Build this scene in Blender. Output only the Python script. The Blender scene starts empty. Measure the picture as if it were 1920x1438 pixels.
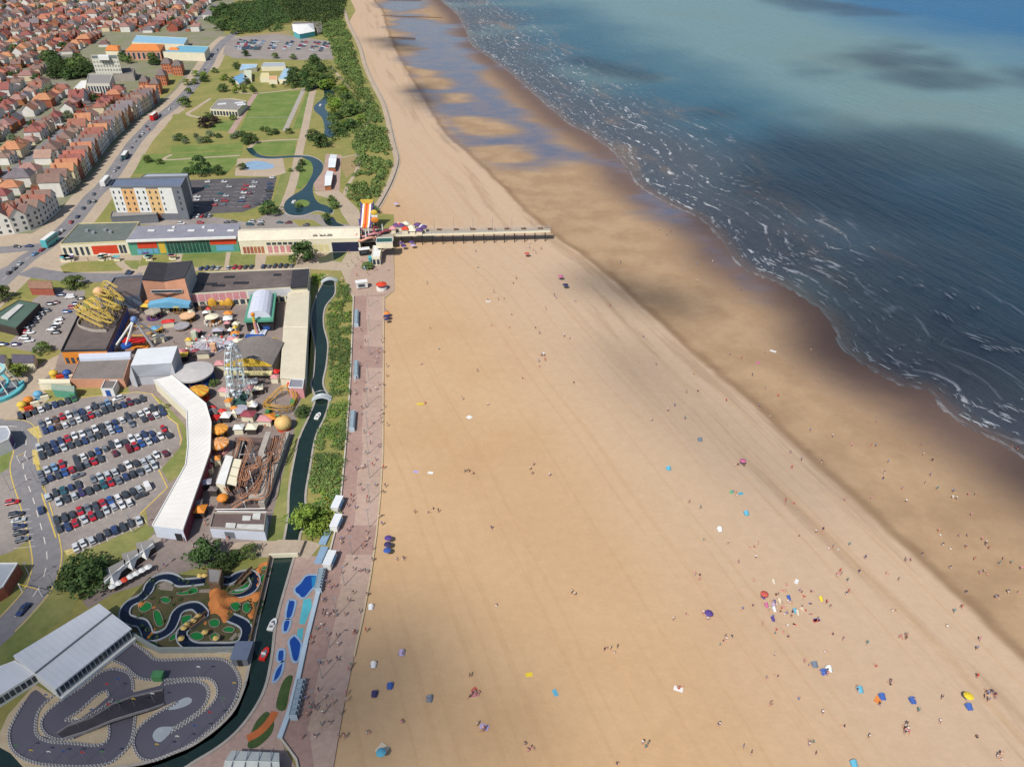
import bpy, math, random
import numpy as np
from mathutils import Vector, noise
from mathutils.geometry import tessellate_polygon

random.seed(7)
rng = np.random.default_rng(7)
SC = bpy.context.scene
COL = SC.collection
R = math.radians

# ------------------------------------------------------------------ camera, sky, sun, exposure
CAM_H, PITCH, FPX, PW, PH = 140.0, R(34.3), 1387.0, 1920.0, 1438.0
cam = bpy.data.cameras.new('camera')
cam_o = bpy.data.objects.new('camera', cam); COL.objects.link(cam_o)
cam_o.location = (0, 0, CAM_H); cam_o.rotation_euler = (math.pi/2 - PITCH, 0, 0)
cam.sensor_fit = 'HORIZONTAL'; cam.angle = 2*math.atan(PW/2/FPX)
cam.clip_start = 1.0; cam.clip_end = 40000
SC.camera = cam_o

SUN_EL, SUN_AZ = R(51), R(208)          # azimuth clockwise from +Y, light comes from the left behind the camera
SUNV = Vector((math.sin(SUN_AZ)*math.cos(SUN_EL), math.cos(SUN_AZ)*math.cos(SUN_EL), math.sin(SUN_EL)))
w = bpy.data.worlds.new('World'); SC.world = w; w.use_nodes = True
nt = w.node_tree
sky = nt.nodes.new('ShaderNodeTexSky'); sky.sky_type = 'NISHITA'; sky.sun_disc = False
sky.sun_elevation = SUN_EL; sky.sun_rotation = SUN_AZ; sky.air_density = 1.0; sky.dust_density = 1.2
nt.links.new(sky.outputs[0], nt.nodes['Background'].inputs[0])
nt.nodes['Background'].inputs[1].default_value = 0.085
sl = bpy.data.lights.new('sun', 'SUN'); sl.energy = 3.9; sl.angle = R(0.55); sl.color = (1.0, 0.95, 0.88)
so = bpy.data.objects.new('sun', sl); COL.objects.link(so)
so.rotation_euler = (-SUNV).to_track_quat('-Z', 'Y').to_euler(); so.location = (0, 0, 300)
SC.view_settings.view_transform = 'Standard'; SC.view_settings.look = 'None'
SC.view_settings.exposure = 0.36; SC.view_settings.gamma = 1.0
SC.view_settings.use_curve_mapping = False
SC.cycles.max_bounces = 5; SC.cycles.diffuse_bounces = 2; SC.cycles.glossy_bounces = 2
SC.cycles.transparent_max_bounces = 96

# ------------------------------------------------------------------ survey: a spot on the photograph -> the place on the ground (height z)
CP, SP = math.cos(PITCH), math.sin(PITCH)
def G(px, py, z=0.0):
    dx = (px-PW/2)/FPX; dy = -(py-PH/2)/FPX
    d = Vector((dx, dy*SP+CP, dy*CP-SP))
    t = (z-CAM_H)/d.z
    return Vector((d.x*t, d.y*t, z))
def PX(v):
    x, y, z = v[0], v[1], v[2]-CAM_H
    zc = y*CP - z*SP; yc = y*SP + z*CP
    return (PW/2 + FPX*x/zc, PH/2 - FPX*yc/zc)
def GS(pts, z=0.0): return [G(p[0], p[1], z) for p in pts]

def smooth(pts, n=6, closed=False):
    P = [Vector(p) for p in pts]; N = len(P); out = []
    for i in range(N if closed else N-1):
        if closed: a, b, c, d = P[i-1], P[i], P[(i+1) % N], P[(i+2) % N]
        else: a, b, c, d = P[max(i-1, 0)], P[i], P[i+1], P[min(i+2, N-1)]
        for k in range(n):
            t = k/n
            out.append(0.5*((2*b)+(c-a)*t+(2*a-5*b+4*c-d)*t*t+(3*b-a-3*c+d)*t**3))
    if not closed: out.append(P[-1])
    return out
def inside(x, y, poly):
    r = False; j = len(poly)-1
    for i in range(len(poly)):
        xi, yi = poly[i][0], poly[i][1]; xj, yj = poly[j][0], poly[j][1]
        if (yi > y) != (yj > y) and x < (xj-xi)*(y-yi)/(yj-yi)+xi: r = not r
        j = i
    return r
def resample(pts, step):
    out = [pts[0].copy()]; acc = 0
    for a, b in zip(pts[:-1], pts[1:]):
        L = (b-a).length
        if L < 1e-6: continue
        d = step-acc
        while d <= L:
            out.append(a+(b-a)*(d/L)); d += step
        acc = (acc+L) % step
    return out

# ------------------------------------------------------------------ materials
def lin(v):
    v /= 255.0
    return v/12.92 if v <= .04045 else ((v+.055)/1.055)**2.4
K = 0.74
def C(r, g, b): return (lin(r)*K, lin(g)*K, lin(b)*K)
MATS = {}
def M(name, rgb, rough=.8, var=.18, scale=.6, bump=0., metal=0., rnd=0., spec=.3, rgb2=None, detail=4.):
    if name in MATS: return MATS[name]
    m = bpy.data.materials.new(name); m.use_nodes = True; t = m.node_tree; n = t.nodes; l = t.links
    b = n['Principled BSDF']; b.inputs['Roughness'].default_value = rough; b.inputs['Metallic'].default_value = metal
    b.inputs['Specular IOR Level'].default_value = spec
    col = C(*rgb)
    g = n.new('ShaderNodeNewGeometry')
    ns = n.new('ShaderNodeTexNoise'); ns.inputs['Scale'].default_value = scale; ns.inputs['Detail'].default_value = detail
    ns.inputs['Roughness'].default_value = .65
    l.new(g.outputs['Position'], ns.inputs['Vector'])
    rp = n.new('ShaderNodeValToRGB'); rp.color_ramp.elements[0].position = .32; rp.color_ramp.elements[1].position = .68
    c2 = C(*rgb2) if rgb2 else tuple(min(1, x*(1+var)) for x in col)
    c1 = col if rgb2 else tuple(x*(1-var) for x in col)
    rp.color_ramp.elements[0].color = (*c1, 1); rp.color_ramp.elements[1].color = (*c2, 1)
    l.new(ns.outputs[0], rp.inputs[0])
    out = rp.outputs[0]
    if rnd:
        oi = n.new('ShaderNodeObjectInfo'); mr = n.new('ShaderNodeMapRange')
        mr.inputs[3].default_value = 1-rnd; mr.inputs[4].default_value = 1+rnd
        hs = n.new('ShaderNodeHueSaturation')
        l.new(oi.outputs['Random'], mr.inputs[0]); l.new(mr.outputs[0], hs.inputs['Value']); l.new(out, hs.inputs['Color'])
        mh = n.new('ShaderNodeMath'); mh.operation = 'MULTIPLY_ADD'; mh.inputs[1].default_value = .035; mh.inputs[2].default_value = .4825
        l.new(oi.outputs['Random'], mh.inputs[0]); l.new(mh.outputs[0], hs.inputs['Hue']); out = hs.outputs[0]
    l.new(out, b.inputs['Base Color'])
    if bump or detail > 5:
        nf = n.new('ShaderNodeTexNoise'); nf.inputs['Scale'].default_value = max(.5, scale*9); nf.inputs['Detail'].default_value = 6; nf.inputs['Roughness'].default_value = .75; l.new(g.outputs['Position'], nf.inputs['Vector'])
        mf = n.new('ShaderNodeMapRange'); mf.inputs[1].default_value = .3; mf.inputs[2].default_value = .7; mf.inputs[3].default_value = .82; mf.inputs[4].default_value = 1.14; l.new(nf.outputs[0], mf.inputs[0])
        mm = n.new('ShaderNodeVectorMath'); mm.operation = 'SCALE'; l.new(out, mm.inputs[0]); l.new(mf.outputs[0], mm.inputs['Scale']); l.new(mm.outputs[0], b.inputs['Base Color'])
    if bump:
        bp = n.new('ShaderNodeBump'); bp.inputs['Strength'].default_value = bump; bp.inputs['Distance'].default_value = .3
        n2 = n.new('ShaderNodeTexNoise'); n2.inputs['Scale'].default_value = scale*4; n2.inputs['Detail'].default_value = 5
        l.new(g.outputs['Position'], n2.inputs['Vector']); l.new(n2.outputs[0], bp.inputs['Height']); l.new(bp.outputs[0], b.inputs['Normal'])
    MATS[name] = m
    return m
WHITE = M('white_paint', (236, 236, 232), .6, .06, .3)
CREAM = M('cream_paint', (236, 228, 200), .65, .06, .25)
GLASS = M('dark_glass', (62, 74, 86), .1, .3, .8, spec=.6)
BRICK = M('brick', (172, 104, 78), .9, .2, 1.2, rnd=.12)
GREYW = M('grey_cladding', (120, 124, 132), .6, .08, .4)
STEEL = M('galvanised_steel', (168, 172, 176), .45, .1, 1.5, metal=.3)
DARK = M('dark_metal', (48, 48, 52), .5, .2, 1.)
BLACKROOF = M('black_felt_roof', (62, 60, 66), .9, .16, .25)
GREYROOF = M('grey_felt_roof', (120, 112, 110), .9, .16, .18)
CONC = M('concrete', (176, 168, 158), .9, .12, .4)
WOOD = M('weathered_timber', (120, 96, 74), .9, .2, 1.)
RUBBER = M('tyre_rubber', (34, 34, 36), .85, .2, 2.)

# ------------------------------------------------------------------ mesh building
ORG = {}
class MB:
    def __init__(s): s.v = []; s.f = []; s.m = []
    def add(s, vs, fs, mi=0):
        b = len(s.v); s.v += [tuple(v) for v in vs]
        s.f += [tuple(i+b for i in f) for f in fs]; s.m += [mi]*len(fs); return s
    def box(s, x0, y0, z0, x1, y1, z1, mi=0):
        return s.add([(x0,y0,z0),(x1,y0,z0),(x1,y1,z0),(x0,y1,z0),(x0,y0,z1),(x1,y0,z1),(x1,y1,z1),(x0,y1,z1)],
                     [(3,2,1,0),(4,5,6,7),(0,1,5,4),(1,2,6,5),(2,3,7,6),(3,0,4,7)], mi)
    def obox(s, c, d, rz=0, mi=0):           # c = centre of the base
        hx, hy = d[0]/2, d[1]/2; ca, sa = math.cos(rz), math.sin(rz)
        q = [(c[0]+x*ca-y*sa, c[1]+x*sa+y*ca) for x, y in ((-hx,-hy),(hx,-hy),(hx,hy),(-hx,hy))]
        return s.prism(q, c[2], c[2]+d[2], mi)
    def prism(s, poly, z0, z1, mi=0, top=None, bottom=True, sides=True, caps=True):
        P = [(p[0], p[1]) for p in poly]
        a = sum(P[i-1][0]*P[i][1]-P[i][0]*P[i-1][1] for i in range(len(P)))
        if a < 0: P.reverse()
        n = len(P); z0s = z0 if hasattr(z0, '__len__') else [z0]*n
        vs = [(x, y, z) for (x, y), z in zip(P, z0s)]+[(x, y, z1) for x, y in P]
        if sides: s.add(vs, [(i, (i+1) % n, n+(i+1) % n, n+i) for i in range(n)], mi)
        if caps:
            tr = [(0,1,2),(0,2,3)] if n == 4 else tessellate_polygon([[Vector((x, y, 0)) for x, y in P]])
            up = []
            for t in tr:
                A, B, Cc = [P[i] for i in t]
                if (B[0]-A[0])*(Cc[1]-A[1])-(B[1]-A[1])*(Cc[0]-A[0]) < 0: t = (t[0], t[2], t[1])
                up.append(tuple(t))
            s.add([(x, y, z1) for x, y in P], up, mi if top is None else top)
            if bottom: s.add([(x, y, z) for (x, y), z in zip(P, z0s)], [tuple(reversed(t)) for t in up], mi)
        return s
    def cyl(s, c, r, z0, z1, n=12, r2=None, mi=0, top=True):
        r2 = r if r2 is None else r2
        vs = [(c[0]+r*math.cos(2*math.pi*i/n), c[1]+r*math.sin(2*math.pi*i/n), z0) for i in range(n)]
        vs += [(c[0]+r2*math.cos(2*math.pi*i/n), c[1]+r2*math.sin(2*math.pi*i/n), z1) for i in range(n)]
        fs = [(i, (i+1) % n, n+(i+1) % n, n+i) for i in range(n)]
        if top: fs.append(tuple(range(n, 2*n)))
        fs.append(tuple(reversed(range(n))))
        return s.add(vs, fs, mi)
    def tube(s, pts, r, n=5, mi=0):
        P = [Vector(p) for p in pts]; vs = []; fs = []
        for i, p in enumerate(P):
            d = (P[min(i+1, len(P)-1)]-P[max(i-1, 0)])
            d = d.normalized() if d.length > 1e-6 else Vector((0, 0, 1))
            a = d.cross(Vector((0, 0, 1)) if abs(d.z) < .95 else Vector((1, 0, 0))).normalized(); b = d.cross(a)
            rr = r[i] if hasattr(r, '__len__') else r
            vs += [p+a*(rr*math.cos(2*math.pi*k/n))+b*(rr*math.sin(2*math.pi*k/n)) for k in range(n)]
        for i in range(len(P)-1):
            for k in range(n):
                fs.append((i*n+k, i*n+(k+1) % n, (i+1)*n+(k+1) % n, (i+1)*n+k))
        fs += [tuple(range(n)), tuple(reversed(range(len(vs)-n, len(vs))))]
        return s.add(vs, fs, mi)
    def ball(s, c, r, nu=12, nv=7, sc=(1,1,1), mi=0, half=False):
        vs = []; fs = []
        for j in range(nv+1):
            th = (math.pi/2 if half else math.pi)*j/nv
            for i in range(nu):
                ph = 2*math.pi*i/nu
                vs.append((c[0]+r*sc[0]*math.sin(th)*math.cos(ph), c[1]+r*sc[1]*math.sin(th)*math.sin(ph), c[2]+r*sc[2]*math.cos(th)))
        for j in range(nv):
            for i in range(nu):
                fs.append((j*nu+i, (j+1)*nu+i, (j+1)*nu+(i+1) % nu, j*nu+(i+1) % nu))
        return s.add(vs, fs, mi)
    def strip(s, pts, wd, z0, z1, mi=0, closed=False):   # wall or kerb along a line
        P = [Vector((p[0], p[1], 0)) for p in pts]; N = len(P); L = []; Rr = []
        for i, p in enumerate(P):
            d = P[(i+1) % N if closed else min(i+1, N-1)]-P[i-1 if closed or i else 0]
            if d.length < 1e-6: d = Vector((1, 0, 0))
            d.normalize(); q = Vector((-d.y, d.x, 0))*wd/2
            L.append(p+q); Rr.append(p-q)
        rg = range(N if closed else N-1)
        vs = []
        for a, b in zip(L, Rr): vs += [(a.x,a.y,z0),(b.x,b.y,z0),(b.x,b.y,z1),(a.x,a.y,z1)]
        fs = []
        for i in rg:
            j = (i+1) % N
            for k in range(4):
                if k == 0: continue
                fs.append((i*4+k, j*4+k, j*4+(k+1) % 4, i*4+(k+1) % 4))
        if not closed: fs += [(0,1,2,3), ((N-1)*4+3,(N-1)*4+2,(N-1)*4+1,(N-1)*4)]
        return s.add(vs, fs, mi)
    def mesh(s, name, mats, org=(0,0,0)):
        me = bpy.data.meshes.new(name); o = Vector(org)
        me.from_pydata([(v[0]-o.x, v[1]-o.y, v[2]-o.z) for v in s.v], [], s.f)
        for m in (mats if isinstance(mats, (list, tuple)) else [mats]): me.materials.append(m)
        if any(s.m): me.polygons.foreach_set('material_index', s.m)
        me.update(); return me
    def build(s, name, mats, parent=None, **pr):
        org = ORG[parent.name] if parent is not None else Vector((0,0,0))
        if parent is None and s.v:
            n = len(s.v); org = Vector((sum(v[0] for v in s.v)/n, sum(v[1] for v in s.v)/n, min(v[2] for v in s.v)))
        o = bpy.data.objects.new(name, s.mesh(name, mats, org)); COL.objects.link(o)
        ORG[o.name] = org
        if parent is not None: o.parent = parent
        else: o.location = org
        for k, v in pr.items(): o[k] = v
        return o
def thing(name, label, cat, loc, group=None):
    o = bpy.data.objects.new(name, None); COL.objects.link(o); o.location = loc; ORG[o.name] = Vector(loc)
    o.empty_display_size = .5; o['label'] = label; o['category'] = cat
    if group: o['group'] = group
    return o
def tag(o, label, cat, group=None):
    o['label'] = label; o['category'] = cat
    if group: o['group'] = group
    return o
def spawn(parts, name, label, cat, loc, rz=0, sc=1, group=None):
    """parts: list of (part name, mesh, [(sub name, mesh)...]); every copy shares the meshes"""
    s3 = sc if hasattr(sc, '__len__') else (sc, sc, sc)
    def put(n, me, par):
        o = bpy.data.objects.new(n, me); COL.objects.link(o); o.parent = par; return o
    if len(parts) == 1 and not parts[0][2]:
        t = bpy.data.objects.new(name, parts[0][1]); COL.objects.link(t)
    else:
        t = bpy.data.objects.new(name, None); COL.objects.link(t); t.empty_display_size = .5
        for n, me, sub in parts:
            p = put(n, me, t)
            for sn, sm in sub: put(sn, sm, p)
    t.location = loc; t.rotation_euler = (0, 0, rz); t.scale = s3
    return tag(t, label, cat, group)
ORD = ['zeroth','first','second','third','fourth','fifth','sixth','seventh','eighth','ninth','tenth','eleventh','twelfth','thirteenth','fourteenth','fifteenth',
       'sixteenth','seventeenth','eighteenth','nineteenth','twentieth'] + ['%dth' % i if i % 10 not in (1,2,3) else '%d%s' % (i, {1:'st',2:'nd',3:'rd'}[i % 10]) for i in range(21, 140)]

def sheet(name, pts, mat, z=.03, px=True, curve=0, **pr):
    P = [Vector((p[0], p[1], 0)) for p in pts]
    if px: P = [G(p.x, p.y) for p in P]
    if curve: P = smooth(P, curve, True)
    o = MB().prism([(p.x, p.y) for p in P], z, z, bottom=False, sides=False).build(name, mat)
    o['kind'] = 'structure'
    for k, v in pr.items(): o[k] = v
    return o
def ribbon(name, pts, wd, mat, z=.06, px=True, curve=6, kind='structure'):
    P = [G(p[0], p[1]) for p in pts] if px else [Vector((p[0], p[1], 0)) for p in pts]
    if curve: P = smooth(P, curve)
    N = len(P); vs = []; fs = []
    for i, p in enumerate(P):
        d = (P[min(i+1, N-1)]-P[max(i-1, 0)]); d.z = 0; d.normalize(); q = Vector((-d.y, d.x, 0))*wd/2
        vs += [(p.x+q.x, p.y+q.y, z), (p.x-q.x, p.y-q.y, z)]
    fs = [(2*i+1, 2*i+3, 2*i+2, 2*i) for i in range(N-1)]
    o = MB().add(vs, fs).build(name, mat)
    if kind: o['kind'] = kind
    return o
# ================================================================== beach, sea, ground
def line_field(X, Y, pts):
    """signed distance to a line (positive on its seaward side) and the distance walked"""
    best = np.full(X.shape, 1e9); sgn = np.zeros(X.shape); al = np.zeros(X.shape); acc = 0
    for a, b in zip(pts[:-1], pts[1:]):
        dx, dy = b[0]-a[0], b[1]-a[1]; L = math.hypot(dx, dy)
        if L < 1e-6: continue
        t = np.clip(((X-a[0])*dx+(Y-a[1])*dy)/(L*L), 0, 1)
        d = np.hypot(X-a[0]-t*dx, Y-a[1]-t*dy)
        cr = (dx*(Y-a[1])-dy*(X-a[0]))
        m = d < best
        best[m] = d[m]; sgn[m] = np.where(cr[m] > 0, 1, -1); al[m] = acc+t[m]*L; acc += L
    return best*sgn, al
def poly_field(X, Y, pts):
    ins = np.zeros(X.shape, bool); best = np.full(X.shape, 1e9); n = len(pts)
    for i in range(n):
        a, b = pts[i-1], pts[i]
        dx, dy = b[0]-a[0], b[1]-a[1]; L2 = dx*dx+dy*dy+1e-9
        t = np.clip(((X-a[0])*dx+(Y-a[1])*dy)/L2, 0, 1)
        best = np.minimum(best, np.hypot(X-a[0]-t*dx, Y-a[1]-t*dy))
        if abs(dy) > 1e-9:
            c = ((a[1] > Y) != (b[1] > Y)) & (X < dx*(Y-a[1])/dy+a[0]); ins ^= c
    return np.where(ins, best, -best)
SHORE_PX = [(815,-90),(822,-20),(828,0),(845,15),(860,30),(870,48),(876,60),(885,83),(915,105),(943,125),(968,145),(996,170),(1031,200),(1066,230),(1100,247),(1143,277),
            (1175,312),(1195,342),(1232,368),(1270,388),(1306,403),(1347,440),(1378,487),(1419,512),(1461,529),(1503,552),(1558,594),(1581,648),(1639,690),(1697,720),(1742,728),
            (1775,768),(1823,800),(1878,826),(1920,855),(2060,940),(2300,1090)]
BERM_PX = [(690,-90),(696,-30),(700,0),(716,20),(722,45),(737,85),(760,130),(800,195),(830,245),(880,290),(930,340),(985,395),(1035,440),(1100,485),(1170,545),(1250,620),
           (1330,690),(1400,750),(1500,845),(1600,935),(1700,1030),(1800,1125),(1920,1240),(2080,1400)]
SHORE = smooth(GS(SHORE_PX), 4); BERM = smooth(GS(BERM_PX), 3)
LAGOON = [[(728,32),(742,75),(757,110),(792,180),(832,240),(862,268),(895,296),(950,306),(1010,308),(1080,300),(1150,314),(1210,372),(1262,420),(1330,470),(1420,540),(1360,480),(1306,405),(1232,368),(1180,320),(1140,292),(1105,262),(1066,232),(1031,202),(996,172),(968,147),(940,150),(920,122),(905,106),(876,62),(862,48),(830,44),(800,35),(765,26)],
          [(700,0),(712,16),(735,25),(790,20),(806,6),(800,-16),(700,-20)]]
BARS = [[(900,104),(922,108),(955,134),(990,164),(1035,199),(1066,232),(1040,238),(1000,220),(960,192),(938,164),(910,140),(898,118)],
        [(1070,240),(1112,250),(1144,290),(1152,304),(1112,294),(1068,274),(1030,256)], [(1125,323),(1180,323),(1194,336),(1150,341)],
        [(838,180),(870,178),(872,190),(840,190)], [(800,148),(832,150),(830,166),(798,164)], [(858,222),(905,224),(955,240),(960,250),(900,256),(868,244)],
        [(880,276),(950,274),(995,292),(985,306),(920,306)], [(775,130),(812,136),(812,150),(786,150)], [(1180,372),(1200,376),(1214,388),(1186,384)]]
def grid(x0, x1, nx, y0, y1, ny, gy=1.0):
    xs = np.linspace(x0, x1, nx); ys = y0+(y1-y0)*np.linspace(0, 1, ny)**gy
    X, Y = np.meshgrid(xs, ys)
    i = np.arange(nx*ny).reshape(ny, nx)
    F = np.stack([i[:-1,:-1], i[:-1,1:], i[1:,1:], i[1:,:-1]], -1).reshape(-1, 4)
    return X, Y, F
def np_mesh(name, V, F, mats, attrs={}, smooth_=True, kind=None, parent=None, mi=None):
    me = bpy.data.meshes.new(name); k = F.shape[1]
    me.vertices.add(len(V)); me.vertices.foreach_set('co', V.astype(np.float32).ravel())
    me.loops.add(F.size); me.loops.foreach_set('vertex_index', F.astype(np.int32).ravel())
    me.polygons.add(len(F)); me.polygons.foreach_set('loop_start', np.arange(0, F.size, k, dtype=np.int32))
    for m in (mats if isinstance(mats, (list, tuple)) else [mats]): me.materials.append(m)
    if mi is not None: me.polygons.foreach_set('material_index', mi.astype(np.int32))
    me.update(calc_edges=True)
    if smooth_: me.polygons.foreach_set('use_smooth', np.ones(len(F), bool))
    for n, a in attrs.items():
        at = me.attributes.new(n, 'FLOAT', 'POINT'); at.data.foreach_set('value', a.astype(np.float32).ravel())
    me.validate()
    o = bpy.data.objects.new(name, me); COL.objects.link(o)
    if kind: o['kind'] = kind
    if parent is not None: o.parent = parent
    return o

class NT:       # tiny node helper
    def __init__(s, name):
        s.m = bpy.data.materials.new(name); s.m.use_nodes = True; s.t = s.m.node_tree; s.b = s.t.nodes['Principled BSDF']
    def n(s, typ, **kw):
        x = s.t.nodes.new(typ)
        for k, v in kw.items(): setattr(x, k, v)
        return x
    def put(s, inp, v):
        if isinstance(v, bpy.types.NodeSocket): s.t.links.new(v, inp)
        elif v is not None:
            inp.default_value = (*v, 1) if isinstance(v, tuple) and len(v) == 3 and inp.type == 'RGBA' else v
    def attr(s, name): return s.n('ShaderNodeAttribute', attribute_name=name).outputs['Fac']
    def math(s, op, a, b=None, c=None):
        x = s.n('ShaderNodeMath', operation=op)
        for i, v in enumerate((a, b, c)):
            if v is not None: s.put(x.inputs[i], v)
        return x.outputs[0]
    def step(s, v, a, b, lo=0., hi=1.):
        x = s.n('ShaderNodeMapRange', interpolation_type='SMOOTHSTEP')
        s.put(x.inputs[0], v); s.put(x.inputs[1], a); s.put(x.inputs[2], b); x.inputs[3].default_value = lo; x.inputs[4].default_value = hi
        return x.outputs[0]
    def mix(s, f, a, b):
        x = s.n('ShaderNodeMix', data_type='RGBA'); s.put(x.inputs[0], f); s.put(x.inputs[6], a); s.put(x.inputs[7], b); return x.outputs[2]
    def noise(s, vec, scale, detail=4, rough=.6):
        x = s.n('ShaderNodeTexNoise'); s.put(x.inputs['Vector'], vec); x.inputs['Scale'].default_value = scale
        x.inputs['Detail'].default_value = detail; x.inputs['Roughness'].default_value = rough; return x.outputs[0]
    def pos(s): return s.n('ShaderNodeNewGeometry').outputs['Position']
    def comb(s, x, y, z=0.):
        q = s.n('ShaderNodeCombineXYZ')
        for i, v in enumerate((x, y, z)): s.put(q.inputs[i], v)
        return q.outputs[0]
    def bump(s, h, strength, dist):
        q = s.n('ShaderNodeBump'); s.put(q.inputs['Height'], h); q.inputs['Strength'].default_value = strength; q.inputs['Distance'].default_value = dist
        s.t.links.new(q.outputs[0], s.b.inputs['Normal'])

# ---- sand
a = NT('beach_sand'); pos = a.pos(); db = a.attr('d_berm'); al = a.attr('along'); pool = a.attr('pool'); ds = a.attr('d_shore')
sv = a.comb(a.math('MULTIPLY', al, .012), a.math('MULTIPLY', db, .16))
streak = a.noise(sv, 1., 5, .6); big = a.noise(pos, .011, 4, .55); fine = a.noise(pos, .35, 6, .7); mid = a.noise(pos, .06, 4)
dry = a.mix(a.step(big, .4, .62), C(212,178,138), C(205,168,126))
pk = a.noise(pos, .006, 3, .5)
dry = a.mix(a.math('MULTIPLY', a.step(pk, .42, .66), .5), dry, C(212,180,146))
dry = a.mix(a.math('MULTIPLY', a.step(a.noise(pos, .028, 5, .65), .5, .72), .35), dry, C(196,160,122))
dry = a.mix(a.step(db, -85., -22.), dry, C(207,180,152))                     # paler, greyer upper shore
dry = a.mix(a.math('MULTIPLY', a.step(streak, .5, .66), a.math('MULTIPLY', a.step(db, -34., -14.), .5)), dry, C(166,138,110))     # strandlines
trk = a.noise(a.comb(a.math('MULTIPLY', al, .004), a.math('MULTIPLY', db, .5)), 1., 3)
dry = a.mix(a.math('MULTIPLY', a.step(trk, .56, .62), .25), dry, C(196,158,116))
wet = a.mix(a.step(mid, .35, .65), C(174,144,112), C(190,160,126))
wet = a.mix(a.step(a.math('ADD', ds, a.math('MULTIPLY', mid, 16.)), -26., 4.), wet, C(120,99,90))      # soaked by the last waves
dbn = a.math('ADD', db, a.math('MULTIPLY_ADD', mid, 5., -2.5))
sand = a.mix(a.step(dbn, -1.5, 1.5), dry, wet)
line = a.math('SUBTRACT', 1., a.step(a.math('ABSOLUTE', a.math('SUBTRACT', dbn, 1.5)), .2, 3.2))
sand = a.mix(a.math('MULTIPLY', line, .38), sand, C(112,88,68))                                         # darker line along the foot of the berm
sand = a.mix(a.step(fine, .3, .75), a.mix(.09, sand, (.05,.035,.02)), sand)
sx = a.n('ShaderNodeVectorMath', operation='MULTIPLY'); a.put(sx.inputs[0], pos); sx.inputs[1].default_value = (.008, .022, 0); soft = sx.outputs[0]
pl = a.step(a.math('ADD', pool, a.math('MULTIPLY_ADD', a.noise(soft, 1., 5, .6), 84., -46.)), -14., 14.)
sand = a.mix(pl, sand, a.mix(a.step(mid, .4, .6), C(124,112,116), C(106,106,122)))
a.put(a.b.inputs['Base Color'], sand)
wetness = a.step(db, 0., 8.)
a.put(a.b.inputs['Roughness'], a.math('SUBTRACT', a.math('SUBTRACT', .95, a.math('MULTIPLY', wetness, .3)), a.math('MULTIPLY', pl, .45)))
a.put(a.b.inputs['Specular IOR Level'], a.math('MULTIPLY_ADD', pl, .35, .12))
a.bump(a.math('ADD', a.noise(pos, .9, 6, .7), a.math('MULTIPLY', mid, 2.)), .35, .25)
SAND = a.m
X, Y, F = grid(-420, 640, 420, 20, 1700, 500, 1.35)
d_b, al_b = line_field(X, Y, BERM); d_s, _ = line_field(X, Y, SHORE)
pf = np.full(X.shape, -1e3)
for P in LAGOON: pf = np.maximum(pf, poly_field(X, Y, smooth(GS(P), 3, True)))
for P in BARS: pf = np.minimum(pf, -poly_field(X, Y, smooth(GS(P), 3, True))*1.4)
Z = -.05-.28*np.clip(d_b/6, 0, 1)-.09*np.clip((d_s+25)/25, 0, 1)-.035*np.clip(d_s, 0, 100)
for k in range(60):          # low random relief: ridges and dips raked by wind and wheels
    fx, fy = rng.normal(0, .05, 2); Z += .012*np.sin(fx*X+fy*Y+rng.uniform(0, 6))*np.clip((-d_s-8)/20, 0, 1)*np.where(d_b > 0, .35, 1)
Z = np.minimum(Z, -.012)
np_mesh('beach', np.stack([X, Y, Z], -1).reshape(-1, 3), F, SAND, {'d_berm': d_b, 'along': al_b, 'd_shore': d_s, 'pool': pf}, kind='structure')

# ---- sea
a = NT('sea_water'); pos = a.pos(); ds = a.attr('d_shore'); al = a.attr('along')
big = a.noise(pos, .0042, 4, .55); mid = a.noise(a.comb(a.math('MULTIPLY', al, .012), a.math('MULTIPLY', ds, .03)), 1., 5, .6)
off = a.math('ADD', ds, a.math('MULTIPLY_ADD', big, 220., -110.))
col = a.mix(a.step(off, 15., 110.), C(78,84,94), C(50,100,122))
col = a.mix(a.step(off, 100., 230.), col, C(112,146,150))
col = a.mix(a.step(off, 380., 600.), col, C(0,100,148))
col = a.mix(a.step(ds, 0., 9.), C(112,96,90), col)
col = a.mix(a.math('MULTIPLY', a.math('MULTIPLY', a.step(big, .5, .62), .45), a.step(off, 460., 300.)), col, C(120,140,134))
col = a.mix(a.math('MULTIPLY', a.step(mid, .52, .7), a.step(ds, 160., 20.)), col, C(124,108,96))      # stirred-up silt
WD = (G(1742,728)-G(1143,277)).normalized()
mp = a.n('ShaderNodeMapping'); mp.inputs['Rotation'].default_value = (0, 0, -math.atan2(WD.y, WD.x)); a.put(mp.inputs['Vector'], pos)
def stretched(lx, ly):
    q = a.n('ShaderNodeVectorMath', operation='MULTIPLY'); a.put(q.inputs[0], mp.outputs[0]); q.inputs[1].default_value = (lx, ly, 0); return q.outputs[0]
wv = stretched(.035, .15)
ripple = a.noise(wv, 1., 4, .6)
fo = a.noise(stretched(.10, .42), 1., 7, .72)
zone = a.math('MULTIPLY', a.step(ds, 0., 4.), a.step(ds, 120., 30.))
gate = a.step(a.noise(a.comb(a.math('MULTIPLY', al, .011), a.math('MULTIPLY', ds, .02)), 1., 2), .42, .62)
foam = a.math('MULTIPLY', a.step(fo, .58, .72), a.math('MULTIPLY', zone, a.math('MULTIPLY_ADD', gate, .75, .05)))
ph = a.math('MULTIPLY_ADD', a.noise(a.comb(a.math('MULTIPLY', al, .018), a.math('MULTIPLY', ds, .03)), 1., 4, .55), 26., a.math('MULTIPLY', ds, .62))
rows = a.step(a.math('SINE', ph), .80, .99)
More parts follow.
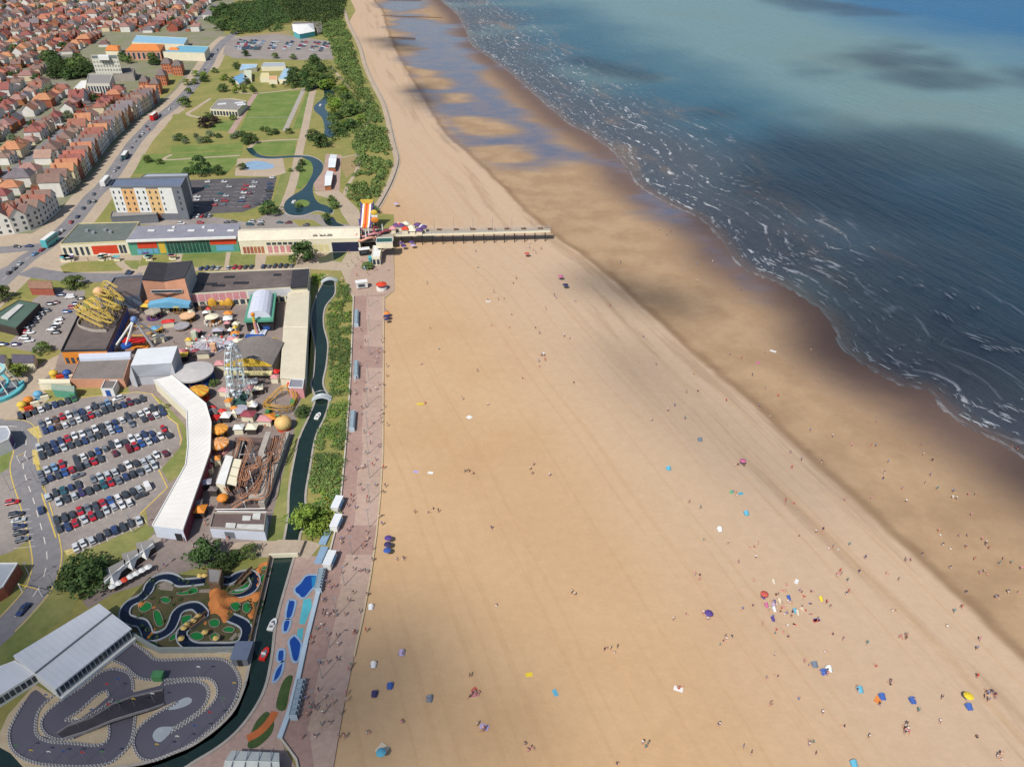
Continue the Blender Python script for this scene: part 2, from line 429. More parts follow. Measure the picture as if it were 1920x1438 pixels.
rgate = a.step(a.noise(a.comb(a.math('MULTIPLY', al, .10), a.math('MULTIPLY', ds, .16)), 1., 5, .7), .47, .60)
rows = a.math('MULTIPLY', a.math('MULTIPLY', rows, rgate), a.math('MULTIPLY', a.step(ds, 2., 6.), a.math('MULTIPLY', a.step(ds, 115., 45.), a.math('MULTIPLY_ADD', gate, .75, .3))))
foam = a.math('MAXIMUM', foam, rows)
edge = a.math('MULTIPLY', a.math('SUBTRACT', 1., a.step(ds, .2, 1.3)), a.step(fo, .44, .6))
foam = a.math('MAXIMUM', foam, a.math('MULTIPLY', edge, .32))
a.put(a.b.inputs['Base Color'], a.mix(foam, col, C(226,228,230)))
a.put(a.b.inputs['Roughness'], a.math('MULTIPLY_ADD', foam, .5, .30)); a.b.inputs['IOR'].default_value = 1.33
small = a.noise(stretched(.22, .7), 1., 4, .7)
a.bump(a.math('ADD', a.math('MULTIPLY', ripple, 1.6), a.math('ADD', a.math('MULTIPLY', small, .5), a.math('MULTIPLY', foam, .3))), 1.0, 1.6)
SEA = a.m
X, Y, F = grid(-120, 1900, 360, 60, 2400, 330, 1.6)
d_s, al_s = line_field(X, Y, SHORE)
Z = -.42+0*d_s
keep = (d_s.reshape(-1)[F] > -14).any(1)
np_mesh('sea', np.stack([X, Y, Z], -1).reshape(-1, 3), F[keep], SEA, {'d_shore': d_s, 'along': al_s}, kind='structure')
far = MB().add([(-120,2399,-.5),(1899,2399,-.5),(1899,60,-.5),(1899,-3000,-.5),(14000,-3000,-.5),(14000,14000,-.5),(-120,14000,-.5)],
               [(0,1,5,6),(1,2,3,4,5)]).build('sea_horizon', M('far_sea', (40,106,140), .3, .1, .01)); far['kind'] = 'structure'

# ---- breaking crests: low curved ridges of white water running along the shore
FOAM = M('sea_foam', (186, 194, 202), .8, .1, .6, bump=.3)
FOAM2 = M('thin_sea_foam', (136, 148, 158), .7, .15, .6); FMI = []
shore_s = resample(SHORE, 1.0); V = []; Fq = []
def crest(p, d, L, wd):
    n = Vector((-d.y, d.x, 0)); k = 7; b = len(V)
    bend = random.uniform(-.9, .25)*L*.12
    for i in range(k+1):
        t = i/k*2-1; q = p+d*(t*L/2)+n*(bend*t*t)+n*random.uniform(-.22, .22)
        ww = wd*(1-t*t)*random.uniform(.4, 1.1)+.03
        V.extend([(q.x+n.x*ww, q.y+n.y*ww, -.30), (q.x, q.y, -.30+.34*(1-t*t)), (q.x-n.x*ww*.6, q.y-n.y*ww*.6, -.30)])
    fm = 0 if (L > 3.2 and random.random() < .7) or random.random() < .28 else 1
    for i in range(k):
        FMI.extend([fm, fm]); Fq.extend([(b+i*3, b+i*3+3, b+i*3+4, b+i*3+1), (b+i*3+1, b+i*3+4, b+i*3+5, b+i*3+2)])
for _ in range(3000):
    i = random.randrange(40, len(shore_s)-3); p = shore_s[i]; d = (shore_s[min(i+3, len(shore_s)-1)]-shore_s[i-3]).normalized()
    nrm = Vector((-d.y, d.x, 0)); u = random.random()
    dist = 2+70*abs(random.gauss(0, .5)) if u < .8 else 2+random.random()*6
    px = PX(p+nrm*dist)
    if not (-40 < px[0] < 1990 and -30 < px[1] < 1000): continue
    cl = noise.noise(Vector((p.x*.012, p.y*.012, dist*.025)))
    dens = .5+1.9*cl-(dist-45)/160
    if px[1] < 250 and 900 < px[0] < 1260: dens += .8
    if 290 < px[1] < 420 and px[0] < 1420: dens -= .35
    if random.random() > dens: continue
    tw = random.gauss(0, .06); d2 = Vector((d.x*math.cos(tw)-d.y*math.sin(tw), d.x*math.sin(tw)+d.y*math.cos(tw), 0))
    crest(p+nrm*dist, d2, random.choice((.8, 1.2, 1.8, 2.6, 3.6, 5))*random.uniform(.7, 1.3), random.uniform(.06, .22))
for (px, py, L, wd) in [(910,40,26,4),(920,48,18,3),(935,25,14,2),(968,90,16,3),(1095,152,14,2.4),(1170,205,18,3.2),(1185,215,16,3),(1205,238,14,2.6),(1140,195,10,2),(1578,436,8,1.5),
        (1780,553,12,1.6),(1725,535,10,1.4),(1690,520,8,1.4),(1830,577,9,1.2),(1770,590,16,1.6),(1860,650,13,1.6),(1830,632,20,1.8),(1636,673,7,1),(1410,380,10,1.8),(1460,405,9,1.4),(1540,500,7,1.2),(1905,655,10,1.6),(1850,790,8,1),(1890,780,9,1)]:
    p = G(px, py); i = min(range(len(shore_s)), key=lambda j: (shore_s[j]-p).length); d = (shore_s[min(i+3, len(shore_s)-1)]-shore_s[max(i-3, 0)]).normalized()
    for k in range(5): crest(p+Vector((random.gauss(0, wd*.8), random.gauss(0, wd*.8), 0)), d, L*random.uniform(.2, .45), wd*random.uniform(.08, .18))
np_mesh('sea_foam', np.array(V), np.array(Fq), [FOAM, FOAM2], kind='stuff', mi=np.array(FMI))

# ---- land
LAND = [(655,-60),(657,0),(667,20),(657,37),(652,50),(664,71),(673,92),(682,124),(697,158),(715,190),(725,218),(730,240),(738,275),(744,300),(738,325),(728,350),(712,380),(704,400),(738,402),
        (740,545),(722,560),(719,690),(718,850),(713,930),(706,1000),(695,1080),(680,1160),(664,1230),(645,1320),(625,1438),(600,1560)]
Lw = [(p.x, p.y) for p in GS(LAND)]
MATS['town_ground'] = M('town_ground', (150,140,128), .95, .2, .05, rgb2=(128,136,92), detail=6)
GRASS_DRY = M('dry_grass', (128,136,70), .95, .2, .045, rgb2=(164,150,92), bump=.25, detail=7)
GRASS = M('mown_grass', (104,126,62), .95, .2, .05, rgb2=(158,152,94), bump=.2, detail=7)
LUSH = M('lush_grass', (98,126,56), .95, .2, .09, rgb2=(134,146,80), bump=.2, detail=7)
TARMAC = M('old_tarmac', (146,138,134), .92, .2, .05, rgb2=(166,156,148), bump=.06, detail=8)
ROADM = M('road_tarmac', (128,126,130), .9, .1, .06, rgb2=(148,144,144), bump=.06, detail=7)
NEWTAR = M('new_tarmac', (88,86,90), .9, .1, .07, rgb2=(106,102,104), bump=.06, detail=7)
TRACK = M('kart_tarmac', (92,90,102), .85, .1, .04, rgb2=(106,103,114))
FAIRG = M('fairground_tarmac', (138,124,118), .92, .12, .06, rgb2=(160,146,138), bump=.06, detail=8)
PAVE = M('paving', (196,178,154), .92, .1, .08, rgb2=(182,164,144), detail=7)
PINKP = M('pink_paving', (176,148,136), .92, .1, .1, rgb2=(190,164,150), detail=7)
PROMD = M('promenade_red_tarmac', (164,134,124), .92, .1, .09, rgb2=(180,150,138), bump=.05, detail=7)
PROML = M('promenade_pale_tarmac', (184,158,144), .92, .1, .09, rgb2=(194,168,152), bump=.05, detail=7)
PROMS = M('promenade_sandy_tarmac', (188,164,144), .92, .1, .09, rgb2=(182,156,142), bump=.05, detail=7)
LINEM = M('road_paint', (228,224,214), .8, .1, .8)
YELLOW = M('yellow_line_paint', (216,188,96), .8, .15, .8)
WATERD = M('canal_water', (34,52,46), .1, .2, .05, spec=.5, bump=.04)
WATERP = M('park_lake_water', (38,66,70), .12, .15, .05, spec=.5, bump=.04)
EARTH = M('bare_earth', (176,150,112), .95, .15, .1, rgb2=(150,140,92), detail=7)
g = MB().prism([(-6000,14000)]+[(Lw[0][0], 14000)]+Lw+[(Lw[-1][0], -3000),(-6000,-3000)], 0, 0, bottom=False, sides=False).build('ground', GRASS_DRY); g['kind'] = 'structure'
# ================================================================== roads, lawns, paths, water of the land side
def Q(x0, y0, s):                      # an enlarged part of the photograph -> photograph
    return lambda pts: [(x0+p[0]/s, y0+p[1]/s) for p in pts]
Za = Q(320, 0, 4.364); Zb = Q(320, 220, 4.364); Zc = Q(250, 380, 3.765); Zd = Q(0, 400, 5.818); Ze = Q(0, 720, 5.333); Zf = Q(0, 900, 5.333)
Zg = Q(330, 940, 4.683); Zh = Q(400, 1160, 5.172); Zk = Q(0, 1200, 4.0); Zm = Q(210, 1020, 5.486); Zn = Q(0, 540, 5.486); Zo = Q(300, 540, 5.333); Zp = Q(330, 720, 5.486)

sheet('town_ground', [(-200,-120),(500,-120),(440,0),(420,60),(430,75),(290,235),(200,345),(130,430),(60,470),(-200,480)], MATS['town_ground'], .01)
ROAD_PX = [(-60,585),(18,513),(50,485),(85,462),(129,423),(157,390),(176,366),(199,344),(234,294),(254,265),(275,243),(292,224),(325,200),(361,163),(389,124),(402,100),(418,80),(432,69),(446,56),(450,40)]
ribbon('seafront_pavement', ROAD_PX[:-2], 22, PAVE, .02)
sheet('pavement', [(-60,440),(60,438),(118,402),(150,372),(170,378),(120,430),(70,466),(20,492),(-60,500)], PAVE, .026)
ribbon('seafront_road', ROAD_PX, 9, ROADM, .034)
ribbon('side_road', [(-40,472),(30,467),(78,462)], 8, ROADM, .036); ribbon('side_road', [(-40,528),(0,512),(40,495)], 7, ROADM, .037)
sheet('pavement', [(60,478),(108,470),(250,478),(680,455),(738,455),(739,545),(722,558),(690,560),(660,558),(640,508),(580,505),(375,508),(262,516),(60,512)], PAVE, .022)
ribbon('side_road', [(48,508),(100,517),(180,521),(262,520)], 8.5, ROADM, .03)
for P, m in (([(112,500),(130,492),(225,487),(236,496),(228,508),(120,512)], GRASS_DRY), ([(232,489),(262,488),(258,505),(240,504)], GRASS), ([(343,473),(425,470),(420,502),(338,502)], GRASS), ([(433,472),(480,470),(478,500),(428,502)], GRASS),
             ([(500,480),(555,478),(555,497),(496,499)], GRASS_DRY), ([(268,480),(312,474),(333,474),(330,490),(300,494),(258,500)], GRASS_DRY), ([(627,470),(650,462),(655,468),(640,492),(612,488)], GRASS),
             ([(545,412),(585,412),(605,424),(560,424)], GRASS_DRY)):
    sheet('lawn', P, m, .03)
ribbon('path', [(222,492),(252,515)], 3, PAVE, .036)
sheet('car_park', [(255,421),(272,414),(400,407),(470,418),(505,399),(600,403),(640,420),(690,426),(690,432),(450,432)], TARMAC, .024)
sheet('car_park', [(355,338),(519,332),(508,378),(455,398),(350,403),(352,370)], NEWTAR, .026)
sheet('car_park', [(425,72),(520,64),(618,78),(626,112),(560,113),(440,110),(418,102)], TARMAC, .024)
sheet('gravel_yard', [(455,66),(545,58),(545,70),(450,76)], EARTH, .022)
# park
sheet('bowling_green', [(480,176),(567,170),(535,243),(448,247)], LUSH, .026)
sheet('bowling_green', [(576,170),(588,168),(571,240),(549,243)], LUSH, .026)
ribbon('paving_strip', [(570,167),(534,246)], 3.4, CONC, .03, curve=0); ribbon('paving_strip', [(481,174),(466,196),(432,250)], 4, PINKP, .03, curve=0)
ribbon('paving_strip', [(448,221.5),(556,220)], .7, CONC, .034, curve=0)
ribbon('park_path', [(593,145),(588,168),(583,185),(572,240),(560,290),(550,340),(530,397)], 5, PAVE, .034)
ribbon('park_path', [(435,172),(470,176),(520,172),(567,166),(592,168)], 2.6, PAVE, .03); ribbon('park_path', [(395,185),(365,205),(352,215),(380,222)], 3, PAVE, .03)
ribbon('park_path', [(560,262),(510,264),(480,268),(468,278)], 2.6, PAVE, .03); ribbon('park_path', [(322,290),(310,300),(380,296),(450,292)], 2.2, PAVE, .03)
for P, m in (([(268,290),(455,283),(445,305),(425,326),(250,327)], LUSH), ([(480,268),(555,262),(553,290),(500,292),(470,282)], LUSH), ([(325,215),(375,210),(365,250),(310,252)], GRASS_DRY),
             ([(400,228),(440,226),(435,246),(395,247)], LUSH), ([(527,325),(546,325),(526,386),(510,383)], GRASS), ([(365,140),(420,125),(432,150),(372,200),(350,195)], GRASS_DRY), ([(300,150),(350,135),(320,175),(280,200)], GRASS_DRY),
             ([(322,275),(455,268),(455,281),(320,287)], LUSH), ([(610,212),(690,180),(690,250),(640,262),(605,240)], GRASS), ([(596,375),(640,362),(650,388),(625,398)], GRASS)):
    sheet('lawn', P, m, .024)
sheet('paddling_pool_terrace', [(445,298),(530,296),(536,325),(510,332),(440,330)], PAVE, .03)
BLUEP = M('pool_blue_paint', (28,74,158), .35, .12, .2, spec=.5); AQUA = M('pool_turquoise_paint', (92,186,198), .45, .12, .2, spec=.4); PALEB = M('splash_pad_blue', (146,176,202), .6, .1, .2)
sheet('paddling_pool', [(458,307),(478,302),(500,305),(514,311),(506,317),(460,318)], PALEB, .036, curve=3)
LAKE = Zb([(1060,320),(1130,320),(1200,345),(1245,385),(1240,440),(1200,500),(1165,560),(1170,640),(1210,700),(1290,730),(1330,765),(1300,790),(1200,765),(1080,802),(970,797),(928,750),(940,690),(1000,640),(1080,590),(1130,520),(1165,440),(1150,370),(1110,345)])
sheet('lawn', Zb([(1060,345),(1150,350),(1170,430),(1130,520),(1060,590),(1000,570),(1030,420)]), LUSH, .026)
sheet('lake', LAKE, WATERP, .042, curve=4)
sheet('lake_bank', LAKE, CONC, .03, curve=4).scale = (1.035, 1.035, 1)
sheet('lake_island', [(567+14*math.cos(k*.5236), 382+7*math.sin(k*.5236)) for k in range(12)], LUSH, .12)
ribbon('stream', [(616,168),(617,182),(601,197),(600,207),(614,220),(620,240),(617,258)], 8, WATERP, .03)
ribbon('stream', [(467,278),(480,291),(505,296),(545,294),(566,294)], 4, WATERP, .036)
sheet('pond', Zb([(1255,830),(1300,815),(1340,830),(1360,860),(1420,890),(1300,890),(1260,860)]), WATERD, .032, curve=3)
ribbon('stream', [(640,463),(633,475),(615,485),(597,488)], 7, WATERD, .04)
sheet('plaza', Zb([(1170,610),(1370,600),(1430,650),(1540,760),(1570,880),(1470,890),(1400,790),(1360,680),(1200,640)]), PAVE, .028)
sheet('terrace', Zb([(1270,300),(1400,310),(1380,610),(1180,600),(1170,540),(1250,440)]), PINKP, .027)
sheet('sand_patch', Zb([(1400,330),(1530,330),(1520,430),(1440,500),(1400,440)]), EARTH, .027)
for P in (Zb([(1400,330),(1535,320),(1525,430),(1450,560),(1420,640)]), Za([(1310,550),(1400,650),(1460,720)]), Za([(1605,840),(1605,930),(1590,1000)]), [(688,195),(690,220),(682,250),(668,292)]): ribbon('dune_path', P, 2.2, PAVE, .04)
WALLP = [(636,-50),(637,0),(645,28),(652,48),(664,71),(673,92),(682,124),(697,158),(714,190),(723,218),(728,240),(736,275),(742,300),(736,325),(726,350),(710,380),(698,400),(697,420)]
ribbon('sea_wall_path', [(x+3, y) for x, y in WALLP], 4.2, PAVE, .05)
RWm = resample(smooth(GS(ROAD_PX), 6), 2.0); mk = MB()
for i in range(4, len(RWm)-4, 5):
    a_, b_ = RWm[i], RWm[i+2]; d = (b_-a_).normalized(); q = Vector((-d.y, d.x, 0))*.09
    mk.add([(a_.x+q.x, a_.y+q.y, .044), (a_.x-q.x, a_.y-q.y, .044), (b_.x-q.x, b_.y-q.y, .044), (b_.x+q.x, b_.y+q.y, .044)], [(0,1,2,3)])
mk.build('lane_marking', LINEM, kind='structure')
# fairground, car park, roads to the south
sheet('fairground_ground', [(200,530),(582,505),(578,715),(560,760),(548,830),(505,1012),(290,1008),(280,1000),(240,720),(60,722),(110,665)], FAIRG, .022)
sheet('car_park', [(62,562),(95,540),(160,545),(150,600),(120,655),(60,660),(10,650),(30,630)], TARMAC, .028)
sheet('pavement', [(-40,700),(60,690),(110,665),(104,690),(72,722),(95,745),(40,795),(-40,812)], PAVE, .026)
CARPARK = [(33,783),(92,752),(183,741),(257,734),(285,738),(300,757),(317,784),(332,795),(341,825),(338,835),(310,855),(298,881),(315,915),(262,965),(270,984),(145,1038),(118,1032),(105,1005),(80,885),(68,850),(64,825),(25,802)]
sheet('car_park', CARPARK, TARMAC, .026)
CROAD = [(-40,800),(25,799),(45,812),(49,840),(43,868),(48,895),(62,935),(75,980),(85,1020),(88,1055),(74,1100),(40,1143),(0,1183),(-50,1225)]
sheet('car_park', [(-30,870),(40,872),(62,950),(66,1005),(20,1035),(-30,1050)], TARMAC, .028)
ribbon('car_park_road', CROAD, 7.2, ROADM, .034)
CW = resample(smooth(GS(CROAD), 6), 1.5)
mk = MB()
for i in range(6, len(CW)-8, 4):
    a_, b_ = CW[i], CW[i+2]; d = (b_-a_).normalized(); q = Vector((-d.y, d.x, 0))*.1
    mk.add([(a_.x+q.x, a_.y+q.y, .046), (a_.x-q.x, a_.y-q.y, .046), (b_.x-q.x, b_.y-q.y, .046), (b_.x+q.x, b_.y+q.y, .046)], [(0,1,2,3)])
mk.build('lane_marking', LINEM, kind='structure')
for s_ in (-1, 1):
    L = []
    for i in range(4, len(CW)-4):
        d = (CW[i+1]-CW[i-1]).normalized(); L.append(CW[i]+Vector((-d.y, d.x, 0))*s_*3.25)
    o = ribbon('yellow_line', L, .3, YELLOW, .046, px=False, curve=0)
ribbon('yellow_line', [(92,753),(183,742),(257,735),(285,739),(300,757),(317,784),(332,795),(340,825),(337,834)], .35, YELLOW, .046, curve=0)
ribbon('yellow_line', [(298,881),(314,914),(262,964)], .35, YELLOW, .046, curve=0)
ribbon('yellow_line', [(69,862),(82,918)], .35, YELLOW, .046, curve=0); ribbon('yellow_line', [(78,925),(105,1008)], .35, YELLOW, .046, curve=0)
HATCH = M('hatched_paint', (206,186,120), .85, .25, 1.2)
sheet('hatched_marking', [(50,805),(72,798),(80,820),(68,822)], HATCH, .04); sheet('hatched_marking', [(60,843),(68,843),(76,872),(62,870)], HATCH, .04)
sheet('pavement', [(120,1032),(145,1026),(150,1032),(126,1042)], HATCH, .04)
sheet('plaza', [(285,1010),(395,1006),(505,1014),(500,1032),(440,1036),(395,1058),(300,1085),(215,1112),(165,1140),(155,1128),(190,1097),(288,1030)], FAIRG, .024)
ribbon('path', [(425,1034),(470,1030),(520,1029),(565,1028),(590,1035)], 5.5, PAVE, .05)
ribbon('path', [(297,1005),(255,1040),(205,1075)], 3, CONC, .032)
for P, m in (([(285,740),(300,748),(345,795),(358,830),(350,880),(318,905),(302,880),(340,836),(343,822),(334,794),(318,782)], GRASS), ([(0,850),(25,825),(38,835),(28,870),(0,888)], GRASS), ([(100,742),(190,726),(240,738),(180,742),(98,752)], GRASS_DRY),
             ([(160,1035),(270,986),(300,990),(215,1050)], GRASS), ([(0,1200),(95,1110),(150,1120),(130,1150),(20,1240),(0,1260)], GRASS)):
    sheet('lawn', P, m, .03)
# promenade and its patched surface
PROM_L = [(663,556),(658,690),(655,745),(648,840),(637,960),(628,1000),(610,1070),(590,1140),(575,1200),(560,1270),(545,1330),(527,1385),(556,1425),(560,1445)]
PROM_R = [(722,552),(719,690),(718,850),(713,930),(706,1000),(695,1080),(680,1160),(664,1230),(645,1320),(625,1438),(622,1446)]
sheet('promenade', PROM_L+PROM_R[::-1], PROMD, .045)
def edge_at(L, y):
    for a_, b_ in zip(L[:-1], L[1:]):
        if a_[1] <= y <= b_[1]: return a_[0]+(b_[0]-a_[0])*(y-a_[1])/(b_[1]-a_[1])
    return L[-1][0]
ys = [556,600,628,650,690,735,765,830,880,925,985,1040,1095,1150,1235,1300,1370,1438]
for i, (y0, y1) in enumerate(zip(ys[:-1], ys[1:])):
    f0 = .42+.05*math.sin(i*2.1); m = (PROML, PROMS, PROML, PROMD, PROML, PROMS, PROML)[i % 7]
    q = lambda y, f: (edge_at(PROM_L, y)+(edge_at(PROM_R, y)-edge_at(PROM_L, y))*f, y)
    sheet('promenade_patch', [q(y0, f0), q(y0, 1.0), q(y1, 1.0), q(y1, f0)], m, .052)
sheet('plaza', [(660,505),(690,470),(738,468),(740,545),(722,556),(690,562),(663,558),(655,522)], PROMS, .044)
w_ = MB().strip(GS(PROM_L), .4, 0, .5).build('promenade_wall', M('wall_render', (206,198,184), .9, .1, .3)); tag(w_, 'long low pale wall along the landward edge of the promenade', 'wall')
w_ = MB().strip(GS([(719,556),(719,690),(718,850),(713,930),(706,1000),(695,1080),(680,1160),(664,1230)]), .4, -.1, .22).build('kerb', M('sandy_kerb', (204,184,150), .9, .1, .3)); w_['kind'] = 'structure'
w_ = MB().strip(smooth(GS([(x+5, y) for x, y in WALLP]), 3), .5, -.2, .8).build('sea_wall', CONC); tag(w_, 'curving concrete sea wall between dune scrub and sand beyond the pier', 'wall')
# canal
CANAL_A = ([(607,528),(592,558),(583,600),(590,650),(588,700),(583,722),(591,748),(580,780),(562,820),(550,870),(542,920),(540,965),(535,1000),(530,1024)],
           [(628,528),(628,552),(610,577),(607,610),(615,645),(612,685),(606,720),(617,748),(610,780),(592,820),(581,880),(573,930),(575,975),(564,1000),(560,1024)])
CANAL_B = ([(513,1040),(497,1110),(480,1180),(470,1235),(457,1290),(432,1340),(380,1385),(330,1410),(240,1436),(0,1460)], [(553,1040),(540,1085),(523,1145),(515,1185),(510,1230),(497,1290),(470,1340),(430,1385),(370,1425),(300,1455),(0,1520)])
for a_, b_ in (CANAL_A, CANAL_B):
    A = smooth(GS(a_), 5); B = smooth(GS(b_), 5)
    o = MB().prism([(p.x, p.y) for p in A+B[::-1]], .036, .036, bottom=False, sides=False).build('canal', WATERD); o['kind'] = 'structure'
    for L in (A, B):
        o = MB().strip(L, .6, 0, .22).build('canal_kerb', CONC); o['kind'] = 'structure'
sheet('canal', [(-5,1398),(20,1412),(50,1445),(-40,1445)], WATERD, .04)
sheet('lawn', [(583,545),(603,535),(588,560),(579,600),(586,650),(584,700),(578,722)], GRASS_DRY, .03); sheet('lawn', [(565,775),(588,752),(575,785),(555,825),(540,880),(538,960),(532,1020),(498,1018),(520,930),(540,850)], GRASS, .03)
# splash pools on the lower promenade
sheet('pool_terrace', [(553,1040),(600,1043),(609,1070),(590,1140),(575,1200),(560,1270),(545,1330),(525,1385),(556,1440),(345,1440),(400,1405),(450,1370),(500,1290),(515,1190),(530,1120)], PINKP, .042)
for P in (Zg([(1140,655),(1210,645),(1255,660),(1240,730),(1190,780),(1140,840),(1100,850),(1075,825),(1045,800),(1045,760),(1090,720)]), Zg([(985,880),(1010,865),(1050,875),(1045,930),(1015,1020),(962,1020)]), Zg([(950,1050),(1007,1045),(982,1140),(938,1140)]),
          Zg([(1020,1190),(1050,1180),(1100,1240),(1100,1300),(1075,1400),(1025,1400),(1000,1300),(990,1230)]), Zg([(895,1320),(920,1300),(955,1310),(945,1400),(890,1400)]), Zh([(650,440),(685,418),(660,540),(600,612),(578,600),(600,510)])):
    sheet('splash_pool', P, BLUEP, .056, curve=3)
    o = MB().strip(smooth(GS(P), 3, True), .5, .04, .16, closed=True).build('pool_kerb', M('pool_kerb_blue', (150,178,204), .7, .1)); o['kind'] = 'structure'
sheet('splash_pool', Zg([(1120,860),(1185,850),(1195,920),(1130,1080),(1080,1070)]), AQUA, .05); sheet('splash_pool', Zg([(1190,660),(1255,655),(1240,725),(1195,765)]), M('pool_mid_blue', (40,132,190), .4, .1), .062)
sheet('splash_pool', Zg([(1070,1120),(1120,1110),(1110,1215),(1060,1190)]), AQUA, .062)
DKG = M('dark_turf', (62,84,46), .95, .2, .3, rgb2=(80,102,56), bump=.2)
sheet('lawn', Zh([(730,550),(772,562),(740,700),(700,880),(610,860),(640,700),(680,600)]), DKG, .056, curve=3)
sheet('lawn', Zh([(460,940),(530,900),(590,990),(560,1120),(430,1240),(340,1250),(340,1190),(390,1040)]), DKG, .056, curve=3)
ribbon('rope_path', Zh([(600,900),(540,1000),(440,1100),(330,1160)]), 1.6, M('orange_rubber', (196,110,62), .9, .15), .064)
# ================================================================== buildings
def centre(P): 
    n = len(P); return Vector((sum(p.x for p in P)/n, sum(p.y for p in P)/n, 0))
def grow(P, d):
    c = centre(P); return [p+(p-c).normalized()*d for p in P]
def windows(par, A, B, z0, z1, n, frac=.5, mat=GLASS, name='window', frame=None, lo=0., hi=1., label=None):
    """n windows set along the wall A -> B (seen from outside running left to right), each a part of its own"""
    d = Vector((B.x-A.x, B.y-A.y, 0)); L = d.length; d.normalize(); nr = Vector((d.y, -d.x, 0)); st = L*(hi-lo)/n
    for i in range(n):
        c = A+d*(L*lo+st*(i+.5)); w_ = st*frac
        a_, b_ = c-d*w_/2, c+d*w_/2
        def slab(o0, o1, g_):
            p, q = a_-d*g_, b_+d*g_
            return [(p.x+nr.x*o0, p.y+nr.y*o0), (q.x+nr.x*o0, q.y+nr.y*o0), (q.x+nr.x*o1, q.y+nr.y*o1), (p.x+nr.x*o1, p.y+nr.y*o1)]
        o = MB().prism(slab(-.1, .05, 0), z0, z1).build(name, mat, par)
        if label: o['label'] = label
        if frame: MB().prism(slab(-.1, .03, .12), z0-.12, z1+.12).build('window_frame', frame, o)
def flat(name, label, cat, roof_px, h, wall, roof, parapet=.4, rim=None, group=None, base=0., over=0.):
    P = GS(roof_px, h); t = thing(name, label, cat, centre(P), group)
    MB().prism(P, base, h-.15, bottom=False).build('wall', wall, t)
    rp = grow(P, over) if over else P
    rf = MB().prism(rp, h-.14, h, bottom=True).build('roof', roof, t)
    if parapet: MB().strip([p for p in grow(rp, -.15)], .3, h-.05, h+parapet, closed=True).build('parapet', rim or wall, rf)
    return t, P
def gable(name, label, cat, eave_px, h, ridge, wall, roof, group=None, over=.4, cut=0., gablemat=None):
    """four eave corners; the ridge runs from the middle of side 3-0 to the middle of side 1-2; cut hips the ends"""
    P = GS(eave_px, h); t = thing(name, label, cat, centre(P), group)
    m0, m1 = (P[3]+P[0])/2, (P[1]+P[2])/2; d = (m1-m0); L = d.length; d.normalize()
    b = MB().prism(P, 0, h, bottom=False, caps=False)
    if not cut: b.add([(*P[3].xy, h), (*P[0].xy, h), (*m0.xy, ridge-.1), (*P[1].xy, h), (*P[2].xy, h), (*m1.xy, ridge-.1)], [(0,1,2),(3,4,5)], 1)
    b.build('wall', [wall, gablemat or wall], t)
    E = grow(P, over); r0, r1 = m0+d*(cut-over*(not cut)), m1-d*(cut-over*(not cut))
    v = [(*E[0].xy, h), (*E[1].xy, h), (*E[2].xy, h), (*E[3].xy, h), (*r0.xy, ridge), (*r1.xy, ridge)]
    rf = MB().add(v, [(0,1,5,4),(2,3,4,5)]+([(1,2,5),(3,0,4)] if cut else [])).add([(x, y, z-.18) for x, y, z in v], [(1,0,4,5),(3,2,5,4)]).build('roof', roof, t)
    MB().tube([(*r0.xy, ridge+.05), (*r1.xy, ridge+.05)], .12, 4).build('ridge_cap', roof, rf)
    return t, P, rf

# ---- pier-head row
GREENROOF = M('mossy_green_roof', (98,112,108), .95, .15, .12, rgb2=(120,124,118), detail=6)
SLATE = M('grey_metal_roof', (150,150,160), .6, .1, .15, detail=7); RED = M('red_sign', (216,72,44), .6, .1, .8); SEAG = M('sea_green_paint', (92,160,134), .7, .1); ORANGE = M('orange_paint', (226,142,52), .6, .12, .6)
YEL = M('yellow_paint', (222,186,70), .6, .12, .6); SKYB = M('light_blue_paint', (110,172,206), .6, .1); BLUE = M('royal_blue_paint', (44,88,164), .55, .12, .6); PINK = M('pink_paint', (214,150,152), .7, .12, .6); TURQ = M('turquoise_paint', (96,186,194), .6, .1, .4)
PURPLE = M('purple_paint', (98,66,122), .6, .12, .6); GREENP = M('green_paint', (84,146,92), .6, .1); LAMPY = M('pale_yellow', (226,214,158), .7, .1)
t, P = flat('amusement_arcade', 'flat mossy green roofed arcade with red fascia by the seafront road', 'arcade', [(112,459),(147,420),(262,417),(238,453)], 6, CREAM, GREENROOF, .35, LAMPY)
A, B = P[0], P[3]
windows(t, A, B, .6, 4.6, 1, .96, RED, 'fascia_sign', lo=.44, hi=.84); windows(t, A, B, .5, 4.4, 5, .5, GLASS, 'shopfront', lo=.0, hi=.42); windows(t, A, B, .5, 4.4, 2, .8, GLASS, 'shopfront', lo=.85, hi=.96)
for x, y in ((164,434),(176,438),(208,437),(198,433)): MB().obox((*G(x, y, 6.03).xy, 6.0), (1.4, 1.4, 1.0)).build('roof_vent', STEEL, t)
t, P = flat('amusement_arcade', 'long grey metal roofed arcade with bright fascia panels and glazing', 'arcade', [(238,452),(258,424),(449,419),(444,445)], 7, SEAG, SLATE, 0, over=.4)
MB().strip([P[0]+Vector((0,-.6,0)), P[3]+Vector((0,-.6,0))], 1.1, 6.7, 7.6).build('white_fascia', WHITE, t)
A, B = P[0], P[3]
windows(t, A, B, 3.2, 6.2, 1, .98, RED, 'fascia_sign', lo=.08, hi=.26); windows(t, A, B, .6, 5.6, 1, .95, YEL, 'fascia_sign', lo=.27, hi=.33); windows(t, A, B, .4, 6.2, 12, .82, M('green_glazing', (44,82,74), .15, .3, .5, spec=.6), 'window', lo=.34, hi=.74)
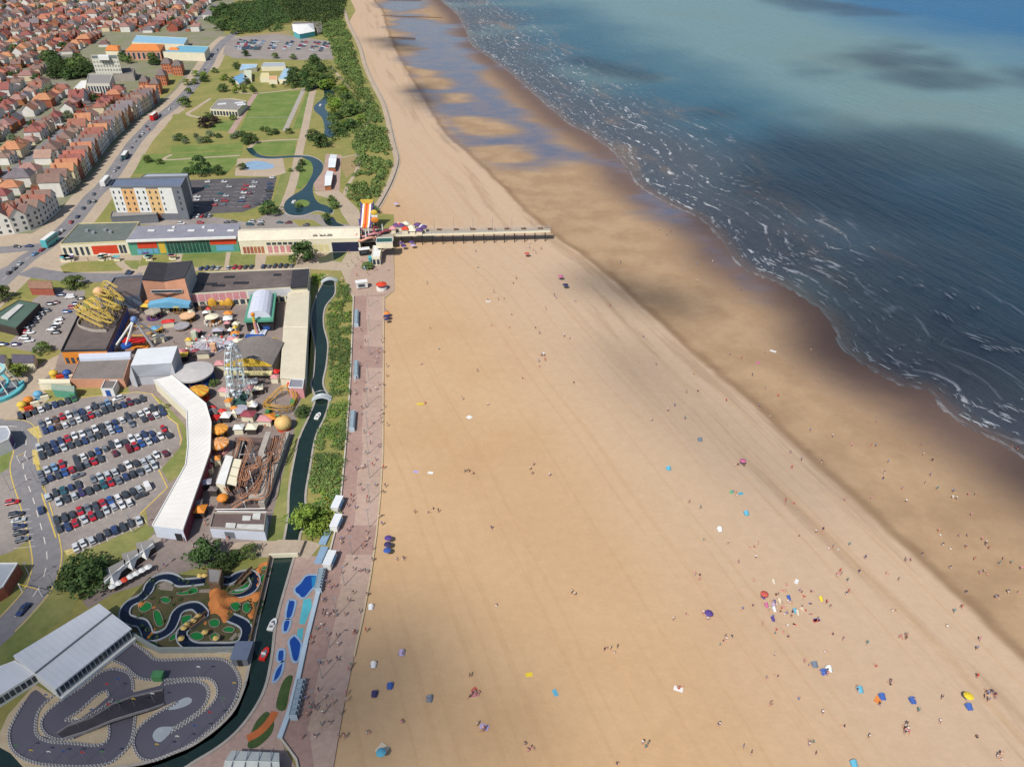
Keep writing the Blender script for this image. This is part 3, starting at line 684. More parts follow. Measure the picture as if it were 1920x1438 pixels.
windows(t, A, B, 3.8, 6.4, 1, .98, RED, 'fascia_sign', lo=.74, hi=.99); windows(t, A, B, .8, 3.4, 1, .9, SKYB, 'shopfront', lo=.78, hi=.96); windows(t, A, B, .6, 2.8, 4, .8, SKYB, 'shopfront', lo=.06, hi=.26)
for x in (284,321,359,396,433): MB().obox((*G(x, 433, 7).xy, 7), (3, 1.4, .35)).build('rooflight', WHITE, t)
for x in (326,382): MB().obox((*G(x, 427, 7).xy, 7), (1.2, 1.2, .5)).build('rooflight', WHITE, t)
t, P, rf = gable('pier_entrance_building', 'long cream roofed pier entrance building with dark sign letters', 'pier building', [(447,452),(674,447),(674,424),(450,430)], 6.5, 8.2, CREAM, M('cream_sheet_roof', (236,226,202), .6, .09, .2, detail=7), over=.3)
A, B = P[0], P[1]
windows(t, A, B, .4, 3.6, 6, .8, BRICK, 'arch_bay', lo=.02, hi=.2); windows(t, A, B, 4.2, 5.4, 8, .78, GLASS, lo=.22, hi=.58); windows(t, A, B, .5, 3.8, 7, .7, PINK, 'shopfront', lo=.22, hi=.58); windows(t, A, B, .5, 4., 3, .8, LAMPY, 'shopfront', lo=.6, hi=.74)
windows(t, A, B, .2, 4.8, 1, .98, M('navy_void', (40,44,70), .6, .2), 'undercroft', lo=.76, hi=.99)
sg = MB(); d = (P[1]-P[0]).normalized(); s0 = G(588,443,7.0)
for wd_ in range(3):
    for k in range(4 if wd_ else 3):
        q = s0+d*(wd_*3.0+k*.66)+Vector((0,-.35,0)); hgt = random.choice((.9, 1.2, 1.5))
        sg.obox((q.x, q.y, 6.75), (.16, .2, hgt), 0); sg.obox((q.x+.26, q.y, 6.75), (.14, .2, hgt*.7), 0); sg.obox((q.x+.13, q.y, 6.75+.5*hgt), (.3, .18, .18), 0)
o = sg.build('sign_lettering', DARK, rf); o['kind'] = 'stuff'
# ---- pier deck on legs
DECK = M('pier_deck_boards', (176,166,150), .9, .14, .8, bump=.1)
A0, A1, A2 = G(742,442,5), G(1032,434,5), G(1032,428,5); A3 = G(742,431,5)
t = thing('pier', 'narrow pier deck on slim legs reaching out over the sand', 'pier', (*((A0+A1)/2).xy, 0))
MB().prism([A0, A1, A2, A3], 4.5, 5.0).build('deck', DECK, t)
e1 = (A1-A0).normalized(); wd_ = (A3-A0).length
for i in range(15):
    for k in (.08, .92):
        p = A0.lerp(A1, (i+.5)/15).lerp(A3.lerp(A2, (i+.5)/15), k); MB().cyl(p, .22, -.4, 4.5, 7).build('leg', DARK, t)
MB().strip([A0, A1], .5, 4.6, 5.4).build('edge_beam', CREAM, t)
for a_, b_ in ((A0, A1), (A3, A2), (A1, A2)):
    r_ = MB()
    for z in (5.6, 6.1): r_.tube([(*a_.xy, z), (*b_.xy, z)], .05, 4)
    n = max(2, int((b_-a_).length/2))
    for i in range(n+1): p = a_.lerp(b_, i/n); r_.tube([(*p.xy, 5), (*p.xy, 6.15)], .05, 4)
    r_.build('railing', STEEL, t)
for i in range(9): p = A3.lerp(A2, (i+.6)/9.2)+Vector((0,-1.2,0)); MB().obox((p.x, p.y, 5.0), (2.2, .6, .8), math.atan2(e1.y, e1.x)).build('bench', WOOD, t)
for i in range(8): p = A3.lerp(A2, i/8.); MB().tube([(*p.xy, 5), (*p.xy, 10.5)], .07, 4).build('lamp_post', STEEL, t)
# ---- amusements at the pier neck
H0 = [G(676,452,5),G(738,449,5),G(738,430,5),G(680,428,5)]
t = thing('pier_platform', 'raised platform of pier amusements at the end of the cream roof', 'platform', (*centre(H0).xy, 0)); MB().prism(H0, 4.2, 5).build('deck', DECK, t)
for i in range(4):
    for k in range(4): p = H0[0].lerp(H0[1], (i+.1)/3.3).lerp(H0[3].lerp(H0[2], (i+.1)/3.3), (k+.1)/3.3); MB().cyl(p, .3, 0, 4.2, 6).build('leg', DARK, t)
b = G(686,447); t = thing('fairground_slide', 'tall orange and purple striped fun slide at the pier head', 'slide', b)
top = 12.5
for i, m in enumerate((PURPLE, WHITE, ORANGE, RED, ORANGE, WHITE, PURPLE)):
    x0 = b.x-2.8+i*.8; pts = [(0, 5.2), (3, 6.2), (9, top-2), (11, top-.6), (12.5, top)]
    mb = MB()
    for (ya, za), (yb, zb) in zip(pts[:-1], pts[1:]): mb.add([(x0,b.y+ya,za),(x0+.78,b.y+ya,za),(x0+.78,b.y+yb,zb),(x0,b.y+yb,zb),(x0,b.y+ya,za-.4),(x0+.78,b.y+ya,za-.4),(x0+.78,b.y+yb,zb-.4),(x0,b.y+yb,zb-.4)], [(0,1,2,3),(7,6,5,4),(0,3,7,4),(1,5,6,2)])
    mb.build('slide_lane', m, t)
for sx in (-3.0, 3.0):
    for yy in (4, 12): MB().tube([(b.x+sx, b.y+yy, 0), (b.x+sx, b.y+yy, 8 if yy == 4 else top+1)], .25, 6).build('support', BLUE, t)
MB().obox((b.x, b.y+12.6, top), (6.2, 1.2, 1.6)).build('top_board', YEL, t)
b = G(706,442); t = thing('ride_signboard', 'yellow rounded ride backboard beside the striped slide', 'signboard', b)
MB().cyl((b.x, b.y, 0), .3, 0, 7, 6).build('post', DARK, t); MB().ball((b.x, b.y, 11.4), 1.6, 14, 8, (1,.25,.85)).build('upper_disc', YEL, t); MB().ball((b.x, b.y-.2, 7.9), 1.9, 14, 8, (1,.25,.75)).build('lower_disc', ORANGE, t); MB().obox((b.x, b.y, 9.4), (3.0,.6,.8)).build('white_band', WHITE, t)
for (x, y, r, m, lb) in ((692,441,5.2,PINK,'pink curved track ride on the pier platform'), (718,436,4.2,M('maroon_canvas',(150,70,80),.7,.1),'maroon topped small ride on the pier platform'), (687,449,4.4,M('salmon_paint',(222,166,140),.7,.1),'salmon curved track ride at the front of the pier platform')):
    b = G(x, y, 5); t = thing('platform_ride', lb, 'ride', b); MB().cyl(b, r*.7, 5.02, 5.5, 14).build('base', DARK, t)
    pts = [(b.x+r*math.cos(k*.35+2.2), b.y+r*.7*math.sin(k*.35+2.2), 6.2+.8*math.sin(k*.9)) for k in range(14)]; MB().tube(pts, .55, 6).build('track', m, t)
    MB().cyl(b, .4, 5.4, 9, 8, .2).build('mast', WHITE, t)
t, P = flat('platform_kiosk', 'dark green roofed kiosk at the seaward corner of the pier platform', 'kiosk', [(705,456),(736,455),(736,446),(706,447)], 7.5, CREAM, M('deep_green_roof',(52,96,86),.7,.1), .3, WHITE, base=5.0)
for i in range(13):
    p = A3.lerp(A2, -.02+i*.0105*1.6)+Vector((random.uniform(-1,1), random.uniform(-6,2), 0)); m = random.choice((PURPLE, WHITE, PINK, RED, CREAM))
    t = thing('pier_stall', '%s awning stall crowded on the landward end of the pier deck, %s from the slide' % ({PURPLE:'purple',WHITE:'white',PINK:'pink',RED:'red',CREAM:'cream'}[m], ORD[i+1]), 'stall', (p.x, p.y, 5)); MB().obox((p.x, p.y, 5.0), (2.6,2.2,2.2)).build('counter', CREAM, t)
    MB().add([(p.x-1.7,p.y-1.6,7.2),(p.x+1.7,p.y-1.6,7.2),(p.x+1.7,p.y+1.6,7.2),(p.x-1.7,p.y+1.6,7.2),(p.x,p.y,8.4)], [(0,1,4),(1,2,4),(2,3,4),(3,0,4),(3,2,1,0)]).build('awning', m, t)
t, P = flat('beach_shop', 'white roofed beach shop under the pier platform edge', 'shop', [(697,482),(712,482),(715,462),(700,461)], 4, CREAM, WHITE, .2); windows(t, P[0], P[1], .4, 2.8, 2, .7)
for x, y, m, lb in ((684,478,DARK,'dark parked food trailer beside the white beach shop'), (702,493,TURQ,'turquoise canopy stall on the plaza below the pier'), (679,540,WHITE,'white food trailer on the plaza by the promenade start')):
    b = G(x, y); t = thing('food_trailer', lb, 'trailer', b); MB().obox((b.x, b.y, .5), (4.6,2.4,2.4), .3).build('body', m, t); MB().obox((b.x, b.y, 2.92), (4.9,2.8,.2), .3).build('roof', WHITE if m is DARK else m, t); MB().obox((b.x+.1, b.y-1.3, 1.3), (2.6,.5,1.0), .3).build('serving_hatch', GLASS, t)
    for sx in (-1.4, 1.4): MB().cyl((b.x+sx, b.y), .35, 0, .5, 8).build('wheel', RUBBER, t)
b = G(716,543); t = thing('kiosk_umbrella', 'red parasol over a white round kiosk on the plaza', 'kiosk', b); MB().cyl(b, 2.2, .05, 1.2, 12).build('counter', WHITE, t); MB().cyl(b, .08, 1.2, 3, 6).build('pole', STEEL, t); MB().cyl(b, 2.3, 2.5, 3.4, 12, .1).build('canopy', RED, t)

# ---- hotel
t = thing('hotel', 'grey hotel block with white and orange panels and rows of small windows', 'hotel', centre(GS([(215,395),(345,390)])))
hh = 16.5; P = GS([(205,352),(340,352),(350,334),(215,338)], hh)
MB().prism(P, 0, hh-.2, bottom=False).build('wall', GREYW, t)
rf = MB().prism(P, hh-.19, hh).build('roof', M('blue_grey_roof', (112,124,146), .7, .1, .2), t); MB().strip(grow(P, -.2), .4, hh-.05, hh+.8, closed=True).build('parapet', GREYW, rf)
A, B = P[0], P[1]; PANEL = [(0.,.155,WHITE,2),(.155,.33,M('apricot_panel',(234,184,126),.6,.06),2),(.33,.5,WHITE,2),(.5,.67,M('buff_panel',(234,196,140),.6,.06),2),(.67,.86,WHITE,1)]
for lo, hi, m, n in PANEL:
    up = .35 if m is WHITE else -.7
    windows(t, A, B, 3.4, hh+up, 1, .995, m, 'panel', lo=lo, hi=hi)
dd = (B-A); nr = Vector((dd.y, -dd.x, 0)).normalized()*.12
for lo, hi, m, n in PANEL:
    for k in range(4): windows(t, A+nr, B+nr, 5.0+k*2.85, 6.3+k*2.85, n, .24, GLASS, lo=lo, hi=hi if n == 2 else lo+.07)
for k in range(4): windows(t, A, B, 5.0+k*2.85, 6.3+k*2.85, 1, .3, GLASS, lo=.9, hi=.97)
windows(t, A, B, .3, 3.2, 6, .8, BRICK, 'ground_floor_bay', lo=.1, hi=.62)
flat('hotel_annex', 'low dark grey hotel entrance block in front of the tower', 'building', [(298,387),(335,386),(336,381),(300,381)], 7, GREYW, GREYW, .3)
flat('hotel_annex', 'low grey flat roofed wing along the front of the hotel', 'building', [(207,408),(294,403),(295,396),(210,398)], 4, GREYW, M('grey_stone_roof',(150,146,142),.9,.1), .4)
flat('hotel_annex', 'pale grey flat roofed block behind the hotel tower', 'building', [(264,333),(352,331),(353,326),(275,327)], 10, GREYW, M('pale_grey_roof',(172,178,186),.8,.08), .3)
# ---- black butterfly-roof hall
t = thing('brick_hall', 'brick hall with black folded roof and narrow slit windows', 'hall', centre(GS([(270,555),(365,555)])))
f0, f1, f2 = G(266,526,13.5), G(307,529,11.5), G(346,522,14.0); g0, g1, g2 = G(280,492,13.5), G(316,494,11.5), G(361,490,14.0)
MB().add([f0,f1,f2,g2,g1,g0]+[(*p.xy,0) for p in (f0,f1,f2,g2,g1,g0)], [(6,7,1,0),(7,8,2,1),(9,10,4,3),(10,11,5,4),(11,6,0,5)]).add([f2,g2,(*g2.xy,0),(*f2.xy,0)], [(3,2,1,0)], 1).build('wall', [M('orange_brick',(214,156,126),.9,.1,.5), M('silver_cladding',(176,178,180),.6,.08)], t)
MB().add([p+Vector((0,0,.3)) for p in (f0,f1,f2,g2,g1,g0)], [(0,1,4,5),(1,2,3,4)]).add([p+Vector((0,0,.05)) for p in (f0,f1,f2,g2,g1,g0)], [(5,4,1,0),(4,3,2,1)]).build('roof', BLACKROOF, t)
windows(t, f0, f2, 8.2, 9.2, 1, .8, GLASS, frame=WHITE, lo=.05, hi=.95); windows(t, f0, f2, 3.6, 4.4, 1, .9, GLASS, lo=.06, hi=.2); windows(t, f0, f2, 3.6, 4.4, 1, .9, GLASS, lo=.85, hi=.98)
c_ = f0.lerp(f2, .53); MB().add([(c_.x-8,c_.y-.1,3),(c_.x+8,c_.y-.1,3),(c_.x+8,c_.y-.1,4.6),(c_.x,c_.y-.1,6.2),(c_.x-8,c_.y-.1,4.6),(c_.x-8,c_.y-3,3),(c_.x+8,c_.y-3,3),(c_.x+8,c_.y-3,4.2),(c_.x,c_.y-3,5.6),(c_.x-8,c_.y-3,4.2)], [(5,6,7,8,9),(9,8,3,4),(8,7,2,3),(0,5,9,4),(1,2,7,6)]).build('entrance_canopy', SKYB, t)
windows(t, f0, f2, .3, 2.8, 5, .8, GLASS, 'door', lo=.28, hi=.86)
t, P = flat('arcade_hall', 'long black flat roofed arcade hall with pink and white fascia', 'arcade', [(343,553),(576,538),(579,504),(372,512)], 6, CREAM, M('worn_black_roof',(92,84,84),.9,.2,.08,rgb2=(124,112,106),detail=6), .3)
windows(t, P[0], P[1], 2.6, 5.8, 9, .92, PINK, 'fascia_sign', frame=WHITE, lo=.0, hi=.5); windows(t, P[0], P[1], 2.8, 5.8, 7, .92, M('pale_grey_paint',(206,206,212),.7,.06), 'fascia_sign', frame=WHITE, lo=.51, hi=.86); windows(t, P[0], P[1], .3, 2.4, 16, .7, GLASS, 'shopfront', lo=.0, hi=.86)
MB().prism(GS([(545,541),(576,539),(579,506),(549,509)], 6.05), 5.9, 6.6).build('raised_roof', BLACKROOF, t)
for x, y, s_ in ((392,533,6),(410,536,5),(452,531,6),(430,520,4),(520,516,3)): MB().obox((*G(x, y, 6).xy, 6), (s_,1.6,.25)).build('roof_vent', DARK, t)
t, P = flat('coaster_hall', 'dark flat roofed hall beside the yellow coaster', 'hall', [(188,562),(262,556),(268,518),(215,522)], 5, M('blue_grey_wall',(90,104,124),.7,.1), M('worn_black_roof',(92,84,84)), .5)
t, P = flat('coaster_platform_hall', 'grey flat roofed hall beneath the yellow coaster with orange front', 'hall', [(115,660),(200,658),(238,575),(152,583)], 5, ORANGE, M('worn_black_roof',(92,84,84)), .6, DARK)
windows(t, P[0], P[1], .3, 2.6, 8, .6); windows(t, P[1], P[2], 1.0, 4.6, 9, .9, BLUE, 'mural_panel')
t, P = flat('ride_hall', 'grey flat roofed ride hall next to the white shed', 'hall', [(132,712),(232,712),(246,668),(150,672)], 3.2, M('orange_brick',(214,156,126)), M('grey_brown_roof',(136,128,122),.92,.14,.1,detail=6), .2)
MB().prism(GS([(150,676),(245,672),(246,662),(148,666)], 3.6), 3.1, 4.2).build('white_roof_strip', M('pale_blue_sheet',(214,222,236),.6,.05), t)
flat('boundary_building', 'narrow white building forming the corner by the seafront path', 'building', [(72,719),(132,719),(132,712),(70,712)], 2.6, CREAM, CREAM, .2)
t = thing('industrial_shed', 'big plain white ride shed with grey near slope', 'shed', (*centre(GS([(244,716),(333,680)])).xy, 0)); SHW = M('grey_panel_wall',(190,192,198),.6,.06)
e0, e1, r0, r1, k0, k1 = G(243,708,3.2), G(318,704,3.2), G(245,686,8.5), G(322,681,8.5), G(258,655,7.8), G(333,649,7.8)
MB().add([e0,e1,r1,k1,k0,r0]+[(*p.xy,0) for p in (e0,e1,r1,k1,k0,r0)], [(6,7,1,0),(7,8,2,1),(8,9,3,2),(9,10,4,3),(10,11,5,4),(11,6,0,5)]).build('wall', SHW, t)
MB().add([p+Vector((0,0,.1)) for p in (e0,e1,r1,r0)], [(0,1,2,3)]).build('near_roof_slope', M('shed_grey_roof',(196,202,212),.55,.05,.2), t); MB().add([p+Vector((0,0,.1)) for p in (r0,r1,k1,k0)], [(0,1,2,3)]).build('main_roof', M('white_sheet_roof',(232,236,238),.55,.05,.2), t)
windows(t, e1, k1, .2, 3, 1, .98, M('maroon_wall',(128,60,72),.8,.1), 'wall_band')
# ---- curved white arcade roof, four straight sections
SECT = [[(288,712),(322,704),(346,737),(386,762),(350,773)], None]
INN = [(288,712),(350,772),(352,838),(348,872),(286,985)]; OUT = [(322,704),(386,757),(396,792),(394,846),(343,992)]
t = thing('curved_arcade', 'long white cranked arcade roof bending round the car park', 'arcade', (*centre(GS(INN+OUT)).xy, 0)); h = 4.4
WR = M('white_membrane_roof', (240,237,230), .6, .06, .12, detail=5)
for i in range(4):
    q = GS([INN[i], OUT[i], OUT[i+1], INN[i+1]], h)
    MB().prism(q, 0, h-.2, bottom=False).build('wall', M('maroon_wall',(128,60,72)) if i else CREAM, t); MB().prism(grow(q, .25 if i == 9 else 0.), h-.19+.012*i, h+.012*i).build('roof_section', WR, t)
    ns = (4, 8, 5, 14)[i]
    for k in range(ns): u = (k+.5)/ns; MB().strip([q[0].lerp(q[3], u), q[1].lerp(q[2], u)], .1, h-.02, h+.012*i+.025).build('roof_seam', M('seam_grey',(222,218,212),.7,.06), t)
    MB().strip([q[0], q[3]], .25, h-.3, h+.25).build('edge_trim', WHITE, t); MB().strip([q[1], q[2]], .25, h-.3, h+.25).build('edge_trim', WHITE, t)
q = GS([INN[-1], OUT[-1]], h); windows(t, q[0], q[1], .2, 4.3, 1, .98, M('pale_blue_sheet',(214,222,236)), 'end_wall'); windows(t, q[0]+Vector((0,-.15,0)), q[1]+Vector((0,-.15,0)), .2, 2.6, 1, .9, DARK, 'door', lo=.66, hi=.9)
# ---- long cream roof by the canal
t, P, rf = gable('long_shed', 'very long cream sheet roofed shed beside the canal', 'shed', [(525,708),(571,711),(580,540),(541,541)][::-1], 4, 4.8, CREAM, M('cream_sheet_roof',(240,230,206)), over=.3)
for k in range(26):
    u = (k+.5)/26; q0, q1 = P[0].lerp(P[1], u), P[3].lerp(P[2], u); mid_ = (q0+q1)/2; MB().tube([(*q0.xy, 4.03), (*mid_.xy, 4.83), (*q1.xy, 4.03)], .05, 4).build('roof_seam', CREAM, rf)
t, P = flat('ride_booth', 'grey roofed booth with pink sign at the near end of the long cream shed', 'booth', [(541,727),(568,728),(570,712),(545,711)], 4, PINK, SLATE, .3, WHITE)
# ---- barrel vault hall
b0, b1, b2, b3 = GS([(457,602),(512,600),(518,549),(470,552)], 5); t = thing('dodgem_hall', 'green hall with white ribbed barrel vault roof', 'hall', (*centre([b0,b1,b2,b3]).xy, 0))
MB().prism([b0,b1,b2,b3], 4.2, 5).build('green_eaves', SEAG, t); MB().prism(grow([b0,b1,b2,b3], -1), 0, 4.2, bottom=False).build('wall', DARK, t)
i0, i1, i2, i3 = [c_.lerp(centre([b0,b1,b2,b3])+Vector((0,0,5)), .2) for c_ in (b0,b1,b2,b3)]
for k in range(9):
    p0, p1 = i0.lerp(i3, k/9), i1.lerp(i2, k/9); q0, q1 = i0.lerp(i3, (k+.86)/9), i1.lerp(i2, (k+.86)/9); mb = MB(); vs = []
    for j in range(9):
        th = math.pi*j/8; u = .5-.5*math.cos(th); z = 5.02+3*math.sin(th); vs += [(*p0.lerp(p1, u).xy, z), (*q0.lerp(q1, u).xy, z)]
    mb.add(vs, [(2*j, 2*j+2, 2*j+3, 2*j+1) for j in range(8)]+[(0,2,4,6,8,10,12,14,16),(17,15,13,11,9,7,5,3,1)]).build('vault_rib', M('translucent_white',(222,226,240),.4,.04), t)
# ---- dome-roofed ride building
b = G(480,690); t = thing('ride_building', 'grey curved roof ride building with yellow fascia behind the big wheel', 'building', b)
vs = []; n = 10
for j in range(n+1):
    u = -1+2*j/n; x = b.x+8.2*u; z = 5+2.6*(1-u*u); vs += [(x, b.y-6, z), (x, b.y+9, z)]
MB().add(vs, [(2*j, 2*j+2, 2*j+3, 2*j+1) for j in range(n)]).add([(x, y, z-.3) for x, y, z in vs], [(2*j+1, 2*j+3, 2*j+2, 2*j) for j in range(n)]).build('roof', M('grey_brown_roof',(136,128,122)), t)
MB().box(b.x-8, b.y-5.8, 0, b.x+8, b.y+8.8, 5).build('wall', M('grey_brown_roof',(136,128,122)), t)
MB().add([(b.x-8+1.6*j, b.y-6.1, 4.6) for j in range(11)]+[(b.x-8+1.6*j, b.y-6.1, 5.1+2.7*(1-(j/5-1)**2)) for j in range(11)], [(j, j+1, 12+j, 11+j) for j in range(10)]).build('fascia', YEL, t); MB().box(b.x-8, b.y-8, 2.2, b.x+8, b.y-6.2, 3).build('canopy', LAMPY, t)
# ---- left edge
t, P = flat('cafe_building', 'dark green roofed building with a long pale rooflight by the car park', 'building', [(-20,604),(30,616),(75,570),(36,563),(-10,590)], 3.4, M('dark_brown_wall',(70,62,60),.8,.15), M('deep_grey_green_roof',(84,108,96),.8,.1,.2), .2)
MB().prism(GS([(2,597),(15,600),(45,573),(35,572)], 3.45), 3.3, 3.9).build('rooflight', M('stained_white',(206,206,200),.6,.15), t)
gable('low_house', 'brick cottage with brown tiled roof beside the lone round tree', 'house', [(55,540),(98,541),(97,531),(57,530)], 3.2, 5.2, BRICK, M('brown_tiles',(146,112,94),.9,.15,.6))
gable('beach_kiosk', 'dark roofed cream kiosk below the seafront car park', 'kiosk', [(24,679),(62,680),(66,666),(30,665)], 3, 4.6, CREAM, M('purple_slate',(92,86,100),.85,.12)); gable('beach_kiosk', 'dark roofed kiosk at the picture edge near the turquoise ride', 'kiosk', [(-20,680),(8,680),(12,666),(-18,665)], 3, 4.6, CREAM, M('purple_slate',(92,86,100)))
t, P = flat('substation', 'small white hut with grey flat roof and blue door', 'hut', [(189,730),(212,730),(221,714),(197,713)], 2.8, WHITE, GREYROOF, .3, WHITE); windows(t, P[0], P[1], .1, 2.4, 1, .4, BLUE, 'door')
gable('store_shed', 'green grey storage shed with white tanks on the grass bank', 'shed', [(98,730),(138,734),(140,724),(102,721)], 3, 4, SEAG, M('grey_green_sheet',(136,154,140),.7,.1))
t, P = flat('mural_building', 'white building with a purple mural at the car park entrance', 'building', [(-30,846),(16,824),(20,812),(14,800),(-30,800)], 4, WHITE, M('pale_grey_roof',(172,178,186)), .3); windows(t, P[1], P[2], .6, 3.6, 1, .9, PURPLE, 'mural_panel')
flat('white_roof_building', 'pale grey roofed building at the picture edge below the grass', 'building', [(-40,1128),(6,1100),(34,1056),(-40,1056)], 3.4, BRICK, M('pale_grey_roof',(172,178,186)), .3, WHITE)
t, P, rf = gable('workshop', 'pale panel roofed workshop at the bottom edge by the canal', 'workshop', [(418,1452),(522,1452),(520,1412),(436,1408)], 2.8, 3.5, M('pale_green_wall',(150,166,160),.8,.1), M('weathered_white_sheet',(206,212,206),.7,.1,.4)); 
for k in range(4): q = P[0].lerp(P[1], (k+.5)/4); r_ = P[3].lerp(P[2], (k+.5)/4); MB().strip([q, r_], .12, 3.4, 3.62).build('roof_seam', STEEL, rf)
# ---- kart building
t = thing('kart_building', 'large white roofed kart track building with glazed long side', 'building', centre(GS([(105,1300),(250,1195)])))
P = GS([(104,1292),(247,1178),(186,1132),(25,1230)], 3.8); KR = M('pale_metal_roof',(224,227,231),.55,.06,.15,detail=5)
MB().prism(grow(P, -.6), 0, 3.6, bottom=False).build('wall', WHITE, t); m0, m1 = P[0].lerp(P[3], .46), P[1].lerp(P[2], .6)
MB().prism([P[0],P[1],m1,m0], 3.5, 3.85).build('roof_slope', KR, t); MB().prism([m0,m1,P[2],P[3]], 3.65, 4.0).build('roof_slope', KR, t); MB().strip([m0,m1], .35, 3.8, 4.15).build('roof_seam', GREYW, t)
for k in range(15):
    u = (k+.5)/15; MB().strip([P[0].lerp(P[1], u), m0.lerp(m1, u)], .08, 3.8, 3.9).build('roof_seam', KR, t); MB().strip([m0.lerp(m1, u), P[3].lerp(P[2], u)], .08, 3.95, 4.05).build('roof_seam', KR, t)
A, B = grow(P, -.6)[0], grow(P, -.6)[1]; windows(t, A, B, 1.2, 3.1, 17, .84, GLASS, lo=.02, hi=.99); MB().strip([P[0],P[1]], 1.0, .2, 1.0).build('white_balcony', WHITE, t); windows(t, P[3], P[0], .2, 3.5, 1, .97, WHITE, 'end_wall')
t, P = flat('kart_wing', 'lower white roofed wing of the kart building with windows', 'building', [(-30,1322),(66,1262),(28,1238),(-30,1260)], 3, WHITE, KR, .1); windows(t, P[0], P[1], .8, 2.5, 9, .8)
# ---- beach cafes with white sails
for i, (x0, y0, x1, y1) in enumerate(((196,1092,236,1058),(234,1060,262,1038),(260,1040,288,1020))):
    q = GS([(x0,y0),(x1,y1),(x1-2,y1-10),(x0-6,y0-22)], 2.8); t = thing('cafe', 'grey roofed cafe with a white sail awning, %s from the big round bush' % ORD[i+1], 'cafe', (*centre(q).xy, 0), 'sail awning cafes')
    MB().prism(q, 0, 2.6, bottom=False).build('wall', M('dark_brown_wall',(70,62,60)), t); MB().prism(q, 2.61, 2.8).build('roof', M('grey_stone_roof',(150,146,142)), t); MB().strip([q[0], q[1]], .35, 2.0, 3.1).build('white_fascia', WHITE, t)
    c_ = q[0].lerp(q[1], .35); n = Vector((.55,-.83,0))*2.2; MB().add([q[0].lerp(q[1], .1)+Vector((0,0,-1)), c_+n+Vector((0,0,-1.2)), q[0].lerp(q[1], .8)+Vector((0,0,-.6)), c_+n*.4+Vector((0,0,.8))], [(0,1,3),(1,2,3)]).build('sail', WHITE, t)
    MB().tube([(*c_.xy, 2.8), (*c_.xy, 5)], .12, 5).build('mast', WHITE, t)
# ---- promenade shelters: glazed bays along the wall
for i, ((x0, y0), (x1, y1)) in enumerate((((662,588),(661,614)),((661,684),(660,712)),((655,778),(652,810)),((596,1074),(588,1112)),((557,1282),(541,1350)))):
    a_, b_ = G(x0+4, y0), G(x1+4, y1); d = (b_-a_).normalized(); n = Vector((-d.y, d.x, 0)); L = (b_-a_).length
    t = thing('seafront_shelter', 'pale blue glazed shelter of short bays on the promenade wall, %s from the pier' % ORD[i+1], 'shelter', a_, 'promenade shelters'); nb = 7
    MB().prism([a_-n*.1, b_-n*.1, b_+n*.1, a_+n*.1], 0, 1.9).build('back_wall', M('shelter_grey_blue',(168,182,190),.7,.1), t)
    for k in range(nb+1):
        p = a_+d*(L*k/nb); q = p+n*1.5; MB().prism([p-d*.08, p+d*.08, q+d*.08, q-d*.08], 0, 1.75).build('divider', M('pale_blue_frame',(190,208,220),.6,.06), t)
        if k < nb: r_ = p+d*(L/nb); MB().prism([p+d*.1, r_-d*.1, r_-d*.1+n*1.2, p+d*.1+n*1.2], 1.78, 1.9).build('roof_pane', M('shelter_glass',(156,174,184),.25,.1,spec=.5), t); MB().prism([p+d*.3+n*.2, r_-d*.3+n*.2, r_-d*.3+n*.8, p+d*.3+n*.8], .3, .5).build('seat', WOOD, t)
w_ = MB().strip(GS([(607,1072),(590,1140),(575,1200),(560,1270),(545,1330),(525,1385)]), 1.0, .06, .6).build('splash_zone_wall', M('pale_blue_frame',(190,208,220))); tag(w_, 'broad pale blue capped wall between splash pools and promenade', 'wall')
for x, y, lb in ((634,952,'white refreshment kiosk on the promenade wall near the bright bush'), (632,987,'white parked van just below the refreshment kiosk'), (620,1057,'white refreshment trailer on the promenade above the splash pools')):
    b = G(x, y); t = thing('promenade_kiosk', lb, 'kiosk', b); MB().obox((b.x, b.y, .4), (1.9,4.6,1.8), -.12).build('body', WHITE, t); MB().obox((b.x, b.y, 2.22), (2.1,4.8,.15), -.12).build('roof', M('white_sheet_roof',(232,236,238)), t); MB().obox((b.x+1.05, b.y, 1.1), (.4,2.4,.8), -.12).build('counter', SKYB, t)
    for sy in (-1.5, 1.5): MB().cyl((b.x, b.y+sy), .4, 0, .45, 8).build('wheel', RUBBER, t)
for i, (x, y) in enumerate(((611,1007),(603,1042))):
    b = G(x, y); t = thing('planter_bed', 'pale blue %s bed on the small plaza beside the canal bridge' % ('upper', 'lower')[i], 'flower bed', b); MB().obox((b.x, b.y, 0), (1.9,5.4,.5), -.12).build('edging', M('pool_kerb_blue',(150,178,204)), t); MB().obox((b.x, b.y, .5), (1.5,5,.06), -.12).build('bed', PALEB, t)
# ---- footbridges
for (x0, y0), (x1, y1), lb in (((585,750),(622,748),'pale arched footbridge over the canal beside the small coaster'), ((602,530),(634,527),'pale footbridge over the canal head near the plaza')):
    a_, b_ = G(x0, y0), G(x1, y1); t = thing('footbridge', lb, 'bridge', (a_+b_)/2); d = (b_-a_).normalized(); n = Vector((-d.y, d.x, 0))*1.2; vs = []
    for k in range(9): u = k/8; p = a_.lerp(b_, u); z = .3+1.4*math.sin(math.pi*u); vs += [(*(p+n).xy, z), (*(p-n).xy, z), (*(p-n).xy, z-.4), (*(p+n).xy, z-.4)]
    MB().add(vs, [(4*k+j, 4*k+4+j, 4*k+4+(j+1) % 4, 4*k+(j+1) % 4) for k in range(8) for j in range(4)]).build('deck', M('pale_paint_grey',(196,204,206),.7,.08), t)
    for s_ in (-1, 1): MB().tube([(*(a_.lerp(b_, k/8)+n*s_).xy, 1.3+1.4*math.sin(math.pi*k/8)) for k in range(9)], .07, 4).build('railing', STEEL, t)
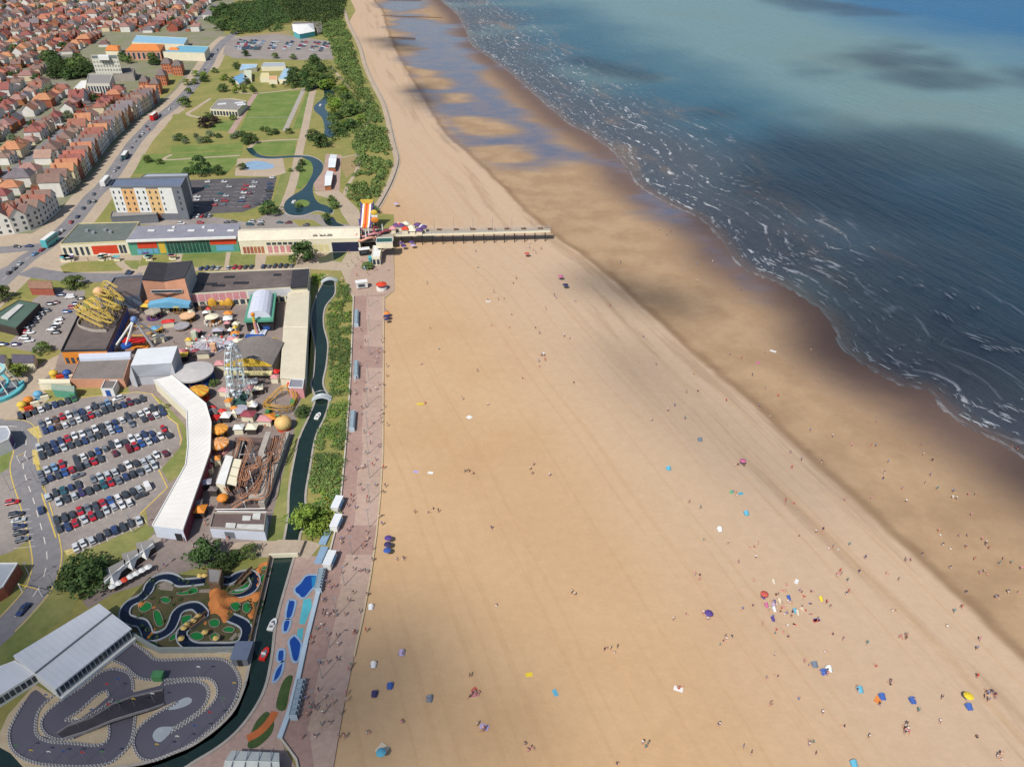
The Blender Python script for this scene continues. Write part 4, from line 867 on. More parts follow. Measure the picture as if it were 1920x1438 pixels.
P = GS([(515,1042),(554,1040),(562,1022),(528,1022)]); t = thing('canal_bridge', 'wide sandy path bridge crossing the canal between the two reaches', 'bridge', centre(P)); MB().prism(grow(P, 1.5), .05, 1.0).build('deck', PAVE, t); MB().strip([P[0]+Vector((-1,-.8,0)), P[1]+Vector((1,-.8,0))], .4, .3, 1.5).build('parapet', CREAM, t)

# ---- park and upper landmarks
KW = M('white_sheet_roof',(232,236,238))
for (P, lb) in ((Zb([(1290,410),(1345,410),(1360,310),(1310,305)]), 'upper long white roofed chalet row beside the lake'), (Zb([(1260,560),(1310,555),(1330,445),(1280,440)]), 'lower long white roofed chalet row beside the lake')):
    t, q, rf = gable('chalet_row', lb, 'chalets', P[::-1], 2.8, 3.8, BRICK, KW)
P = Za([(1000,265),(1050,320),(1190,285),(1165,215),(1090,208)]); t = thing('marquee', 'big white tent roofed hall at the top car park', 'marquee', (*centre(GS(P)).xy, 0)); q = GS(Za([(1010,300),(1060,325),(1185,300),(1170,235),(1000,240)]))
MB().prism(q, 0, 5, bottom=False).build('wall', TURQ, t); c_ = centre(q); MB().add([(*p.xy, 5) for p in grow(q, .5)]+[(c_.x-6, c_.y, 9), (c_.x+6, c_.y, 9)], [(0,1,5),(1,2,6,5),(2,3,6),(3,4,5,6),(4,0,5)]).build('roof', WHITE, t)
flat('storage_yard', 'grey walled yard and low sheds behind the white tent hall', 'yard', [(546,52),(550,42),(602,42),(604,60),(596,62),(592,48)], 2.5, CONC, GREYROOF, .2)
NB = M('natureland_blue_roof',(168,200,222),.6,.1,.2)
for P, m, lb in ((Za([(560,580),(700,555),(710,528),(580,528)]), NB, 'pale blue long roof at the back of the animal centre'), (Za([(500,640),(560,690),(640,640),(590,600)]), M('mid_blue_roof',(124,172,206),.6,.1), 'mid blue roof at the road corner of the animal centre'), (Za([(880,650),(950,655),(1010,570),(930,560)]), NB, 'pale blue roof on the dune side of the animal centre'),
              (Za([(730,640),(810,640),(800,600),(740,600)]), LAMPY, 'cream domed shelter in the middle of the animal centre'), (Za([(740,550),(940,545),(930,515),(760,515)]), M('grey_glass_roof',(176,186,192),.5,.1), 'grey glazed long roof of the animal centre'), (Za([(800,655),(870,655),(870,625),(810,625)]), M('peach_roof',(226,172,130),.8,.1), 'peach coloured shelter roof inside the animal centre'), (Za([(600,640),(660,640),(660,580),(600,575)]), M('pale_green_roof',(206,214,190),.7,.1), 'pale green shelter roof inside the animal centre')):
    flat('animal_house', lb, 'building', P, 3.5, CREAM, m, .2)
t, P = flat('bowls_pavilion', 'grey flat roofed pavilion with rooflights beside the bowling greens', 'pavilion', Za([(320,895),(545,905),(620,830),(500,810),(390,815)]), 4.5, CREAM, M('grey_stone_roof',(150,146,142)), .2)
for x, y in ((420,855),(560,845),(580,860)): MB().obox((*G(*Za([(x,y)])[0], 4.5).xy, 4.5), (6,3,.4), .4).build('rooflight', KW, t)
windows(t, P[1], P[0], .5, 3.4, 9, .7)
# blue and orange roofed leisure complex
Zt = Q(0, 0, 5.818); BLR = M('sky_blue_sheet_roof',(150,194,218),.6,.06,.2); OTR = M('orange_tiles',(226,140,74),.85,.1,.5)
t, P = flat('leisure_hall', 'long sky blue roofed leisure hall beside the seafront road', 'hall', [(247,80),(345,84),(352,72),(255,67)], 6, CREAM, BLR, .2); t, P = flat('leisure_hall', 'lower blue roofed wing running to the seafront road', 'hall', [(305,98),(383,100),(392,88),(340,86)], 7, CREAM, M('mid_blue_roof2',(120,182,206),.6,.08), .2)
t, P, rf = gable('theatre', 'large building with orange tiled roof below the blue hall', 'theatre', [(235,96),(300,96),(308,84),(248,83)], 8, 11, M('orange_brick',(214,156,126)), OTR, cut=5); windows(t, P[0], P[1], 1, 6.5, 7, .5, GLASS, frame=WHITE)
gable('theatre_wing', 'small orange roofed wing left of the theatre', 'building', [(197,95),(222,96),(226,86),(203,85)], 5, 7, CREAM, OTR, cut=2); gable('theatre_wing', 'orange roofed wing at the blue hall corner', 'building', [(314,98),(338,99),(338,92),(318,91)], 6, 8.5, CREAM, OTR, cut=3)
t, P = flat('white_tower', 'white office tower with a penthouse rising above the trees', 'tower', [(173,112),(222,112),(219,104),(170,105)], 17, M('tower_white',(222,218,204),.8,.06), GREENROOF, .6); A, B = P[0], P[1]
for k in range(5): windows(t, A, B, 1.8+k*3.1, 3.5+k*3.1, 9, .55, M('tower_glass',(150,156,150),.3,.2))
MB().prism(GS([(183,106),(203,106),(203,103),(184,103)], 20), 17, 20).build('penthouse', WHITE, t)
t, P = flat('office_block', 'grey low office block with a row of tall windows below the white tower', 'office', [(162,158),(205,158),(212,140),(166,140)], 9, M('tower_white',(222,218,204)), M('grey_stone_roof',(150,146,142)), .5); windows(t, P[0], P[1], 1, 7.4, 8, .6)
flat('office_block', 'white triangular roofed annex beside the low office block', 'office', [(138,166),(160,166),(162,152),(152,152)], 4, CREAM, WHITE, .2); flat('office_block', 'long grey roofed wing behind the low office block', 'office', [(212,140),(250,138),(252,128),(216,130)], 6, CONC, GREYROOF, .3)
for i, (x, y) in enumerate(((268,162),(288,166),(310,128),(330,132),(300,150))):
    t, P, rf = gable('brick_apartment_block', 'orange brick apartment block with grey hipped roof, %s of the group beside the road' % ORD[i+1], 'apartments', [(x-9,y-8),(x+9,y-8),(x+13,y-16),(x-4,y-16)], 8, 11, M('apartment_brick',(204,126,88),.9,.12), M('brown_grey_tiles',(126,112,108),.9,.12,.5), cut=2.5, group='brick apartment blocks')
    for k in range(3): windows(t, P[0], P[1], 1+k*2.5, 2.3+k*2.5, 4, .4, GLASS)
# ================================================================== fairground rides
TRKO = M('rust_orange_track', (182,128,94), .7, .2, 1.); GOLD = M('golden_paint', (206,156,52), .6, .15, .8); CYANP = M('pale_cyan_paint', (206,226,228), .5, .06); TYEL = M('track_yellow', (222,192,92), .6, .1, .8)
REDB = M('bright_red_paint', (216,44,40), .55, .1); PEACH = M('peach_canvas', (232,186,144), .8, .08)
# yellow mouse coaster on the flat roof
q = GS([(143,608),(196,628),(240,576),(203,550)], 5); qc = centre(q)
t = thing('mouse_coaster', 'tangled yellow zigzag coaster on the hall roof', 'roller coaster', (*qc.xy, 5))
def uv(u, v, z): p = q[0].lerp(q[1], u).lerp(q[3].lerp(q[2], u), v); return Vector((p.x, p.y, z))
for lev, (z0, n) in enumerate(((7.4, 5), (9.6, 6), (12., 5))):
    pts = []
    for i in range(n+1):
        v = .06+.88*i/n; a_, b_ = (.06, .94) if i % 2 else (.94, .06)
        if lev == 2: a_, b_ = .2+.3*a_, .2+.6*b_
        pts += [uv(a_, v, z0+.5*math.sin(i*1.7)), uv(b_, v+.03, z0+.9*math.cos(i*2.3))]
    pts = smooth(pts, 5)
    for s_ in (-.35, .35): MB().tube([p+Vector((s_, s_*.4, 0)) for p in pts], .12, 4).build('rail', TYEL, t)
    MB().tube([p-Vector((0, 0, .3)) for p in pts], .16, 4).build('spine', TYEL, t)
for i in range(6):
    for k in range(5):
        p = uv((i+.5)/6, (k+.5)/5, 5); MB().tube([p, p+Vector((0, 0, random.uniform(3, 8)))], .11, 4).build('support_post', TYEL, t)
for i in range(8): p = uv(random.random(), random.random(), 5.2); MB().tube([p, uv(random.random(), random.random(), 11)], .09, 4).build('brace', TYEL, t)
b = uv(.06, .75, 9); MB().ball(b, 2.0, 14, 9).build('peach_ball', PEACH, t)
MB().strip(smooth([uv(0,.2,5), uv(.1,-.02,5), uv(.6,-.03,5), uv(1,.1,5)], 6), .3, 5, 6).build('catwalk_rail', CONC, t)
# pendulum frame
ap = G(251,599,13.5); t = thing('swing_ride', 'tall white four legged frame of the swing ride', 'ride', (ap.x, ap.y, 0))
for x, y in ((209,661),(240,646),(287,650),(312,637)):
    MB().tube([G(x, y), ap], [.5, .35], 6).build('leg', WHITE, t)
MB().ball(ap, 1.2, 10, 6).build('pivot_housing', M('ride_blue',(110,140,190),.5,.1), t); MB().tube([ap, ap+Vector((-4.5, -2, -9))], .35, 6).build('arm', WHITE, t); MB().cyl((ap.x-4.5, ap.y-2), 1.8, 3.6, 4.5, 12).build('gondola', BLUE, t)
b = G(222,652); MB().obox((b.x, b.y, 0), (2.2, 9, .5), -.5).build('loading_platform', CONC, t)
b = G(258,651); t = thing('flat_ride', 'bright red canopy ride beside the white shed', 'ride', b); MB().obox((b.x, b.y, 0), (8.5,3.5,.6)).build('platform', ORANGE, t); MB().obox((b.x, b.y, 2.8), (8,3.2,.5)).build('canopy', REDB, t)
for sx in (-3.6, 3.6): MB().cyl((b.x+sx, b.y), .15, .6, 2.8, 6).build('post', YEL, t)
# spinning-car tracks (low golden track rides)
def low_track(px, py, rx, ry, mat, label, z=1.6, wob=.5, seed=1, base=None):
    b = G(px, py); t = thing('track_ride', label, 'roller coaster', b); r_ = random.Random(seed); n = 28
    pts = [Vector((b.x+rx*math.cos(k*2*math.pi/n)*(1+.12*math.sin(3*k*2*math.pi/n+seed)), b.y+ry*math.sin(k*2*math.pi/n), z+wob*math.sin(2*k*2*math.pi/n+seed))) for k in range(n+1)]
    for s_ in (.9, 1.06): MB().tube([Vector((b.x+(p.x-b.x)*s_, b.y+(p.y-b.y)*s_, p.z)) for p in pts], .13, 4).build('rail', mat, t)
    for k in range(0, n, 2): MB().tube([(pts[k].x, pts[k].y, 0), pts[k]], .12, 4).build('support_post', mat, t)
    tie = MB()
    for k in range(n): p = pts[k]; tie.tube([Vector((b.x+(p.x-b.x)*.9, b.y+(p.y-b.y)*.9, p.z)), Vector((b.x+(p.x-b.x)*1.06, b.y+(p.y-b.y)*1.06, p.z))], .1, 4)
    o = tie.build('track_ties', mat, t); o['kind'] = 'stuff'
    if base: MB().cyl(b, 1, .03, .25, 20).build('base', base, t).scale = (rx*.8, ry*.8, 1)
    return t, b, pts
low_track(270,626,6.5,3.4,GOLD,'small golden track ride under the white swing frame', 1.8, .7, 2)
t, b, pts = low_track(528,760,4.6,5.6,GOLD,'oval golden coaster with apple station beside the canal', 2.6, 1.3, 5)
for s_ in (.84, 1.12): MB().tube([Vector((b.x+(p.x-b.x)*s_, b.y+(p.y-b.y)*s_, p.z-.9)) for p in pts], .16, 4).build('rail', GOLD, t)
for x, y in ((504,775),(550,758)): c_ = G(x, y); MB().obox((c_.x, c_.y, 0), (1.2,2.4,1.6)).build('green_hut', GREENP, t)
b = G(533,804); t = thing('apple_station', 'big peach coloured apple shaped ride station', 'ride station', b); MB().ball((b.x, b.y, 2.3), 2.6, 18, 11, (1,1,.92)).build('apple', M('apple_paint',(236,176,104),.5,.2,.35,rgb2=(214,206,140)), t); MB().tube([(b.x-.3,b.y,4.5),(b.x-.5,b.y,5.6)], .14, 5).build('stalk', WOOD, t); MB().add([(b.x-.4,b.y,5),(b.x-1.4,b.y+.5,5.3),(b.x-2.2,b.y,5),(b.x-1.3,b.y-.4,5.1)], [(0,1,2,3)]).build('leaf', GREENP, t); MB().cyl(b, 2.0, 0, .5, 14).build('base', RED, t)
# round canopies
def canopy(px, py, r, h, mat, label, cat='carousel', base=None, n=16, mat2=None, peak=None, name='round_ride'):
    b = G(px, py); t = thing(name, label, cat, b); pk = r*.28 if peak is None else peak
    for k in range(n):
        a0, a1 = 2*math.pi*k/n, 2*math.pi*(k+1)/n; g_ = .985
        MB().add([(b.x,b.y,h+pk),(b.x+r*math.cos(a0),b.y+r*math.sin(a0),h),(b.x+r*math.cos(a1),b.y+r*math.sin(a1),h),(b.x+r*math.cos(a0),b.y+r*math.sin(a0),h-.5),(b.x+r*math.cos(a1),b.y+r*math.sin(a1),h-.5)], [(0,1,2),(1,3,4,2)]).build('canopy_panel', mat2 if (mat2 and k % 2) else mat, t)
    MB().cyl(b, r*.9, .03, .6, 20).build('platform', base or WOOD, t); MB().cyl(b, r*.22, .6, h, 10).build('centre_drum', CREAM, t)
    for k in range(8): a0 = 2*math.pi*k/8; MB().cyl((b.x+r*.82*math.cos(a0), b.y+r*.82*math.sin(a0)), .09, .6, h-.2, 5).build('pole', GOLD, t)
    return t, b
canopy(339,584,3.1,3.6,M('olive_canvas',(200,196,124),.8,.1),'pale olive round canopy ride near the brick hall', n=10, peak=.9)
canopy(354,601,2.9,2.4,PEACH,'flat peach round canopy ride with a scroll pattern', n=14, peak=.4)
t, b = canopy(342,616,2.9,1.4,M('silver_ride',(168,166,170),.5,.15),'low silver round spinning ride below the peach canopy', n=12, peak=.1)
t, b = canopy(369,716,6.3,4.2,M('grey_canvas_roof',(196,192,190),.8,.08,.5),'large grey topped waltzer with purple skirt', n=28, peak=.9, base=PURPLE)
MB().cyl(b, 6.0, .6, 1.5, 28).build('skirt', BLUE, t)
canopy(374,748,3.6,3.2,YEL,'yellow and orange striped round carousel by the bend of the white roof', mat2=ORANGE, n=18, base=REDB)
canopy(415,818,2.6,3.0,ORANGE,'upper of two small orange striped carousels beside the white roof', mat2=M('amber_canvas',(240,178,84),.7,.08), n=18)
canopy(414,845,2.9,3.0,PEACH,'lower of two small orange and cream striped carousels beside the white roof', mat2=ORANGE, n=18, base=PINK)
canopy(452,777,2.4,2.2,M('lilac_grey',(180,178,190),.6,.1),'lilac grey round ride in front of the big wheel', n=12, peak=.3)
t, b = canopy(290,596,3.2,3.0,M('stone_canvas',(176,166,150),.8,.1),'stone coloured hexagonal canopy ride beneath the brick hall', n=6, peak=.6, base=PURPLE)
# spinning wheel ride with spokes
b = G(392,650); t = thing('spider_ride', 'wide silver spoked spinning ride in the middle of the fair', 'ride', b)
MB().cyl(b, 6.4, .03, .35, 28).build('platform', M('lilac_grey',(180,178,190)), t); MB().cyl(b, .8, .35, 3.4, 10, .5).build('hub', PINK, t)
for k in range(14):
    a0 = 2*math.pi*k/14; e = Vector((b.x+5.6*math.cos(a0), b.y+5.6*math.sin(a0), 1.5)); MB().tube([(b.x, b.y, 3.0), e], .13, 4).build('spoke', WHITE, t); MB().ball(e, .55, 7, 5).build('car', (PINK, WHITE, RED, M('pale_green_roof',(206,214,190)))[k % 4], t)
MB().tube([(b.x+6.2*math.cos(k*.22), b.y+6.2*math.sin(k*.22), 1.1) for k in range(15)], .1, 4).build('railing', STEEL, t)
for k, (x, y, m) in enumerate(((367,637,M('pale_green_roof',(206,214,190))),(403,660,PEACH))): c_ = G(x, y); MB().obox((c_.x, c_.y, 0), (1.8,1.4,3.6)).build('backboard', m, t)
b = G(400,606); t = thing('chair_ride', 'ring of white seats around an orange hub in front of the golden boat ride', 'ride', b); MB().cyl(b, .7, 0, 3, 8).build('hub', ORANGE, t); MB().cyl(b, 2.6, 2.9, 3.5, 14, .4).build('top', CREAM, t)
for k in range(16): a0 = 2*math.pi*k/16; MB().obox((b.x+3*math.cos(a0), b.y+3*math.sin(a0), .5), (.6,.6,.7), a0).build('seat', WHITE if k % 3 else PEACH, t)
b = G(404,575); t = thing('boat_ride', 'golden rock and boat ride along the black roofed arcade', 'ride', b); MB().obox((b.x, b.y-1, 0), (14,4,.8)).build('trough', WOOD, t)
for dx, r_, h in ((-5,1.6,1.2),(-1,2.2,3.4),(3,1.5,1.6),(5.5,1.9,2.6)): MB().ball((b.x+dx, b.y+.6, .8), r_, 9, 6, (1,.8,h/r_), half=True).build('rockwork', GOLD, t)
# blue ride
b = G(484,628); t = thing('fairground_ride', 'royal blue platform ride with a tall yellow arm', 'ride', b); MB().obox((b.x, b.y, 0), (5.6,6.4,.7)).build('platform', M('pale_blue_sheet',(214,222,236)), t)
for dx, dy in ((-2.6,3.6),(2.6,3.6),(0,-3.6)): MB().obox((b.x+dx, b.y+dy, .72), (2.6 if dy > 0 else 6.4,1.8,1.2)).build('deck_section', BLUE, t)
MB().tube([(b.x-.6,b.y,.7),(b.x-.9,b.y+1.5,7.5)], [.35,.5], 7).build('arm', YEL, t); MB().tube([(b.x,b.y,.7),(b.x-.6,b.y+.6,5)], .5, 8).build('column', PINK, t); MB().ball((b.x-.9,b.y+1.5,7.8), .8, 8, 6).build('head', ORANGE, t)
MB().tube([(b.x+1.6,b.y-1,.7),(b.x+.2,b.y+1,4.6)], .15, 4).build('strut', WHITE, t)
# big wheel
b = G(449,752); az = R(8); D = Vector((-math.sin(az), math.cos(az), 0)); AX = Vector((D.y, -D.x, 0)); RW = 8.3; hub = b+Vector((0,0,10.2))+D*3.2
t = thing('ferris_wheel', 'tall pale cyan big wheel with white gondolas seen almost edge on', 'ferris wheel', b)
def rim(k, s_, rr=RW): a0 = 2*math.pi*k/40; return hub+D*(rr*math.cos(a0))+Vector((0,0,rr*math.sin(a0)))+AX*s_
for s_ in (-.9, .9):
    MB().tube([rim(k, s_) for k in range(41)], .09, 5).build('rim', CYANP, t); MB().tube([rim(k, s_, RW*.72) for k in range(41)], .08, 4).build('inner_ring', CYANP, t)
    for k in range(0, 40, 2): MB().tube([hub+AX*s_, rim(k, s_)], .06, 4).build('spoke', STEEL, t)
for k in range(20):
    p = rim(2*k, 0); MB().tube([rim(2*k, -.9), rim(2*k, .9)], .06, 4).build('axle', STEEL, t)
    g_ = MB().ball(p-Vector((0,0,.6)), .6, 8, 5, (1,1,.8)).build('gondola', WHITE if k % 3 else M('lilac_grey',(180,178,190)), t); MB().cyl(p, .75, p.z-.1, p.z+.3, 10, .1).build('gondola_roof', M('gondola_pale',(208,220,226),.5,.08), g_)
MB().tube([hub-AX*2, hub+AX*2], .5, 10).build('hub', CYANP, t)
for s_ in (-2.0, 2.0):
    for d_ in (-5.0, 5.0): MB().tube([hub+AX*s_, Vector((*(b+D*(3.2+d_)+AX*s_*1.6).xy, 0))], .15, 5).build('support_leg', CYANP, t)
    for f_ in (.55, .75): MB().tube([(hub+AX*s_).lerp(Vector((*(b+D*(3.2-5)+AX*s_*1.6).xy, 0)), f_), (hub+AX*s_).lerp(Vector((*(b+D*(3.2+5)+AX*s_*1.6).xy, 0)), f_)], .1, 4).build('cross_brace', CYANP, t)
for dx in (-4.2, 4.2): MB().tube([hub+AX*math.copysign(2, dx), Vector((*(b+AX*dx-D*1.5).xy, 0))], .14, 5).build('stay', CYANP, t)
MB().obox((b.x, b.y+1.5, 0), (4.5,8,.6), az).build('platform', M('dark_green_paint',(60,96,88),.7,.1), t)
# log flume and coaster yard
Zq = Q(390, 800, 6.535)
YARD = M('ride_yard_ground',(118,98,92),.95,.25,.3,rgb2=(96,82,80)); sheet('ride_yard', Zq([(330,130),(960,140),(1000,160),(720,1050),(80,1040),(230,700)]), YARD, .03)
t = thing('log_flume_coaster', 'maze of rust orange coaster tracks between the carousels and the canal', 'roller coaster', centre(GS(Zq([(540,560)]))))
def track(pts, zs, mat=TRKO, wd=.55):
    P = [G(*Zq([p])[0], z) for p, z in zip(pts, zs)]; P = smooth(P, 6)
    for s_ in (-wd, wd):
        L = []
        for i, p in enumerate(P): d = (P[min(i+1, len(P)-1)]-P[max(i-1, 0)]); d.z = 0; d.normalize(); L.append(p+Vector((-d.y, d.x, 0))*s_)
        MB().tube(L, .12, 4).build('rail', mat, t)
    MB().tube([p-Vector((0,0,.35)) for p in P], .17, 4).build('spine', mat, t)
    for i in range(0, len(P), 5):
        if P[i].z > 1: MB().tube([(P[i].x, P[i].y, 0), P[i]], .14, 4).build('support_post', STEEL, t)
track([(770,300),(765,450),(755,600),(735,760),(700,840),(620,870),(540,865),(450,890),(370,935),(290,985)], [3,3,3,3,3,3,2.6,2.4,2,1.5], wd=.8)
track([(500,160),(520,200),(490,300),(450,400),(420,480),(390,600),(370,700),(360,760)], [5,5.5,6,5,4,4,3,3])
track([(930,60),(900,160),(870,280),(840,400),(800,430)], [6,6,5,4,3]); track([(830,120),(810,220),(780,300),(720,420),(640,460),(600,480)], [6,5,5,5,4,4])
track([(600,480),(480,500),(430,560),(450,640),(500,600),(480,520)], [4,4,4,4.5,5,5]); track([(690,480),(660,600),(610,720),(570,820)], [5,4,4,3]); track([(630,350),(600,480),(530,520),(460,660),(440,720)], [6,5,5,4,4]); track([(380,820),(420,860),(520,780),(640,640)], [3,3,3,4])
track([(390,130),(360,260),(320,380),(270,560),(230,690),(215,740),(250,800)], [2.5,2.5,2.5,2.5,2.5,2.5,2.5], wd=.45); track([(390,130),(440,150),(510,160),(530,190)], [2.5,3,4,5], wd=.45)
for pts, z in (([(715,340),(700,600),(690,760),(660,830),(500,850)], 2.6), ([(420,170),(380,260),(350,380)], 1.2), ([(740,60),(690,200),(650,330),(690,360)], 3.5)):
    P = GS(Zq(pts), z); MB().strip(smooth(P, 4), 1.6, z-.3, z).build('walkway', CONC, t)
    for p in P: MB().tube([(p.x, p.y, 0), (p.x, p.y, z)], .12, 4).build('support_post', STEEL, t)
for a_, b_ in (((460,230),(520,380)),((560,330),(610,480)),((510,540),(560,740)),((470,740),(500,830)),((390,340),(700,330)),((440,920),(470,1000)),((800,330),(900,330))): MB().tube([G(*Zq([a_])[0], 6), G(*Zq([b_])[0], 1)], .16, 4).build('brace', WHITE, t)
for pts in ([(90,1010),(700,1000)], [(110,1035),(720,1040)]): P = GS(Zq(pts), 2.5); MB().tube(P, .12, 4).build('gantry_rail', STEEL, t)
P = GS(Zq([(955,130),(1010,140),(760,820),(700,1010),(640,1000),(720,800)])); MB().strip([P[0].lerp(P[1], .5), P[2].lerp(P[5], .4), P[3].lerp(P[4], .5)], 1.6, .1, 2.4).build('grey_boundary_walkway', CONC, t)
t, P = flat('station_roof', 'long plain white station roof beside the coaster maze', 'station', Zq([(95,690),(205,708),(305,365),(220,345)]), 3.6, CREAM, WHITE, 0)
for k, (y0, y1) in enumerate(((.0,.3),(.34,.64),(.68,1.))):
    A, B, C2, D2 = GS(Zq([(232,690),(345,720),(412,400),(322,388)]), 3.4); q_ = [A.lerp(D2, y0), B.lerp(C2, y0), B.lerp(C2, y1), A.lerp(D2, y1)]
    t = thing('queue_canopy', 'cream square queue canopy, %s of three beside the station roof' % ('nearest the camera', 'middle', 'farthest up')[k], 'canopy', (*centre(q_).xy, 0)); MB().prism(q_, 3.1, 3.4).build('roof', CREAM, t)
    for p in q_: MB().tube([(p.x, p.y, 0), (p.x, p.y, 3.1)], .1, 4).build('post', STEEL, t)
t, P = flat('flume_store', 'white walled store with dark brown roof at the south end of the fair', 'building', Zq([(20,1240),(692,1282),(716,1060),(70,1058)]), 3.4, M('pale_blue_sheet',(214,222,236)), M('dark_brown_roof',(112,96,92),.9,.15,.3), .35, CONC)
for pts in ([(420,1150),(520,1150),(530,1100),(430,1095)], [(545,1130),(640,1140),(650,1050),(560,1050)], [(350,1260),(690,1275),(690,1205),(360,1200)], [(215,1240),(330,1250),(345,1190),(225,1185)]): MB().prism(GS(Zq(pts), 3.4), 3.35, 3.7).build('roof_panel', M('stained_white',(206,206,200)), t)
windows(t, P[0], P[1], .2, 2.4, 1, .9, GREYW, 'door', lo=.24, hi=.44)
b = G(421,945); t = thing('tree_hut', 'little orange mushroom topped hut at the end of the coaster track', 'hut', b); MB().cyl(b, .6, 0, 2.4, 8).build('trunk', WOOD, t); MB().ball((b.x,b.y,2.2), 1.6, 10, 6, (1,1,.7), half=True).build('cap', ORANGE, t)
# turquoise ride at the picture edge
b = G(-4,734); t = thing('water_ride', 'turquoise rimmed round ride with white legs at the picture edge', 'ride', b)
def arc(r_, z, a0, a1, n=16): return [(b.x+r_*math.cos(a0+(a1-a0)*k/n), b.y+r_*math.sin(a0+(a1-a0)*k/n), z) for k in range(n+1)]
MB().strip(arc(7.2, 0, -2.6, .7), 1.6, .03, 1.1).build('basin_rim', TURQ, t); MB().cyl(b, 6.3, .03, .2, 24).build('basin_floor', GREYW, t); MB().strip(arc(4.4, 0, -3, 3, 24), 1.0, 7.4, 8.2).build('upper_ring', M('pale_turquoise',(168,212,212),.6,.08), t)
for k in range(6): a0 = -2.4+k*.62; MB().tube([(b.x+6.8*math.cos(a0), b.y+6.8*math.sin(a0), .5), (b.x+4.4*math.cos(a0), b.y+4.4*math.sin(a0), 7.5)], .18, 5).build('leg', WHITE, t)
MB().tube(smooth([Vector(p) for p in ((b.x+2,b.y-3,1),(b.x+4,b.y+1,3),(b.x+1,b.y+3,5),(b.x-2,b.y,7.6))], 6), .5, 6).build('chute', TURQ, t)
# small round stand and inflatable figures by the car park
for x, y, m, lb in ((74,746,SKYB,'sky blue round topped play stand beside the car park'), (56,757,ORANGE,'orange play frame beside the car park grass'), (44,766,YEL,'yellow play frame at the car park corner'), (103,707,YEL,'yellow and red inflatable in the corner yard'), (128,706,BLUE,'blue inflatable in the corner yard')):
    b = G(x, y); t = thing('play_equipment', lb, 'play equipment', b); MB().cyl(b, 1.3, 0, 1.6, 9, .9).build('base', m, t); MB().ball((b.x,b.y,1.5), 1.5, 10, 6, (1,.9,.8), half=True).build('top', m, t); MB().obox((b.x+2.2,b.y-.6,0), (2.4,.9,1.2), .5).build('slide', RED if m is YEL else CREAM, t)
# stalls of the fair
SM = {'pink': PINK, 'white': WHITE, 'red': REDB, 'cream': CREAM, 'yellow': YEL, 'pale blue': SKYB, 'orange': ORANGE, 'grey': GREYROOF, 'lilac': M('lilac_grey',(180,178,190)), 'maroon': M('maroon_canvas',(150,70,80))}
STALL = [(230,549,'grey','beside the blue mural end'),(282,574,'orange','below the hall entrance canopy'),(278,582,'yellow','below the orange stall'),(300,570,'pink','right of the hall entrance'),(305,578,'red','beneath the pink stall'),(430,596,'orange','near the golden boat ride'),(429,606,'white','under the orange stall'),
 (443,634,'orange','left of the blue ride'),(438,645,'pink','left of the big wheel top'),(446,648,'cream','above the big wheel'),(432,652,'lilac','at the big wheel queue'),(383,670,'grey','in front of the spider ride'),(345,675,'yellow','beside the white shed corner'),(340,668,'pink','at the white shed corner'),
 (475,725,'white','right of the big wheel'),(473,737,'pink','below the white big wheel hut'),(484,737,'cream','beside the pink wheel stall'),(425,741,'pink','left of the big wheel legs'),(518,706,'red','at the end of the long cream shed, upper'),(517,716,'pink','at the end of the long cream shed, lower'),
 (404,782,'grey','above the first orange carousel'),(406,793,'red','just above the first orange carousel'),(427,788,'white','near the carousels'),(450,811,'white','above the coaster maze'),(475,810,'cream','above the coaster maze, right'),(500,795,'pink','left of the apple station'),(508,792,'orange','touching the apple station'),(402,870,'grey','behind the lower carousel'),(386,915,'lilac','along the white roof, lower'),(370,955,'grey','near the south gate'),(378,965,'orange','at the south gate'),
 (468,786,'maroon','below the big wheel platform'),(553,731,'red','by the canal fence'),(300,640,'cream','under the swing frame'),(293,625,'pale blue','behind the swing frame'),(318,612,'red','beside the silver spinner'),(411,628,'lilac','right of the spider ride'),(415,690,'pink','left of the wheel gondolas'),(370,630,'pink','behind the spider ride')]
r_ = random.Random(11); KEY = list(SM)
for nm_, (x0, y0, x1, y1), n in (('among the upper rides',(285,570,450,600),9),('between spider ride and vault hall',(420,600,455,650),6),('left of the long cream shed',(500,610,520,700),5),('around the foot of the big wheel',(400,760,500,800),8),('beside the spider ride',(345,640,372,668),4),('along the curved roof',(398,772,402,800),3),('in the lane beside the station roof',(396,860,412,930),4)):
    for k in range(n): STALL.append((r_.uniform(x0, x1), r_.uniform(y0, y1), r_.choice(KEY), nm_+', '+ORD[k+1]))
for i, (x, y, c_, where) in enumerate(STALL):
    b = G(x, y); t = thing('fair_stall', '%s topped fairground stall %s' % (c_, where), 'stall', b, 'fairground stalls'); w_, d_ = (random.uniform(2.2, 4), random.uniform(1.8, 2.8)) if i < 39 else (random.uniform(1.2, 2.2), random.uniform(1.1, 1.8)); rz = random.uniform(-.3, .3)
    MB().obox((b.x,b.y,0), (w_,d_,2.1), rz).build('booth', CREAM if i % 2 else M('dark_brown_wall',(70,62,60)), t)
    ca, sa = math.cos(rz), math.sin(rz); E = [(b.x+x_*ca-y_*sa, b.y+x_*sa+y_*ca, 2.2) for x_, y_ in ((-w_*.6,-d_*.65),(w_*.6,-d_*.65),(w_*.6,d_*.65),(-w_*.6,d_*.65))]
    MB().add(E+[(b.x,b.y,3.1)], [(0,1,4),(1,2,4),(2,3,4),(3,0,4),(3,2,1,0)]).build('awning', SM[c_], t)
